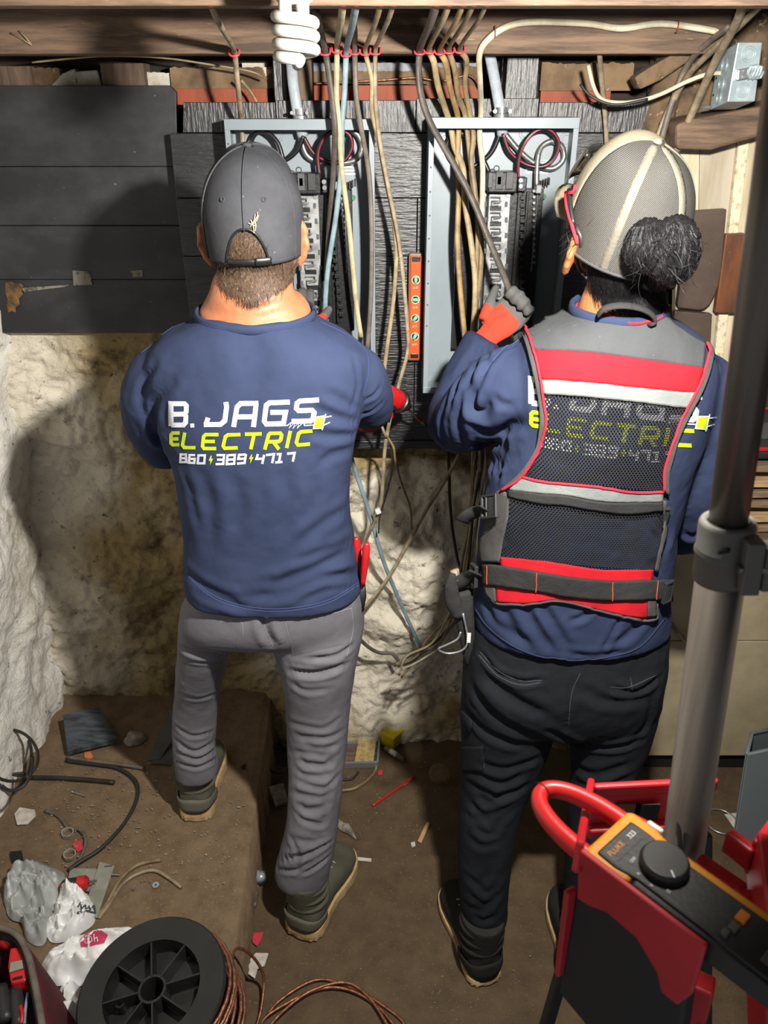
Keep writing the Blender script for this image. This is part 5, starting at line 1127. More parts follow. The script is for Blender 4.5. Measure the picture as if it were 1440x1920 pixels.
def wire(name, pts, Y, r, m, label, cat='wire', n=8, stripe=None, parent=None, group=None, flat=(1, 1)):
    ys = Y if isinstance(Y, (list, tuple)) else [Y]*len(pts); ys = np.interp(np.linspace(0, 1, len(pts)), np.linspace(0, 1, len(ys)), ys)
    P = [atY(a, b, y_) for (a, b), y_ in zip(pts, ys)]; q = MB(); q.tube(P, r, n=n, smooth=6, flat=flat)
    o = obj(name, q, m, parent, smooth=True)
    if parent is None: tag(o, label, cat, group)
    elif label: o['label'] = label
    if stripe:
        q = MB(); q.tube([p+Vector((r*.35, -r*.62, 0)) for p in catmull(P, 6)], r*.42, n=6); obj('red_stripe', q, stripe, o, smooth=True)
    return o
YI = 2.045
wire('feeder_wire', [(942, 250), (955, 285), (985, 308), (1018, 312), (1040, 294), (1046, 266), (1030, 244), (1006, 245), (985, 265), (972, 297), (970, 336)], [2.035, 2.04, 2.03, 2.02, 2.02, 2.03], .0055, 'wire_black', 'red striped black feeder wire looped in the right panel', stripe='wire_red')
wire('feeder_wire', [(946, 250), (975, 284), (1005, 308), (1035, 316), (1056, 300), (1054, 276), (1036, 265), (1016, 275), (1008, 300), (1006, 350)], [2.05, 2.055, 2.055, 2.05, 2.03], .0065, 'wire_alu', 'bare aluminium neutral wire looped in the right panel')
wire('feeder_wire', [(938, 250), (922, 285), (897, 307), (868, 316), (848, 300), (838, 275), (846, 256), (864, 250), (886, 260), (900, 286), (918, 325)], [2.04, 2.05, 2.05, 2.045, 2.03], .0055, 'wire_black', 'plain black feeder wire looped behind the tan cables')
wire('feeder_wire', [(567, 254), (589, 289), (622, 305), (646, 299), (659, 276), (655, 254), (636, 244), (617, 250), (602, 267), (595, 292), (599, 335)], [2.04, 2.03, 2.02, 2.02, 2.03], .0055, 'wire_black', 'red striped black feeder wire looped in the left panel', stripe='wire_red')
wire('feeder_wire', [(563, 254), (574, 289), (597, 303), (633, 306), (666, 300), (679, 278), (672, 254), (656, 247), (643, 262), (637, 300), (636, 336)], [2.05, 2.055, 2.05, 2.05, 2.03], .0065, 'wire_alu', 'bare aluminium neutral wire looped in the left panel')
wire('feeder_wire', [(569, 254), (558, 281), (533, 301), (500, 304), (478, 288), (472, 264), (483, 248), (500, 248), (522, 270), (536, 320)], [2.035, 2.045, 2.05, 2.04, 2.03], .0055, 'wire_black', 'plain black feeder wire curling above the charcoal cap')
# ================================================================== cables
def cable_mats():
    for nm, c1, c2 in (('cab_dark', '#57504a', '#403a35'), ('cab_cream', '#b3a988', '#978c6c'), ('cab_blue', '#8298a0', '#6d8289'), ('cab_grey', '#6e655b', '#574f47'), ('cab_tan', '#a08f6d', '#7d6d52'), ('cab_brown', '#8a7757', '#665640'), ('cab_orange', '#9c8056', '#78603f'), ('cab_white', '#b9b29c', '#9f9780'), ('cab_black', '#2b2926', '#1d1b19'), ('cab_old', '#9a8b72', '#6f6250')):
        mat(nm, c1, .55, col2=c2, nscale=30, bump=.15, bscale=120)
    mat('ser_grey', '#a3abb2', .35, col2='#8d959c', nscale=25, bump=.15, bscale=60)
cable_mats(); mat('staple_red', '#d0404c', .4)
def cable(pts, Y, r, m, label, flat=(.62, 1.0), staples=(), group=None, smooth=6, name='electrical_cable', n=8):
    ys = [p[2] if len(p) > 2 else None for p in pts]
    if Y is not None: ys = [Y]*len(pts)
    P = [atY(p[0], p[1], y_) for p, y_ in zip(pts, ys)]; q = MB(); q.tube(P, r, n=n, smooth=smooth, flat=flat, up=(0, 1, 0))
    o = tag(obj(name, q, m, smooth=True), label, 'cable', group)
    for (sx, sy, Ys, kind) in staples:
        c = atY(sx, sy, Ys); q = MB(); w = .0105
        if kind == 'u': q.tube([c+Vector((-w, 0, .008)), c+Vector((-w*.9, -.006, -.003)), c+Vector((0, -.009, -.0055)), c+Vector((w*.9, -.006, -.003)), c+Vector((w, 0, .008))], .0021, n=6, smooth=3)
        else: q.tube([c+Vector((0, .008, w)), c+Vector((0, -.005, w)), c+Vector((0, -.005, -w)), c+Vector((0, .008, -w))], .0014, n=6)
        obj('staple', q, 'staple_red' if kind == 'u' else 'sill_red', o, smooth=True)
    return o
NJ, FJ = 1.125, 1.925
def drop(top, st, rest, r, m, label, flat=(.62, 1.0), Yend=None):
    """cable under the near joist, across to a staple under the far joist, then down"""
    (x0, y0), (xs, ys_) = top, st; k = len(top) if False else 0
    pts = [(x0, y0-10, 1.44), (x0, y0, 1.47), (x0+(xs-x0)*.35, y0+(ys_-y0)*.4, 1.6), (x0+(xs-x0)*.85, y0+(ys_-y0)*.8, 1.82), (xs, ys_, 1.915)]
    pts += [(a[0], a[1], a[2]) for a in rest]; st_n = [(x0, 3, 1.44, 'u')] if y0 < 15 else []
    return cable(pts, None, r, m, label, flat, [(xs, ys_, 1.915, 'u')]+st_n)
drop((395, 6), (440, 100), [(445, 150, 1.94), (450, 200, 1.985), (453, 240, 2.04), (456, 300, 2.04), (458, 360, 2.045)], .0085, 'cab_old', 'thick tan cable dropping into the left panel beside the cap')
cable([(592, 20, 1.66), (600, 55, 1.8), (610, 98, 1.915), (618, 150, 1.925), (626, 215, 1.93), (628, 260, 1.94), (624, 340, 1.98), (618, 420, 2.0), (612, 520, 2.01)], None, .0072, 'cab_dark', 'dark grey cable leftmost of the group under the spiral bulb', (.7, 1), [(610, 98, 1.915, 'u')])
drop((643, 4), (632, 94), [(631, 180, 1.925), (636, 240, 1.935), (641, 320, 1.955), (654, 420, 1.965), (667, 560, 1.97), (677, 632, 1.97)], .0062, 'cab_cream', 'pale cream cable second from the spiral bulb')
drop((668, 6), (649, 101), [(646, 170, 1.93), (641, 235, 1.94), (640, 310, 1.955), (630, 405, 1.97), (613, 520, 1.975), (609, 610, 1.98)], .0062, 'cab_blue', 'blue grey cable hanging among the cream ones over the left panel')
cable([(662, 30, 1.68), (665, 62, 1.8), (665, 97, 1.915), (668, 180, 1.93), (677, 240, 1.94), (692, 330, 1.965), (697, 450, 1.972), (695, 560, 1.975), (689, 655, 1.975)], None, .0058, 'cab_grey', 'grey cable running down the right rim of the left panel', staples=[(665, 97, 1.915, 'u')])
drop((714, 6), (685, 98), [(697, 150, 1.925), (697, 205, 1.935), (710, 265, 1.95), (723, 335, 1.965), (737, 405, 1.975), (743, 470, 1.98), (738, 560, 1.98), (726, 650, 1.98), (716, 725, 1.98)], .0052, 'cab_tan', 'thin tan cable between the panels curving back to the left')
drop((738, 6), (704, 97), [(704, 180, 1.93), (712, 262, 1.945), (728, 350, 1.96), (746, 440, 1.97), (756, 520, 1.975), (763, 600, 1.975), (765, 655, 1.97), (751, 710, 1.96), (735, 770, 1.95), (722, 840, 1.95), (716, 930, 1.96), (706, 970, 1.98), (690, 1005, 2.0), (676, 1030, 2.0)], .0052, 'cab_old', 'long tan cable hanging between the panels down past the drill')
drop((818, 6), (787, 97), [(785, 135, 1.915), (790, 180, 1.915), (806, 228, 1.92), (832, 275, 1.925), (855, 315, 1.925), (885, 372, 1.92), (915, 445, 1.90), (940, 505, 1.86), (958, 552, 1.815), (965, 575, 1.79), (968, 640, 1.80)], .0086, 'cab_dark', 'dark cable pulled diagonally down into the red glove', (.7, 1))
drop((842, 6), (805, 95), [(814, 118, 1.935), (821, 160, 1.97), (836, 208, 2.02), (845, 235, 2.03), (852, 275, 2.02), (868, 315, 2.0), (872, 380, 1.985), (884, 460, 1.975), (891, 530, 1.965), (888, 610, 1.96), (884, 660, 1.96)], .0072, 'cab_tan', 'mottled tan cable first behind the dark diagonal one')
drop((868, 8), (825, 97), [(836, 118, 1.935), (844, 165, 1.975), (857, 212, 2.02), (860, 240, 2.025), (858, 300, 2.01), (860, 370, 1.99), (858, 450, 1.98), (863, 540, 1.97), (871, 625, 1.965), (874, 665, 1.965)], .0068, 'cab_orange', 'orange tan cable hanging straight in the right panel')
drop((888, 6), (842, 95), [(852, 128, 1.94), (860, 180, 1.985), (872, 215, 2.02), (878, 262, 2.02), (885, 325, 2.0), (893, 390, 1.985), (903, 460, 1.975), (898, 540, 1.97), (882, 640, 1.965)], .0068, 'cab_brown', 'brown cable third of the bunch entering the right panel top')
drop((913, 6), (862, 94), [(875, 114, 1.94), (872, 160, 1.985), (881, 212, 2.02), (888, 255, 2.015), (884, 300, 2.0), (890, 350, 1.99), (896, 420, 1.98), (894, 500, 1.975), (893, 575, 1.97)], .0062, 'cab_brown', 'brown cable rightmost of the bunch entering the right panel top')
cable([(1345, 62, 1.9), (1330, 56, 1.905), (1240, 44, 1.915), (1165, 53, 1.915), (1100, 44, 1.915), (1000, 41, 1.915), (950, 50, 1.915), (915, 74, 1.915), (899, 102, 1.925), (900, 150, 1.96), (902, 205, 2.02), (899, 255, 2.02), (905, 320, 2.0), (902, 420, 1.985), (897, 520, 1.98), (890, 625, 1.97)], None, .0068, 'cab_white', 'white cable along the joist bending down into the right panel', staples=[(928, 60, 1.915, 'i'), (1270, 50, 1.91, 'i')])
# service entrance cables
cable([(533, 60, 2.07), (545, 110, 2.06), (550, 160, 2.045), (560, 222, 2.035), (568, 256, 2.04)], None, .0125, 'ser_grey', 'fat grey service cable below the spiral bulb', (.7, 1), name='service_cable', n=12)
cable([(914, 85, 2.07), (922, 120, 2.06), (932, 175, 2.045), (940, 222, 2.035), (942, 254, 2.04)], None, .0125, 'ser_grey', 'fat grey service cable over the right panel', (.7, 1), name='service_cable', n=12)
# right corner cables
cable([(1124, 96, 1.98), (1128, 150, 2.02), (1134, 210, 2.05), (1138, 275, 2.06)], None, .0058, 'cab_old', 'short dusty cable hanging at the right end of the black boards')
cable([(1103, 122, 1.96), (1113, 162, 1.96), (1126, 184, 1.96), (1150, 192, 1.95), (1195, 190, 1.94), (1240, 176, 1.93), (1290, 152, 1.92), (1332, 138, 1.91), (1376, 138, 1.885)], None, .0045, 'cab_white', 'white cable looping from the metal junction box to a cut end')
cable([(1088, 158, 1.965), (1105, 178, 1.955), (1135, 193, 1.945), (1165, 196, 1.935), (1215, 186, 1.925)], None, .003, 'cab_black', 'thin dark wire wrapped along the white looping cable', (1, 1))
cable([(1400, -10, 1.55), (1382, 40, 1.68), (1346, 105, 1.82), (1316, 170, 1.9), (1288, 235, 1.945), (1266, 288, 1.96)], None, .0118, 'cab_old', 'thick speckled cable slanting down behind the cream cap', (.7, 1), [(1405, 5, 1.54, 'i')])
cable([(1440, -5, 1.6), (1390, 45, 1.72), (1330, 100, 1.86), (1290, 142, 1.95), (1262, 190, 1.99), (1240, 240, 2.0), (1228, 275, 2.0)], None, .0085, 'cab_old', 'dusty cable slanting behind the speckled thick one', (.7, 1))
cable([(1368, 50, 1.82), (1330, 78, 1.9), (1296, 112, 1.96), (1276, 150, 1.985), (1258, 200, 1.985), (1240, 262, 1.98)], None, .007, 'cab_grey', 'thin grey cable squeezed between the two slanting ones', (.7, 1))
# copper wires behind the joist
mat('copper', '#a9755c', .42, metal=.7, col2='#7d523f', nscale=90, bump=.3, bscale=300)
cable([(60, 117, 2.05), (130, 110, 2.05), (200, 105, 2.05), (300, 108, 2.05), (400, 122, 2.06), (470, 134, 2.07), (500, 148, 2.1)], None, .0022, 'cab_brown', 'thin wire strung below the joist at upper left', (1, 1), name='thin_wire')
cable([(585, 157, 2.14), (650, 154, 2.14), (720, 150, 2.14), (780, 146, 2.14), (830, 152, 2.14), (880, 142, 2.14), (905, 170, 2.12)], None, .0024, 'copper', 'bare copper wire crossing the rust red sill', (1, 1), name='thin_wire')
cable([(452, 150, 2.08), (470, 172, 2.1), (482, 192, 2.1)], None, .0035, 'cab_brown', 'stub of brown wire beside the thick tan cable', (1, 1), name='thin_wire')
# ---- hanging below the boards
cable([(652, 838, 1.98), (672, 900, 1.99), (692, 960, 2.0), (720, 1055, 2.03), (756, 1142, 2.06), (790, 1218, 2.07)], None, .0062, 'cab_blue', 'pale blue cable hanging straight across the lit stone')
cable([(862, 850, 1.98), (835, 900, 2.0), (800, 955, 2.02), (770, 1010, 2.03), (735, 1072, 2.03), (700, 1120, 2.02), (672, 1150, 2.0)], None, .0055, 'cab_old', 'tan cable crossing the pale blue one over the stone')
cable([(838, 838, 2.0), (842, 880, 2.01), (843, 930, 2.03), (848, 990, 2.04), (858, 1050, 2.03), (866, 1072, 2.0)], None, .0045, 'cab_black', 'dark cable hanging in the shadow left of the vest')
cable([(702, 775, 1.90), (712, 790, 1.92), (722, 815, 1.93), (728, 822, 1.95), (738, 840, 1.97), (741, 862, 1.99), (752, 905, 2.02), (768, 950, 2.05), (771, 990, 2.06)], None, .0035, 'cab_tan', 'thin loose wire below the drill', (1, 1), name='thin_wire')
cable([(732, 830, 1.97), (735, 880, 1.99), (722, 935, 1.99), (712, 970, 1.99), (710, 1000, 1.98)], None, .0024, 'cab_black', 'thinnest dark wire beside the tagged tan cable', (1, 1), name='thin_wire')
q = MB(); c = atY(709, 958, 1.955); q.obox(c, (.006, 0, .003), (0, .005, 0), (-.003, 0, .007)); tag(obj('cable_tag', q, 'sticker', bevel=.0006), 'small white tag clipped to the tan cable', 'tag')
cable([(674, 1198, 2.02), (692, 1214, 2.04), (712, 1224, 2.06), (735, 1226, 2.06), (748, 1240, 2.05)], None, .0068, 'cab_grey', 'grey cable end sticking out beside the grey trousers', (.7, 1))
# bundle of stripped wires at the right worker's hip
bw = [(905, 838, 1.95), (900, 880, 1.9), (890, 960, 1.86), (880, 1040, 1.84), (868, 1110, 1.82), (852, 1150, 1.82), (815, 1195, 1.85), (775, 1232, 1.88), (755, 1255, 1.9)]
R6 = random.Random(4); cols = ['cab_brown', 'cab_cream', 'cab_old', 'cab_black', 'cab_orange', 'cab_white', 'cab_grey']; lab = ['brown', 'cream', 'dusty', 'black', 'orange tan', 'white', 'grey']
for k in range(7):
    j = (k-3)*3.2; cable([(a+j+R6.uniform(-3, 3)+(0 if i < 6 else R6.uniform(-10, 14)), b+R6.uniform(-4, 4)+(0 if i < 6 else R6.uniform(-8, 12)), y_+R6.uniform(-.012, .012)) for i, (a, b, y_) in enumerate(bw)], None, .0032, cols[k], '%s strand of the stripped wire bunch beside the black pouch' % lab[k], (1, 1), group='stripped wire bunch', name='stripped_wire', n=6)
for k in range(3):
    a = [(886+k*7, 842), (884+k*8, 900), (880+k*6, 980), (876+k*3, 1060)]; cable([(x, y, 1.93-.02*k) for x, y in a], None, .003, ['cab_tan', 'cab_black', 'cab_old'][k], ['tan', 'black', 'dusty tan'][k]+' slack wire hanging left of the vest strap', (1, 1), name='stripped_wire', n=6)
# ================================================================== spiral bulb
mat('bulb_white', '#a9a79f', .35); mat('porcelain', '#a29f94', .35)
bl = thing('spiral_bulb', 'white spiral fluorescent bulb hanging at the top', 'light bulb', atY(555, 108, 1.30))
bc = atY(555, 76, 1.30); P = []
for k in range(100):
    t = k/99; an = t*2*math.pi*3.6+1.2; P.append((bc.x+.0265*math.cos(an), bc.y+.0265*math.sin(an), bc.z+.034-.058*t+.0))
q = MB(); q.tube(P, .0076, n=12); q.tube([P[-1], (bc.x, bc.y, bc.z-.03)], .0076, n=12); obj('glass_spiral', q, 'bulb_white', bl, smooth=True)
for s_ in (-1, 1): obj('tube_stub', MB().cyl((bc.x+s_*.012, bc.y-.012, bc.z+.03), (bc.x+s_*.012, bc.y-.012, bc.z+.05), .009, n=12), 'bulb_white', bl, smooth=True)
obj('ballast', MB().lathe([(.020, .042), (.0275, .05), (.0275, .068), (.025, .085), (.014, .10), (.013, .125)], bc, (0, 0, 1), 28), 'porcelain', bl, smooth=True)
q = MB(); q.lathe([(.02, .122), (.03, .13), (.034, .17), (.05, .2), (.05, 2.30-bc.z-.0)], bc, (0, 0, 1), 24); tag(obj('lamp_holder', q, 'porcelain', smooth=True), 'white ceiling lamp holder above the spiral bulb', 'lamp holder')
# ================================================================== torpedo level
mat('level_orange', '#d9541e', .4, col2='#c84816', nscale=10); mat('level_grey', '#7c746c', .5); mat('vial_green', '#79c48f', .15, emit=0); mat('vial_frame', '#c9cdbf', .35)
lv = thing('torpedo_level', 'orange torpedo level with four round vials beside the right panel', 'level', atY(787, 678, 2.06))
a, b = atY(764, 678, 2.05), atY(795, 476, 2.05); b.x = a.x+.036; Yf = 2.052
obj('edge_frame', MB().box(a.x, b.x, Yf+.002, 2.078, a.z, b.z), 'level_grey', lv, bevel=.006); obj('body', MB().box(a.x+.0035, b.x-.0035, Yf-.002, 2.07, a.z+.004, b.z-.004), 'level_orange', lv, bevel=.004)
for y0, y1 in ((481, 491), (663, 672)):
    p, r = atY(779, y1, Yf-.003), atY(796, y0, Yf-.003); p.x, r.x = (a.x+b.x)/2-.0105, (a.x+b.x)/2+.0105; obj('end_slot', MB().box(p.x, r.x, Yf-.0035, Yf, p.z, r.z), 'bus_black', lv, bevel=.0015)
for k, (yy, ang) in enumerate(((525, 0), (562, 1.57), (597, .7), (631, .5))):
    c = atY(787, yy, Yf-.003); c.x = (a.x+b.x)/2; v = bpy.data.objects.new('vial', None); COL.objects.link(v); v.parent = lv; ROOT[v.name] = base_of(lv)
    obj('vial_ring', MB().torus(c, (0, 1, 0), .0095, .0012, 24, 6), 'vial_frame', v, smooth=True); obj('vial_recess', MB().cyl(c, c+Vector((0, .001, 0)), .0092, n=20), 'bus_black', v)
    d = Vector((math.sin(ang), 0, math.cos(ang))); obj('vial_tube', MB().cyl(c-d*.0075-Vector((0, .002, 0)), c+d*.0075-Vector((0, .002, 0)), .0042, n=12), 'vial_green', v, smooth=True)
    for s_ in (-1, 1):
        e = c+d*.0025*s_-Vector((0, .0022, 0)); x_ = Vector((d.z, 0, -d.x)); obj('vial_line', MB().cyl(e-x_*.0044, e+x_*.0044, .0004, n=5), 'ink', v)
    c2 = atY(786, yy+15, Yf-.0035); c2.x = (a.x+b.x)/2
    for j, (u, w_) in enumerate(((-.004, 0), (.003, .001))): obj('scale_mark', MB().torus(c2+Vector((u, 0, w_)), (0, 1, 0), .0022, .0005, 10, 4), 'sticker', lv)
# ================================================================== impact driver in the left worker's glove
mat('tool_red', '#c81f24', .4, col2='#b3181d', nscale=20); mat('chuck_steel', '#6f7072', .3, metal=.9)
dr = thing('impact_driver', 'red cordless driver poking out behind the navy sleeve', 'power tool', atY(728, 800, 1.9))
a, b, c, d = atY(724, 739, 1.885), atY(750, 754, 1.935), atY(760, 763, 1.96), atY(770, 774, 1.98); e = atY(798, 797, 2.03); ax = (b-a).normalized()
q = MB(); q.tube([a-ax*.03, a, a.lerp(b, .6), b], [.024, .028, .029, .025], n=8); obj('motor_housing', q, 'tool_red', dr, smooth=True)
obj('housing_band', MB().lathe([(.0295, -.012), (.0305, -.010), (.0305, -.003), (.0285, 0)], b, ax, 20), 'plastic_black', dr, smooth=True); q = MB(); q.obox(a.lerp(b, .5)+Vector((-.006, -.006, -.036)), ax*.014, Vector((0, .010, 0)), Vector((0, 0, .009))); obj('trigger_guard', q, 'tool_red', dr, bevel=.003)
obj('nose', MB().lathe([(.026, 0), (.024, .01), (.020, .022), (.013, .03), (.011, .042)], b, ax, 20), 'chuck_steel', dr, smooth=True)
obj('drive_bit', MB().cyl(c, e, .0032, n=6), 'chuck_steel', dr); ex = (e-c).normalized(); obj('bit_band', MB().cyl(c+(e-c)*.55, c+(e-c)*.78, .0046, n=10), 'tool_red', dr); obj('bit_band', MB().cyl(c+(e-c)*.78, c+(e-c)*.84, .0044, n=10), 'print_lime', dr); obj('bit_tip', MB().cyl(e, e+ex*.012, .004, .002, n=8), 'bus_black', dr)
q = MB(); h0 = a.lerp(b, .35); q.tube([h0+Vector((-.01, 0, -.012)), h0+Vector((-.035, -.012, -.03)), h0+Vector((-.06, -.02, -.045))], [.021, .018, .019], n=14, flat=(1, .8)); obj('grip', q, 'plastic_black', dr, smooth=True)
q = MB(); g = h0+Vector((-.075, -.02, -.05)); q.box(g.x-.02, g.x+.02, g.y-.03, g.y+.03, g.z-.025, g.z+.02); obj('battery', q, 'tool_red', dr, bevel=.005)
q = MB(); g = a.lerp(b, .5)+Vector((-.0, -.022, -.012)); q.obox(g, ax*.016, Vector((0, .012, 0)), Vector((0, 0, .006))); obj('black_vent', q, 'plastic_black', dr, bevel=.002)
# ================================================================== pliers in the grey trouser pocket
pl = thing('pliers', 'red handled pliers sticking out of the grey trouser pocket', 'pliers', atY(682, 1095, 1.46))
for (p0, p1, y0) in (((668, 1008), (676, 1095), 1.50), ((688, 1018), (680, 1098), 1.47)):
    q = MB(); A, B = atY(*p0, y0), atY(*p1, y0+.01); q.tube([A, A.lerp(B, .15), A.lerp(B, .6), B], [.0045, .0085, .0078, .005], n=12, smooth=3); obj('handle', q, 'tool_red', pl, smooth=True)
q = MB(); A = atY(678, 1096, 1.49); q.tube([A, A+Vector((0, 0, -.03)), A+Vector((0, .0, -.07))], [.009, .011, .004], n=10, flat=(.5, 1)); obj('jaws', q, 'chuck_steel', pl, smooth=True)
# ================================================================== pouch on the right worker's hip
tp = thing('tool_pouch', 'black tool pouch with a wire hook on the hip of the vested worker', 'tool pouch', atY(866, 1230, 1.40))
q = MB(); q.tube([atY(864, 1108, 1.385), atY(868, 1140, 1.38), atY(874, 1180, 1.38), atY(878, 1222, 1.385), atY(880, 1246, 1.39)], [.026, .022, .018, .013, .008], n=16, flat=(.5, 1), smooth=4); obj('pouch_body', q, 'webbing', tp, smooth=True)
q = MB(); q.tube([atY(849, 1075, 1.375), atY(846, 1100, 1.37), atY(850, 1130, 1.37), atY(862, 1158, 1.37)], [.006, .014, .017, .012], n=12, flat=(.5, 1), smooth=4); obj('pocket_flap', q, 'webbing', tp, smooth=True)
q = MB(); q.tube([atY(852, 1068, 1.385), atY(856, 1088, 1.38)], .009, n=12); obj('tape_roll', q, 'cab_old', tp, smooth=True)
q = MB(); q.tube([atY(a_, b_, 1.365) for a_, b_ in ((868, 1150), (876, 1190), (874, 1212), (860, 1222), (838, 1225), (822, 1217), (840, 1208), (858, 1198), (864, 1185))], .0024, n=6, smooth=4); obj('wire_hook', q, 'steel', tp, smooth=True)
c = atY(879, 1196, 1.362); obj('label', MB().obox(c, (.004, 0, 0), (0, .001, 0), (0, 0, .012)), 'sticker', tp)
# ================================================================== metal junction box
mat('galv', '#a9b7bb', .35, metal=.35, col2='#93a1a6', nscale=30, bump=.06)
jb = thing('junction_box', 'galvanised square junction box on the timber at upper right', 'junction box', atY(1385, 205, 1.9))
F4 = [atY(1384, 79, 1.84), atY(1430, 79, 1.84), atY(1416, 190, 1.84), atY(1364, 191, 1.84)]; dv = Vector((-.004, .085, -.016))
obj('box_body', MB().prism(F4, dv), 'galv', jb, bevel=.002)
fc = sum(F4, Vector())/4
def on(u, v, lift=.0012): return (F4[0].lerp(F4[1], u)).lerp(F4[3].lerp(F4[2], u), v)-Vector((0, lift, 0))
for u, v, R in ((.5, .2, .014), (.5, .8, .013)): [obj('knockout', MB().torus(on(u, v), (0, 1, 0), r_, .0009, 20, 6), 'galv', jb, smooth=True) for r_ in (R, R*.7)]
L4 = [F4[0], F4[3], F4[3]+dv, F4[0]+dv]; ln = (F4[3]-F4[0]).cross(dv).normalized(); ln = -ln if ln.x > 0 else ln
for u, v, R in ((.3, .5, .014), (.62, .5, .013), (.86, .5, .011)):
    c = F4[0].lerp(F4[3], u)+dv*v+ln*.0015; [obj('knockout', MB().torus(c, ln, r_, .0009, 20, 6), 'galv', jb, smooth=True) for r_ in (R, R*.7)]
for u, v in ((.45, .12), (.75, .12)): c = F4[0].lerp(F4[3], u)+dv*(1-v)+ln*.0012; obj('pry_hole', MB().cyl(c, c-ln*.001, .0025, n=8), 'bus_black', jb)
c = on(.35, .53, .006); obj('box_connector', MB().obox(c, (.012, 0, .002), (0, .006, 0), (-.001, 0, .010)), 'steel', jb, bevel=.002)
for s_ in (-1, 1): obj('connector_screw', MB().cyl(c+Vector((0, -.004, .006*s_)), c+Vector((0, -.012, .006*s_)), .003, n=8), 'steel', jb)
q = MB(); cc = on(.85, .5, .012); q.tube([cc+Vector((-.016+.0035*k*.3+.012*math.cos(k*1.1)*.4, -.004*math.sin(k*1.1), .012*math.sin(k*1.1))) for k in range(24)], .0032, n=6); obj('armoured_cable_end', q, 'galv', jb, smooth=True)
c = F4[3]+dv*.98+Vector((-.004, -.004, .004)); obj('mounting_screw', MB().cyl(c, c+Vector((-.012, -.004, 0)), .005, n=10), 'steel', jb)
# dark tool bag on the shelf at the right edge
tb_ = thing('tool_bag', 'dark tool bag with red trim on the lumber shelf', 'tool bag', (1.03, 1.9, zs+.206))
z0 = zs+.206; obj('bag_body', MB().box(.925, 1.14, 1.87, 1.99, z0, z0+.19), 'webbing', tb_, bevel=.02); obj('red_trim', MB().box(.922, 1.142, 1.866, 1.992, z0+.03, z0+.04), 'vest_red', tb_, bevel=.002); obj('red_trim', MB().box(.922, 1.142, 1.866, 1.992, z0+.14, z0+.147), 'vest_red', tb_, bevel=.002)
obj('emblem', MB().cyl((.955, 1.866, z0+.085), (.955, 1.872, z0+.085), .022, n=20), 'vest_edge', tb_)
# ================================================================== tower light: pole, collar, head
mat('pole_alu', '#6b645c', .38, metal=.55, col2='#5f5851', nscale=3, stretch=(30, 30, .6)); mat('collar_grey', '#55544f', .5, bump=.08); mat('lever_rust', '#5c2a20', .5)
mat('lamp_lens', '#fff4e0', .3, emit=6)
def pole(z): return Vector((.329-.058*(z-1.33), .621+.043*(z-1.33), z))
tl_ = thing('tower_light', 'telescopic grey light pole standing at the right', 'work light', pole(0))
obj('lower_tube', MB().cyl(pole(.06), pole(1.655), .0222, n=32), 'pole_alu', tl_, smooth=True); obj('upper_tube', MB().cyl(pole(1.60), pole(2.16), .0168, n=32), 'pole_alu', tl_, smooth=True)
ax = (pole(2)-pole(1)).normalized(); c = pole(1.600)
col = obj('collar', MB().lathe([(.0236, 0), (.0250, .004), (.0250, .026), (.0262, .028), (.0262, .032), (.0250, .034), (.0250, .058), (.0232, .062), (.0185, .062), (.0185, .0)], c, ax, 32, closed=True), 'collar_grey', tl_, smooth=True)
obj('clamp_ear', MB().obox(c+ax*.032+Vector((.012, -.028, 0)), (.008, 0, 0), (0, .010, 0), ax*.026), 'collar_grey', col, bevel=.002); obj('clamp_ear', MB().obox(c+ax*.03+Vector((.026, -.026, 0)), (.004, 0, 0), (0, .009, 0), ax*.022), 'collar_grey', col, bevel=.002)
obj('ear_bolt', MB().cyl(c+ax*.03+Vector((.0, -.032, 0)), c+ax*.03+Vector((.036, -.032, 0)), .004, n=10), 'chuck_steel', col)
q = MB(); q.tube([c+ax*.03+Vector((.026, -.022, 0)), c+ax*.035+Vector((.042, -.012, .004)), c+ax*.045+Vector((.052, .0, .012)), c+ax*.06+Vector((.058, .0, .024))], [.012, .012, .011, .007], n=12, flat=(1, .7), smooth=3); obj('quick_lever', q, 'lever_rust', col, smooth=True)
p_ = c+ax*.045+Vector((-.012, -.0262, 0)); obj('lock_slot', MB().obox(p_, (.006, .002, 0), (0, .0015, 0), (0, 0, .002)), 'bus_black', col)
LP = Vector(LIGHT_POS)
obj('lamp_head', MB().box(LP.x-.06, LP.x+.06, LP.y-.085, LP.y-.016, LP.z-.03, LP.z+.055), 'plastic_black', tl_, bevel=.008); obj('lamp_lens', MB().cyl(LP+Vector((0, -.016, 0)), LP+Vector((0, -.010, 0)), .027, n=28), 'lamp_lens', tl_)
obj('head_bracket', MB().box(LP.x+.04, pole(2.13).x+.012, LP.y-.075, LP.y-.045, 2.118, 2.145), 'tool_red', tl_, bevel=.003)
for k in range(3):
    a_ = math.pi*2*k/3+.5; q = MB(); q.tube([pole(.5), pole(.06)+Vector((math.cos(a_)*.2, math.sin(a_)*.2, -.02)), pole(0)+Vector((math.cos(a_)*.3, math.sin(a_)*.3-.05, .012))], .011, n=10); obj('tripod_leg', q, 'collar_grey', tl_, smooth=True)
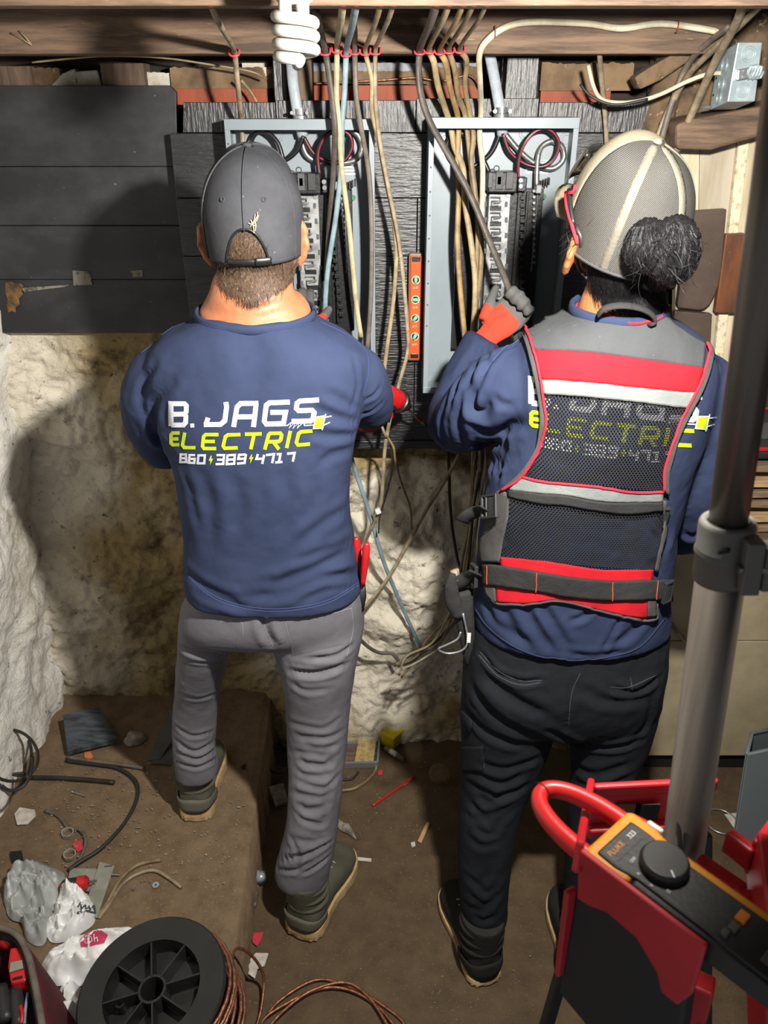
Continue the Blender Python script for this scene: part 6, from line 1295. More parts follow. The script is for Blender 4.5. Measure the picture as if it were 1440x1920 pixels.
# ================================================================== red step ladder in the foreground with the clamp meter on it
mat('ladder_red', '#b81824', .42, col2='#a3131d', nscale=8); mat('ladder_black', '#121212', .6); mat('warn_orange', '#5d3a1e', .6)
ZL = 1.30
sl_ = thing('step_ladder', 'red step ladder with a black body in the right foreground', 'ladder', (.3, .45, 0))
def zb_(px, py, z): return atZ(px, py, z)
def bar(A, B, w, h, m, nm, bv=.003):
    A, B = Vector(A), Vector(B); d = (B-A); L = d.length; d.normalize(); s_ = d.cross(Vector((0, 0, 1))).normalized(); u = s_.cross(d)
    return obj(nm, MB().obox((A+B)/2, d*(L/2), s_*w/2, u*h/2), m, sl_, bevel=bv)
B1, B2 = zb_(1112, 1482, ZL), zb_(1262, 1470, ZL); bar(B1, B2+Vector((.05, .0, 0)), .008, .018, 'ladder_red', 'top_rim'); bar(B1+Vector((0, .002, -.03)), B2+Vector((.05, .002, -.03)), .006, .05, 'ladder_red', 'back_wall'); bar(B1+Vector((0, -.004, -.062)), B2+Vector((.05, -.004, -.062)), .012, .016, 'ladder_red', 'lower_rim')
for px in (1178, 1214):
    p = zb_(px, 1522, ZL-.03); p.y = B1.y-.004+(B2.y-B1.y)*.5-.003; obj('warning_label', MB().box(p.x-.014, p.x+.014, p.y, p.y+.002, ZL-.045, ZL-.02), 'warn_orange' if px == 1178 else 'ladder_black', sl_)
ZM = 1.40; A = atZ(1138, 1549, ZM); B = atZ(1440, 1768, ZM); a_ = (B-A); a_.z = 0; a_.normalize(); s2 = Vector((-a_.y, a_.x, 0)); s2 = s2 if s2.y > 0 else -s2; U3 = Vector((0, 0, 1)); MA, MS = a_.copy(), s2.copy()
def M_(l, w, h=0): return A+MA*l+MS*w+U3*h
FL_, FR_ = M_(.0, -.042, .001), M_(.122, -.042, .001)
bar(B1+Vector((-.004, 0, 0)), FL_+Vector((0, 0, -.01)), .008, .03, 'ladder_red', 'side_wall')
# front apron: shaped plate below the meter
e = (FR_-FL_); L_ = e.length; e.normalize(); nrm = e.cross(Vector((0, 0, 1))).normalized(); nrm = nrm if nrm.y < 0 else -nrm
ap = [(0, 0), (1, 0), (1.0, -.062), (.93, -.088), (.80, -.088), (.74, -.07), (.55, -.05), (.30, -.048), (.14, -.058), (.04, -.06)]
obj('front_apron', MB().prism([FL_+e*L_*a_+Vector((0, 0, b_)) for a_, b_ in ap], nrm*-.006), 'ladder_red', sl_, bevel=.002)
bar(FR_+Vector((-.004, -.002, 0)), FR_+Vector((-.004, -.002, -.086)), .012, .010, 'ladder_red', 'apron_rib', .003)
# black body under the apron
bb0 = [FL_+e*L_*.06+Vector((0, .012, -.05)), FL_+e*L_*1.0+Vector((0, .012, -.05)), FL_+e*L_*1.15+Vector((0, .012, -.26)), FL_+e*L_*.06+Vector((0, .012, -.22))]
obj('body_panel', MB().prism(bb0, -nrm*.02), 'ladder_black', sl_, bevel=.003)
bar(FL_+Vector((.0, .006, -.06)), FL_+Vector((.004, .008, -.19)), .006, .012, 'ladder_red', 'body_edge', .002)
# right-hand frame
R1, R2 = zb_(1322, 1556, ZL), zb_(1412, 1612, ZL); bar(R1+Vector((.018, -.012, 0)), R2, .012, .03, 'ladder_red', 'side_rail'); bar(R2, zb_(1450, 1560, ZL), .012, .05, 'ladder_red', 'side_rail'); bar(zb_(1308, 1612, ZL-.02), zb_(1395, 1672, ZL-.02), .016, .012, 'ladder_red', 'inner_rail'); bar(zb_(1395, 1672, ZL-.02), zb_(1425, 1780, ZL-.02), .02, .012, 'ladder_red', 'inner_rail')
bar(zb_(1428, 1600, ZL), zb_(1450, 1800, ZL), .02, .06, 'ladder_red', 'side_rail')
p = zb_(1338, 1640, ZL-.08); obj('paper_sticker', MB().obox(p, (.008, -.003, 0), (.003, .010, .002), (0, 0, .0006)), 'sticker', sl_)
# legs and steps to the floor
top4 = [zb_(1322, 1840, ZL-.09), zb_(1432, 1840, ZL-.09), B1+Vector((.03, .02, -.06)), B2+Vector((.05, .0, -.08))]
feet = [Vector((.14, .16, 0)), Vector((.52, .12, 0)), Vector((.16, .66, 0)), Vector((.62, .70, 0))]
for k, (a_, b_) in enumerate(zip(top4[:2], feet[:2])): bar(a_, b_+Vector((0, 0, .01)), .020, .030, 'ladder_red', 'leg', .003)
for k, (a_, b_) in enumerate(zip(top4[2:], feet[2:])): bar(a_, b_+Vector((0, 0, .01)), .016, .016, 'ladder_black', 'rear_leg', .003)
for f in (.25, .5, .75): bar(top4[0].lerp(feet[0], f), top4[1].lerp(feet[1], f), .05, .02, 'ladder_black', 'step')
p = zb_(1320, 1870, ZL-.09); obj('leg_bolt_plate', MB().obox(top4[0].lerp(feet[0], .035)+Vector((0, -.016, 0)), (.006, 0, 0), (0, .002, 0), (0, 0, .010)), 'ladder_black', sl_); bt = top4[0].lerp(feet[0], .035)+Vector((0, -.019, 0)); obj('leg_bolt', MB().cyl(bt, bt+Vector((0, -.004, 0)), .0042, n=12), 'steel', sl_)
# ---- clamp meter
mat('meter_yellow', '#d08a12', .4, col2='#bd7b0c', nscale=10); mat('meter_dark', '#1e1d1c', .5, bump=.1, bscale=200); mat('jaw_red', '#c4201f', .38, col2='#ac1919', nscale=12); mat('dial', '#1a1a1a', .45); mat('key_orange', '#d5761a', .45); mat('key_grey', '#4e4c48', .5)
a_ = MA
cm = thing('clamp_meter', 'yellow and black clamp meter with red jaw lying on the ladder', 'clamp meter', A+Vector((0, 0, -.03)))
def slab_(poly, h0, h1): return MB().prism([M_(l, w, h0) for l, w in poly], U3*(h1-h0))
outl = [(0, -.034), (.006, -.037), (.03, -.036), (.05, -.031), (.21, -.030), (.225, -.024), (.225, .024), (.21, .030), (.05, .031), (.03, .036), (.006, .037), (0, .034)]
obj('yellow_case', slab_([(0, -.034), (.006, -.037), (.03, -.036), (.046, -.032), (.046, .015), (.212, .015), (.212, .030), (.05, .031), (.03, .036), (.006, .037), (0, .034)], -.026, -.004), 'meter_yellow', cm, bevel=.004)
obj('dark_grip', slab_([(.047, -.0315), (.21, -.030), (.225, -.024), (.225, .024), (.213, .028), (.213, .014), (.047, .014)], -.03, -.0045), 'meter_dark', cm, bevel=.003)
obj('face', slab_([(.010, -.029), (.030, -.030), (.05, -.026), (.208, -.028), (.220, -.02), (.220, .017), (.208, .020), (.05, .021), (.03, .024), (.010, .024)], -.006, -.0015), 'meter_dark', cm, bevel=.003)
dc = M_(.058, .002, 0); obj('rotary_dial', MB().lathe([(.0215, -.004), (.0215, .005), (.0195, .009), (.0, .009)], dc, (0, 0, 1), 36), 'dial', cm, smooth=False, bevel=.001); obj('dial_mark', MB().obox(dc+a_*.013-s2*.010+U3*.0095, (a_*.8-s2*.6)*.0035, (s2*.8+a_*.6)*.0007, U3*.0004), 'sticker', cm)
for l, w, m, sz in ((.128, .006, 'key_orange', .006), (.128, -.008, 'key_grey', .005), (.126, -.018, 'key_grey', .004)): obj('key', MB().obox(M_(l, w, 0), a_*sz*.7, s2*sz, U3*.002), m, cm, bevel=.001)
obj('display', slab_([(.155, -.018), (.205, -.018), (.205, .013), (.155, .013)], -.002, .0), 'key_grey', cm, bevel=.001)
# jaw: tapering oval hook
jw = []
for k in range(33):
    an = math.pi*k/32; jw.append(M_(.004-.078*math.sin(an)**.85, .029*math.cos(an), -.016))
q = MB(); q.tube([M_(.02, .029, -.016)]+jw+[M_(.02, -.029, -.016)], [.0105, .010, .0095, .0095, .010, .0105], n=14, flat=(1.0, .85), up=(0, 0, 1)); obj('jaw', q, 'jaw_red', cm, smooth=True)
obj('jaw_split', MB().torus(M_(-.0745, 0, -.016), s2, .0102, .0005, 16, 4), 'ladder_black', cm); obj('jaw_trigger', slab_([(-.004, .030), (.024, .034), (.024, .044), (.004, .040)], -.024, -.008), 'jaw_red', cm, bevel=.003); obj('wheel_guard', slab_([(.02, .034), (.036, .035), (.036, .040), (.02, .040)], -.02, -.003), 'sticker', cm, bevel=.002)
def text(s, loc, ux, uy, size, m, parent, nm='lettering'):
    cu = bpy.data.curves.new('txt', 'FONT'); cu.body = s; cu.size = size; cu.align_x = 'CENTER'; cu.align_y = 'CENTER'; cu.extrude = .0001
    o = bpy.data.objects.new('txt', cu); COL.objects.link(o); dg = bpy.context.evaluated_depsgraph_get(); me = bpy.data.meshes.new_from_object(o.evaluated_get(dg)); bpy.data.objects.remove(o)
    ux, uy = Vector(ux).normalized(), Vector(uy).normalized(); un = ux.cross(uy); q = MB(); q.v = [tuple(Vector(loc)+ux*v.co.x+uy*v.co.y+un*v.co.z) for v in me.vertices]; q.f = [tuple(p.vertices) for p in me.polygons]; bpy.data.meshes.remove(me)
    return obj(nm, q, m, parent, fixn=False)
text('FLUKE', M_(.020, -.014, -.0012), s2, -a_, .0075, 'meter_yellow', cm); text('323', M_(.020, .010, -.0012), s2, -a_, .007, 'sticker', cm); text('TRUE RMS CLAMP METER', M_(.0285, -.004, -.0012), s2, -a_, .0035, 'key_grey', cm)
for k, tx in enumerate(('OFF', 'A', 'V', '\u03a9')):
    an = 2.2+k*.55; text(tx, dc+(s2*math.cos(an)-a_*math.sin(an))*.026+U3*-.0005, s2, -a_, .0042, 'sticker', cm)
# ================================================================== litter on the slab and floor
mat('bag_white', '#f0f0ee', .4, col2='#dcdddd', nscale=12, spec=.5); mat('bag_grey', '#b3b5b4', .4, col2='#959897', nscale=10, spec=.5); mat('pink_print', '#c23a60', .5); mat('paper', '#cfcac2', .8, col2='#b8b0a6', nscale=40); mat('red_scrap', '#c22f45', .6)
mat('plate_metal', '#9fa295', .4, metal=.3, col2='#8b8e82', nscale=20, bump=.05); mat('spool_black', '#232322', .45, col2='#1a1a19', nscale=10); mat('wood_chip', '#b9946a', .8); mat('cork', '#c8763f', .8); mat('yellow_box', '#d2bf16', .5, col2='#b7a40f', nscale=20); mat('straw_mat', '#b5a06c', .9, col2='#8f7c4c', nscale=60, bump=.6)
mat('tray_grey', '#7b7f80', .45, metal=.3); mat('bin_grey', '#6c7578', .5, bump=.05); mat('rag', '#9d978c', .9, col2='#6f685c', nscale=30, bump=.5); mat('offcut_paint', '#4b535b', .6, col2='#2a2e33', nscale=8, stretch=(2, 10, 1), bump=.4); mat('slate', '#5c5a56', .7, col2='#4a4844', nscale=8)
Z1 = SLAB+.002
def crumple(poly, z0, h, seed, nr=34, na=90, amp=.35, ridge=7.0):
    """thin film crushed into a heap: outline on the ground, ridged folds above"""
    P = [atZ(a, b, z0) for a, b in poly]; c = sum(P, Vector())/len(P); cl = catmull(P+[P[0]], 8)[:-1]; s = [0]
    Q = np.array([[p.x, p.y] for p in cl]); k = len(Q); idx = np.linspace(0, k, na, endpoint=False); O = np.stack([np.interp(idx, np.arange(k+1), np.append(Q[:, d], Q[0, d])) for d in range(2)], 1)
    V = []; Fc = []; size = np.abs(O-np.array([c.x, c.y])).max()
    for i in range(nr+1):
        r = i/nr; X = np.array([c.x, c.y])*(1-r)+O*r; p3 = np.stack([X[:, 0], X[:, 1], np.full(na, seed*1.7)], 1)
        f1 = 1-np.abs(fbm(p3*ridge*1.3, 3, seed)); f2 = 1-np.abs(fbm(p3*ridge*3.1, 3, seed+7)); f3 = fbm(p3*ridge*8, 2, seed+3)
        f4 = 1-np.abs(fbm(p3*ridge*1.9+5, 2, seed+17)); hh = h*((1-r**3)**.7)*(1-amp+amp*1.6*(f1**2-.3))+h*.55*(f2**2-.45)*(1-r**6)+h*.5*(f4**3-.3)*(1-r**6)+h*.06*f3
        w = 1+.10*fbm(p3*14, 2, seed+11)*r
        Y = np.array([c.x, c.y])+(X-np.array([c.x, c.y]))*w[:, None]
        V += [(Y[j, 0], Y[j, 1], z0+max(.0015, hh[j])) for j in range(na)]
    Fc = [(i*na+j, i*na+(j+1) % na, (i+1)*na+(j+1) % na, (i+1)*na+j) for i in range(nr) for j in range(na)]
    return V, Fc
def film(poly, h, seed, m, label, z0=Z1, **k):
    V, Fc = crumple(poly, z0, h, seed, **k); o = obj('plastic_bag', (V, Fc), m, smooth=True); return tag(o, label, 'plastic bag'), bvh_of(np.array(V), Fc)
gb, gbv = film([(8, 1690), (14, 1640), (60, 1620), (118, 1632), (128, 1660), (110, 1690), (92, 1740), (82, 1772), (50, 1765), (40, 1735), (20, 1725)], .055, 3, 'bag_grey', 'grey crumpled plastic bag beside the metal plates', amp=.6, ridge=9)
wbg, wbv = film([(108, 1690), (125, 1670), (160, 1672), (178, 1700), (178, 1730), (160, 1748), (130, 1766), (95, 1768), (84, 1740), (100, 1715)], .06, 5, 'bag_white', 'white crumpled bag with black scribbled print', ridge=9)
rb_, rbv = film([(75, 1815), (110, 1780), (150, 1760), (200, 1740), (252, 1738), (256, 1765), (230, 1790), (190, 1815), (170, 1842), (120, 1850), (85, 1845)], .05, 8, 'bag_white', 'white bag with a pink printed patch behind the black reel', ridge=8)
film([(90, 1870), (120, 1855), (155, 1858), (160, 1900), (150, 1945), (100, 1945), (88, 1910)], .06, 12, 'bag_white', 'white bag wedged between the tool bag and the black reel')
obj('pink_patch', fillpoly(rbv, [(150, 1763), (165, 1748), (190, 1743), (203, 1752), (195, 1768), (170, 1774), (152, 1775)], .002), 'pink_print', rb_)
OH = [[(163, 1756), (160, 1764), (165, 1769), (170, 1764), (169, 1757), (163, 1756)], [(174, 1751), (175, 1766)], [(175, 1760), (180, 1757), (182, 1765)]]
obj('print_letter', strokes(rbv, OH[:1], 1.8, .0035, step=2, across=2), 'bag_white', rb_); obj('print_letter', strokes(rbv, OH[1:], 1.8, .0035, step=2, across=2), 'bag_white', rb_)
q = MB()
for ln in ([(144, 1700), (150, 1694), (152, 1704), (147, 1712)], [(153, 1702), (158, 1697), (160, 1706)], [(162, 1704), (166, 1698), (168, 1708)], [(170, 1703), (175, 1700), (176, 1710)], [(143, 1713), (160, 1709), (178, 1712)]):
    t_ = strokes(wbv, [cat2(ln, 3)], 2.4, .003, step=2, across=2); q.add(t_.v, t_.f)
obj('black_print', q, 'ink', wbg, kind='stuff')
# metal plates
def plate(poly, z, t, m, label, nm='metal_plate', cat='metal plate', lift=None):
    P = [atZ(a, b, z) for a, b in poly]
    if lift:
        for p, l_ in zip(P, lift): p.z += l_
    q = MB(); q.prism(P, (0, 0, t)); return tag(obj(nm, q, m, bevel=.001), label, cat)
plate([(132, 1628), (200, 1630), (192, 1672), (122, 1672)], Z1+.004, .002, 'plate_metal', 'square grey metal plate lying under the long one')
mp = plate([(187, 1616), (215, 1624), (182, 1722), (156, 1708)], Z1+.012, .002, 'plate_metal', 'long grey metal plate with a slot lying on the square one'); p = atZ(203, 1624, Z1+.0145); obj('slot', MB().obox(p, (.010, .001, 0), (0, .0016, 0), (0, 0, .0006)), 'ink', mp)
# screwdriver handle
sd = thing('screwdriver', 'stubby red and black screwdriver lying on the metal plates', 'screwdriver', atZ(140, 1658, Z1)); a, b = atZ(113, 1662, Z1+.034), atZ(166, 1654, Z1+.034); ax = (b-a).normalized(); L = (b-a).length
obj('grip', MB().lathe([(.006, 0), (.014, .006), (.0165, .02), (.0165, L*.6)], a, ax, 20), 'plastic_dark', sd, smooth=True); obj('red_collar', MB().lathe([(.0165, L*.6), (.018, L*.62), (.018, L*.9), (.012, L)], a, ax, 12), 'tool_red', sd); obj('shank', MB().cyl(b, b+ax*.02, .003, n=8), 'chuck_steel', sd)
obj('red_inlay', MB().obox(a+ax*L*.3+Vector((0, -.008, .011)), ax*L*.22, Vector((0, .004, 0)), Vector((0, .001, .003))), 'tool_red', sd, bevel=.002)
def gcable(pts, z, r, m, label, nm='cable_scrap', cat='cable', zs_=None, flat=(1, 1), kind=None):
    P = [atZ(p[0], p[1], (p[2] if len(p) > 2 else z)+r) for p in pts]; q = MB(); q.tube(P, r, n=8, smooth=6, flat=flat); return tag(obj(nm, q, m, smooth=True), label, cat)
gcable([(124, 1426), (150, 1430), (185, 1434), (225, 1442), (255, 1466), (256, 1500), (232, 1545), (190, 1590), (150, 1616), (128, 1632)], Z1, .0055, 'cab_black', 'long black cable curving across the slab to the grey bag')
gcable([(126, 1420), (180, 1428), (230, 1434), (270, 1440)], Z1, .006, 'cab_grey', 'grey cable lying below the dark board offcut')
gcable([(58, 1458), (110, 1459), (160, 1462), (214, 1467)], Z1, .0068, 'cab_black', 'straight black cable end pointing right from the coil')
gcable([(85, 1520), (110, 1530), (128, 1552), (150, 1556), (161, 1575), (155, 1600), (142, 1622)], Z1, .0048, 'cab_grey', 'bent grey cable beside the two rings')
gcable([(302, 1612), (270, 1618), (245, 1630), (222, 1655), (200, 1695), (180, 1720)], Z1, .0052, 'cab_brown', 'brown cable stub upper of the pair below the boot')
gcable([(340, 1664), (315, 1645), (288, 1632), (255, 1640), (228, 1660), (205, 1695), (185, 1722)], Z1, .0045, 'cab_old', 'dusty wire stub lower of the pair below the boot')
# hanging coil against the left wall
q = MB(); P = []
for k in range(70):
    t = k/69; an = t*2*math.pi*2.4; R = .085+.03*math.sin(t*5); P.append(atZ(22+52*math.cos(an)*(.75+.2*math.sin(t*4)), 1420+64*math.sin(an)*(.85+.15*math.cos(t*6)), Z1+.20-.16*t))
P += [atZ(40, 1450, Z1+.02), atZ(60, 1459, Z1+.008)]; q.tube(P, .0045, n=8, smooth=2); tag(obj('cable_coil', q, 'cab_black', smooth=True), 'springy black cable coil at the left wall', 'cable')
# rings, packet, paper, chips
for (x, y, lb) in ((127, 1565, 'grey plastic ring further from the bags'), (131, 1606, 'grey plastic ring nearer to the grey bag')):
    c = atZ(x, y, Z1); tag(obj('plastic_ring', MB().lathe([(.0135, 0), (.0165, 0), (.0165, .012), (.0135, .012)], c, (0.1, 0, 1), 24, closed=True), 'rag', smooth=False), lb, 'ring')
plate([(138, 1578), (152, 1576), (157, 1592), (145, 1598), (137, 1588)], Z1, .002, 'red_scrap', 'small red packet between the two rings', 'red_packet', 'scrap')
plate([(27, 1527), (38, 1518), (66, 1521), (69, 1535), (52, 1546), (33, 1550)], Z1, .002, 'paper', 'torn white paper scrap near the left wall', 'paper_scrap', 'scrap', [0, .008, .004, .01, 0, .006])
plate([(20, 1602), (42, 1600), (44, 1616), (24, 1620)], Z1, .012, 'ladder_black', 'small black square block near the left edge', 'black_block', 'block')
plate([(158, 1412), (170, 1410), (175, 1420), (167, 1426), (158, 1421)], Z1, .004, 'cork', 'orange chip below the dark board offcut', 'orange_chip', 'scrap')
plate([(123, 1362), (190, 1348), (222, 1392), (128, 1416)], Z1+.014, .018, 'offcut_paint', 'dark painted board offcut leaning in the slab corner', 'board_offcut', 'board offcut', [.03, .03, 0, 0])
c = atZ(163, 1373, Z1+.06); 
rg, _ = film([(230, 1392), (240, 1378), (262, 1374), (274, 1384), (262, 1396), (240, 1400)], .02, 22, 'rag', 'pale crumpled rag behind the slab foot'); rg.name = 'rag'; rg['category'] = 'rag'
plate([(276, 1428), (300, 1392), (322, 1358), (328, 1362), (330, 1392), (300, 1426)], Z1, .006, 'slate', 'grey sheet leaning beside the left boot', 'slate_sheet', 'sheet', [0, .02, .06, .06, .02, 0])
plate([(280, 1432), (330, 1400), (338, 1402), (336, 1436)], Z1, .004, 'slate', 'grey flat sheet half under the left boot', 'slate_sheet', 'sheet')
R7 = random.Random(21)
def bits(region, n, z, m, label, nm, smin=.001, smax=.004):
    q = MB(); k = 0
    while k < n:
        x, y = R7.uniform(region[0], region[1]), R7.uniform(region[2], region[3]); p = atZ(x, y, z); 
        if z > .1 and (p.x > -.40 or p.x < -1.06): k += 1; continue
        s = R7.uniform(smin, smax); an = R7.uniform(0, 3.14); q.obox(p+Vector((0, 0, s*.3)), (math.cos(an)*s*R7.uniform(.6, 2.2), math.sin(an)*s, 0), (-math.sin(an)*s, math.cos(an)*s, 0), (0, 0, s*.3)); k += 1
    return tag(obj(nm, q, m), label, 'debris', kind='stuff')
bits((60, 460, 1420, 1660), 200, Z1+.002, 'rag', 'pale crumbs scattered over the raised slab', 'slab_crumbs', .0008, .0024); bits((90, 330, 1430, 1600), 120, Z1+.002, 'cab_old', 'tan crumbs scattered over the raised slab', 'slab_crumbs', .0008, .002)
bits((500, 1000, 1420, 1915), 160, .002, 'rag', 'pale specks scattered over the dark floor', 'floor_crumbs', .0004, .0012); bits((600, 800, 1400, 1560), 110, .002, 'cab_old', 'tan crumbs on the floor by the wall', 'floor_crumbs', .0006, .0016)
for x, y, x2, y2, lb in ((136, 1485, 160, 1493, 'small steel nail on the slab left of the black cable'), (212, 1640, 224, 1641, 'short brass screw beside the long metal plate'), (250, 1668, 254, 1660, 'thin screw beside the dusty wire stubs')):
    a, b = atZ(x, y, Z1+.003), atZ(x2, y2, Z1+.003); q = MB(); q.cyl(a, b, .0022, n=8); d = (b-a).normalized(); q2 = MB(); r = tag(obj('nail', q, 'steel'), lb, 'nail'); obj('nail_head', MB().cyl(a-d*.0015, a, .0045, n=10), 'steel', r)
c = atZ(292, 1660, Z1); tag(obj('washer', MB().lathe([(.003, 0), (.009, 0), (.009, .002), (.003, .002)], c, (0, 0, 1), 18, closed=True), 'galv'), 'small steel washer on the slab near the reel', 'washer')
# ================================================================== cable reel
sp = thing('cable_reel', 'black plastic cable reel wound with bare copper at the bottom', 'cable reel', atZ(290, 1840, SLAB))
sc = atZ(284, 1852, .37); n_ = Vector((-.10, -.10, 1)).normalized(); RO = .153; H = .19
def lat(nm, prof, m, n=56, closed=True): return obj(nm, MB().lathe(prof, sc, n_, n, closed), m, sp, smooth=False)
lat('flange', [(.104, 0), (RO-.004, 0), (RO, -.004), (RO, -.010), (.104, -.010)], 'spool_black'); lat('flange', [(.03, -H), (RO, -H), (RO, -H-.008), (.03, -H-.008)], 'spool_black')
lat('drum', [(.100, 0), (.104, 0), (.104, -H), (.100, -H)], 'spool_black'); lat('dish', [(.026, -.05), (.101, -.05), (.101, -.055), (.026, -.055)], 'spool_black'); lat('hub', [(.024, -.004), (.029, -.004), (.029, -.10), (.024, -.10)], 'spool_black', 32)
xa = n_.orthogonal().normalized(); ya = n_.cross(xa)
for k in range(8):
    an = k*math.pi/4+.25; d = xa*math.cos(an)+ya*math.sin(an); obj('rib', MB().obox(sc+d*.065-n_*.022, d*.038, n_.cross(d)*.0016, n_*.02), 'spool_black', sp)
obj('boss', MB().lathe([(.006, -.02), (.010, -.02), (.010, -.05), (.006, -.05)], sc+(xa*math.cos(2.6)+ya*math.sin(2.6))*.07, n_, 16, closed=True), 'spool_black', sp)
q = MB(); P = []
for k in range(14*28):
    an = 2*math.pi*k/28; t = k/(14*28); R = .128+.018*math.sin(t*9)+.010*math.cos(an-.6); d = xa*math.cos(an)+ya*math.sin(an); P.append(sc+d*R-n_*(.02+(H-.04)*t)+Vector((.016, -.004, 0)))
q.tube(P, .0042, n=6); obj('copper_winding', q, 'copper', sp, smooth=True)
# loose copper on the floor
q = MB(); P = [sc+Vector((.15, .03, -.05))]
for (a, b, z) in ((440, 1782, .25), (470, 1790, .16), (494, 1830, .06), (490, 1890, .02), (480, 1935, .01), (520, 1880, .006), (590, 1838, .006), (650, 1848, .006), (710, 1880, .006), (760, 1930, .006), (700, 2000, .006), (560, 1990, .012), (490, 1925, .012), (540, 1880, .012), (610, 1852, .012), (670, 1862, .012), (725, 1905, .012), (745, 1960, .012), (620, 2010, .018), (500, 1950, .018), (560, 1872, .018), (640, 1842, .018), (690, 1868, .018), (735, 1935, .018)): P.append(atZ(a, b, z))
q.tube(P, .0038, n=8, smooth=8); tag(obj('copper_wire', q, 'copper', smooth=True), 'loose loops of twisted copper wire on the floor', 'wire')
# ================================================================== open tool bag at the lower left
ob = thing('tool_bag', 'open red and black tool bag in the lower left corner', 'tool bag', atZ(20, 1900, SLAB))
zr = .42; rim = [atZ(-60, 1745, zr), atZ(-10, 1738, zr), atZ(30, 1752, zr), atZ(52, 1790, zr), atZ(66, 1850, zr), atZ(80, 1930, zr), atZ(88, 2010, zr)]
q = MB(); rp = catmull(rim, 6); G = [[Vector((p.x+.01*k, p.y, zr-(zr-SLAB-.005)*k/6)) for p in rp] for k in range(7)]; q.grid(G); obj('side_wall', q, mat('bag_maroon', '#5a1420', .8, col2='#420e18', nscale=20, bump=.3), ob, smooth=True, solid=.008)
q = MB(); q.tube(rp, .007, n=8); obj('rim_piping', q, 'cab_grey', ob, smooth=True)
q = MB(); G = [[Vector((p.x-.010+.004*k, p.y, zr-.01-(zr-SLAB-.02)*k/4)) for p in rp] for k in range(5)]; q.grid(G); obj('lining', q, 'ladder_black', ob, smooth=True, solid=.004)
for dx in (0, 6): q = MB(); q.tube([atZ(78+dx, 1878+k*10, .36) for k in range(8)], .0012, n=5); obj('white_stitch', q, 'sticker', ob)
tf = thing('red_flashlight', 'red light with a grey window inside the open tool bag', 'flashlight', atZ(32, 1845, .30))
P = [atZ(a, b, .40) for a, b in ((18, 1776), (36, 1774), (52, 1806), (50, 1838), (20, 1844), (14, 1812))]; obj('case', MB().prism(P, (0, 0, -.05)), 'tool_red', tf, bevel=.005); P = [atZ(a, b, .402) for a, b in ((20, 1806), (42, 1801), (44, 1816), (18, 1824))]; obj('window', MB().prism(P, (0, 0, .002)), 'plate_metal', tf); P = [atZ(a, b, .402) for a, b in ((24, 1834), (42, 1829), (42, 1833), (24, 1838))]; obj('slot', MB().prism(P, (0, 0, .001)), 'ladder_black', tf)
for k, (a, b, m, lb) in enumerate((((0, 1760), (26, 1770), 'tool_red', 'red tool grip at the back of the open tool bag'), ((4, 1850), (12, 1915), 'plastic_dark', 'black tool grip leftmost in the open tool bag'), ((30, 1852), (36, 1925), 'plastic_dark', 'black tool grip beside the red wire in the tool bag'))):
    A_, B_ = atZ(*a, .37), atZ(*b, .37); q = MB(); q.tube([A_, A_.lerp(B_, .5), B_], [.012, .016, .013], n=12, smooth=3); tag(obj('tool_grip', q, m, smooth=True), lb, 'tool')
gcable([(38, 1885, .375), (42, 1900, .38), (40, 1920, .375)], .37, .004, 'jaw_red', 'short red wire loop inside the open tool bag', 'wire_scrap', 'wire'); gcable([(52, 1862, .38), (48, 1890, .38), (46, 1920, .375)], .37, .003, 'cab_blue', 'beaded cord hanging inside the open tool bag', 'cord', 'cord')
q = MB(); bp = [Vector((rim[0].x-.02, rim[0].y, 0)), Vector((rim[0].x-.02, rim[-1].y, 0))]; q.box(bp[0].x-.006, bp[0].x, bp[1].y, bp[0].y, SLAB+.004, zr); obj('side_wall', q, 'bag_maroon', ob, bevel=.002); q = MB(); q.box(bp[0].x, rim[-1].x, bp[1].y-.006, bp[1].y, SLAB+.004, zr); obj('side_wall', q, 'bag_maroon', ob, bevel=.002)
fl_ = MB(); fl_.box(-1.06, rim[3].x+.005, .9, 1.16, SLAB+.003, SLAB+.01); obj('bag_floor', fl_, 'ladder_black', ob)
# ================================================================== floor things
yb = thing('yellow_box', 'yellow plastic box on the floor by the wall', 'box', atZ(733, 1392)); P = [atZ(a, b, .0) for a, b in ((714, 1396), (738, 1407), (757, 1388), (734, 1378))]; obj('box_body', MB().prism(P, (0, 0, .05)), 'yellow_box', yb, bevel=.003)
c = sum(P, Vector())/4; obj('box_flange', MB().obox(c+Vector((0, 0, .05)), (P[1]-P[0])*.53, (P[2]-P[1])*.53, Vector((0, 0, .002))), 'yellow_box', yb, bevel=.001)
tr = thing('metal_tray', 'grey metal tray with straw matting beside the yellow box', 'tray', atZ(675, 1415)); T4 = [atZ(a, b) for a, b in ((615, 1388), (712, 1383), (708, 1438), (612, 1440))]
for i in range(4): A_, B_ = T4[i], T4[(i+1) % 4]; d = (B_-A_).normalized(); obj('tray_side', MB().obox((A_+B_)/2+Vector((0, 0, .012)), (B_-A_)/2, d.cross(Vector((0, 0, 1)))*.004, Vector((0, 0, .012))), 'tray_grey', tr, bevel=.001)
obj('tray_divider', MB().obox((atZ(612, 1402)+atZ(668, 1400))/2+Vector((0, 0, .012)), Vector((.05, .002, 0)), Vector((0, .006, 0)), Vector((0, 0, .010))), 'tray_grey', tr, bevel=.001); obj('straw_mat', MB().prism([atZ(a, b, .006) for a, b in ((672, 1392), (706, 1393), (700, 1434), (664, 1434))], (0, 0, .012)), 'straw_mat', tr, bevel=.002); obj('tray_bottom', MB().prism([Vector((p.x, p.y, .002)) for p in T4], (0, 0, .002)), 'old_wood', tr)
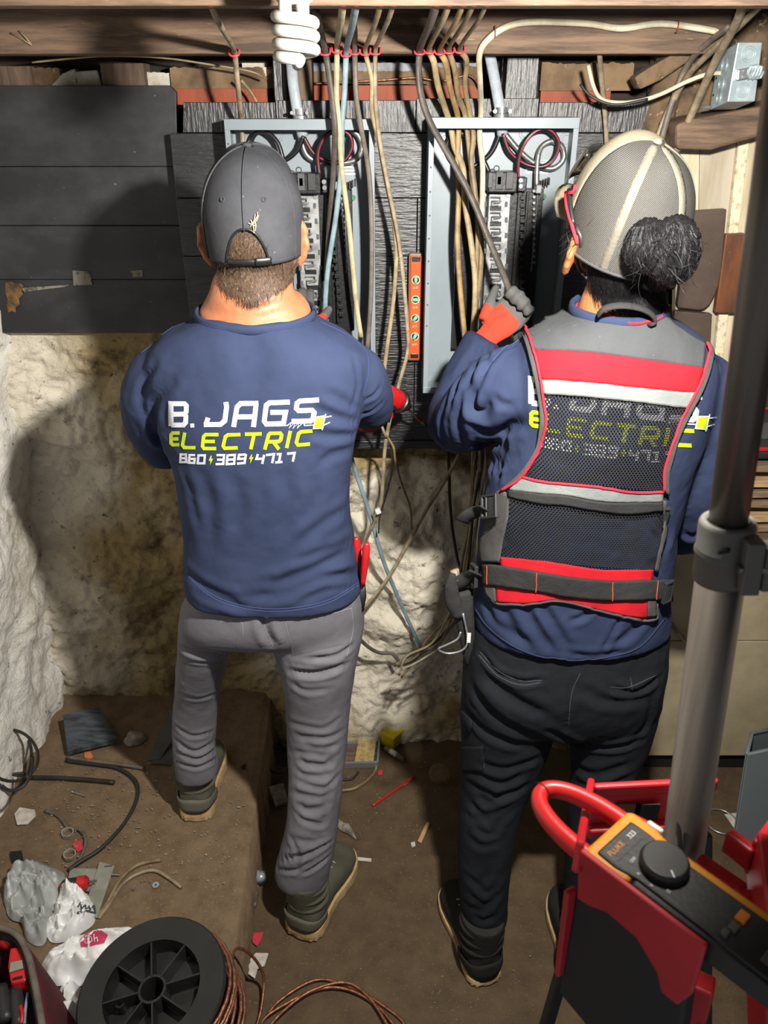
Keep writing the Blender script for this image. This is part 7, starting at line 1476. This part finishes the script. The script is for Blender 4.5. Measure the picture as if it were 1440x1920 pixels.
pf = thing('pipe_fitting', 'short brown pipe with a white label near the yellow box', 'pipe', atZ(738, 1415)); a, b = atZ(722, 1402, .012), atZ(758, 1424, .012); obj('pipe', MB().cyl(a, b, .0085, n=16), 'cab_brown', pf, smooth=True); obj('white_label', MB().cyl(a.lerp(b, .28), a.lerp(b, .62), .0092, n=16), 'sticker', pf, smooth=True)
gcable([(698, 1511), (735, 1486), (776, 1456)], .0, .0036, 'jaw_red', 'straight red wire piece on the dirt floor', 'wire_scrap', 'wire'); gcable([(756, 1474), (778, 1458)], .004, .0016, 'copper', 'bare copper tip beside the red wire piece', 'wire_scrap', 'wire')
gcable([(640, 1482), (665, 1478), (690, 1462), (704, 1445), (706, 1425)], .0, .005, 'cab_brown', 'brown cable curling round the metal tray', 'cable_scrap'); gcable([(640, 1462), (660, 1460), (672, 1448)], 0, .004, 'cab_black', 'short black cable piece under the metal tray', 'cable_scrap')
r2, _ = film([(628, 1545), (632, 1534), (645, 1545), (660, 1552), (670, 1575), (655, 1566), (640, 1558)], .018, 31, 'rag', 'pale twisted rag just right of the grey trouser leg', z0=.002); r2.name = 'rag'; r2['category'] = 'rag'
plate([(668, 1608), (697, 1611), (696, 1617), (668, 1614)], .001, .004, 'paper', 'white plastic strip on the open floor', 'plastic_strip', 'scrap'); plate([(783, 1578), (800, 1542), (806, 1544), (790, 1582)], .001, .004, 'wood_chip', 'long wood splinter near the black trousers', 'wood_splinter', 'scrap'); plate([(770, 1582), (778, 1580), (779, 1588), (772, 1590)], .001, .006, 'paper', 'tiny white pebble by the wood splinter', 'pebble', 'scrap')
plate([(708, 1446), (718, 1444), (717, 1453), (709, 1454)], .001, .002, 'red_scrap', 'tiny red scrap below the metal tray', 'red_scrap', 'scrap'); plate([(472, 1750), (494, 1748), (490, 1762), (482, 1775), (474, 1768)], .001, .002, 'red_scrap', 'red scrap on the floor against the slab edge', 'red_scrap', 'scrap'); plate([(462, 1808), (480, 1792), (504, 1790), (496, 1812), (484, 1822), (478, 1836), (465, 1828)], .001, .003, 'paper', 'dirty torn cardboard scrap against the slab edge', 'paper_scrap', 'scrap', [0, .01, .004, 0, .01, 0, .004])
plate([(505, 1488), (532, 1480), (540, 1506), (516, 1514)], .001, .01, 'rag', 'dusty crumpled cup in the shadow behind the leg', 'paper_cup', 'scrap', [.02, .02, 0, 0])
tl2 = thing('wire_stripper', 'small steel tool lying against the slab edge', 'tool', atZ(482, 1670)); obj('tool_head', MB().cyl(atZ(488, 1640, .02), atZ(490, 1652, .02), .016, n=16), 'galv', tl2, smooth=True); obj('blue_band', MB().cyl(atZ(481, 1640, .02), atZ(486, 1652, .02), .0165, n=16), 'cab_blue', tl2); q = MB(); q.tube([atZ(482, 1662, .012), atZ(478, 1685, .012), atZ(477, 1700, .012)], [.006, .008, .005], n=8); obj('tool_arm', q, 'steel', tl2)
q = MB(); P = []
for k in range(60): an = k/59*2*math.pi*2.6; P.append(atZ(520+24*math.cos(an), 1424+24*math.sin(an), .02+.03*k/59))
P += [atZ(490, 1420, .05), atZ(455, 1438, SLAB+.01)]; q.tube(P, .006, n=8); tag(obj('cable_coil', q, 'cab_black', smooth=True), 'dark cable coil on the floor behind the grey trouser leg', 'cable')
c = atY(826, 1440, 2.08); tag(obj('round_lid', MB().lathe([(.034, 0), (.034, .006), (.028, .008)], atZ(824, 1450, .04), (0, -.9, .5), 28), 'sill_brown'), 'rusty round lid leaning at the foot of the wall', 'lid')
# right side floor: bin, tray, hoop
gb2 = thing('grey_bin', 'grey plastic bin standing at the right edge by the cabinet', 'bin', atZ(1420, 1600)); P = [atZ(1372, 1598, .0), atZ(1500, 1560, .0), atZ(1500, 1480, 0), atZ(1400, 1500, 0)]
tp4 = [atZ(1400, 1415, .30), atZ(1480, 1398, .30), atZ(1480, 1360, .30), atZ(1410, 1375, .30)]
for i in range(4):
    A_, B_ = P[i], P[(i+1) % 4]; C_, D_ = tp4[(i+1) % 4], tp4[i]; nn = (B_-A_).cross(D_-A_).normalized(); obj('bin_side', MB().prism([A_, B_, C_, D_], nn*.004), 'bin_grey', gb2, bevel=.003)
obj('bin_rim', MB().tube(tp4+[tp4[0]], .006, n=8), 'bin_grey', gb2, smooth=True)
q = MB(); c = atZ(1352, 1540, .004); q.torus(c, (0, 0, 1), .048, .003, 40, 8); tag(obj('metal_hoop', q, 'steel', smooth=True), 'thin metal hoop on the floor beside the grey bin', 'hoop')
plate([(1358, 1528), (1390, 1524), (1382, 1562)], .001, .004, 'paper', 'white plastic scrap inside the metal hoop', 'plastic_scrap', 'scrap')
# bits by the right wall and on the joist
mat('rod_alu', '#8b8a86', .35, metal=.8)
a, b = atY(1250, 1158, 1.9), atY(1285, 1205, 1.95); q = MB(); q.cyl(a, b, .006, n=10); tag(obj('metal_rod', q, 'rod_alu', smooth=True), 'slim metal rod sticking out beside the navy shirt hem', 'rod')
q = MB(); q.box(.66, .70, 2.0, 2.04, 0, 1.0); struct('post_right', q, 'dark_wood', 'dark upright post behind the vested worker', 'post', bevel=.003)
for pts, lb in (([(20, 62), (40, 72), (58, 84)], 'short twig on the far joist at upper left'), ([(36, 58), (48, 70), (60, 85)], 'pale twig crossing the other on the far joist')):
    q = MB(); q.tube([atY(a, b, 1.926) for a, b in pts], .0018, n=6); tag(obj('twig', q, 'cab_brown' if 'short' in lb else 'cab_old', smooth=True), lb, 'twig')
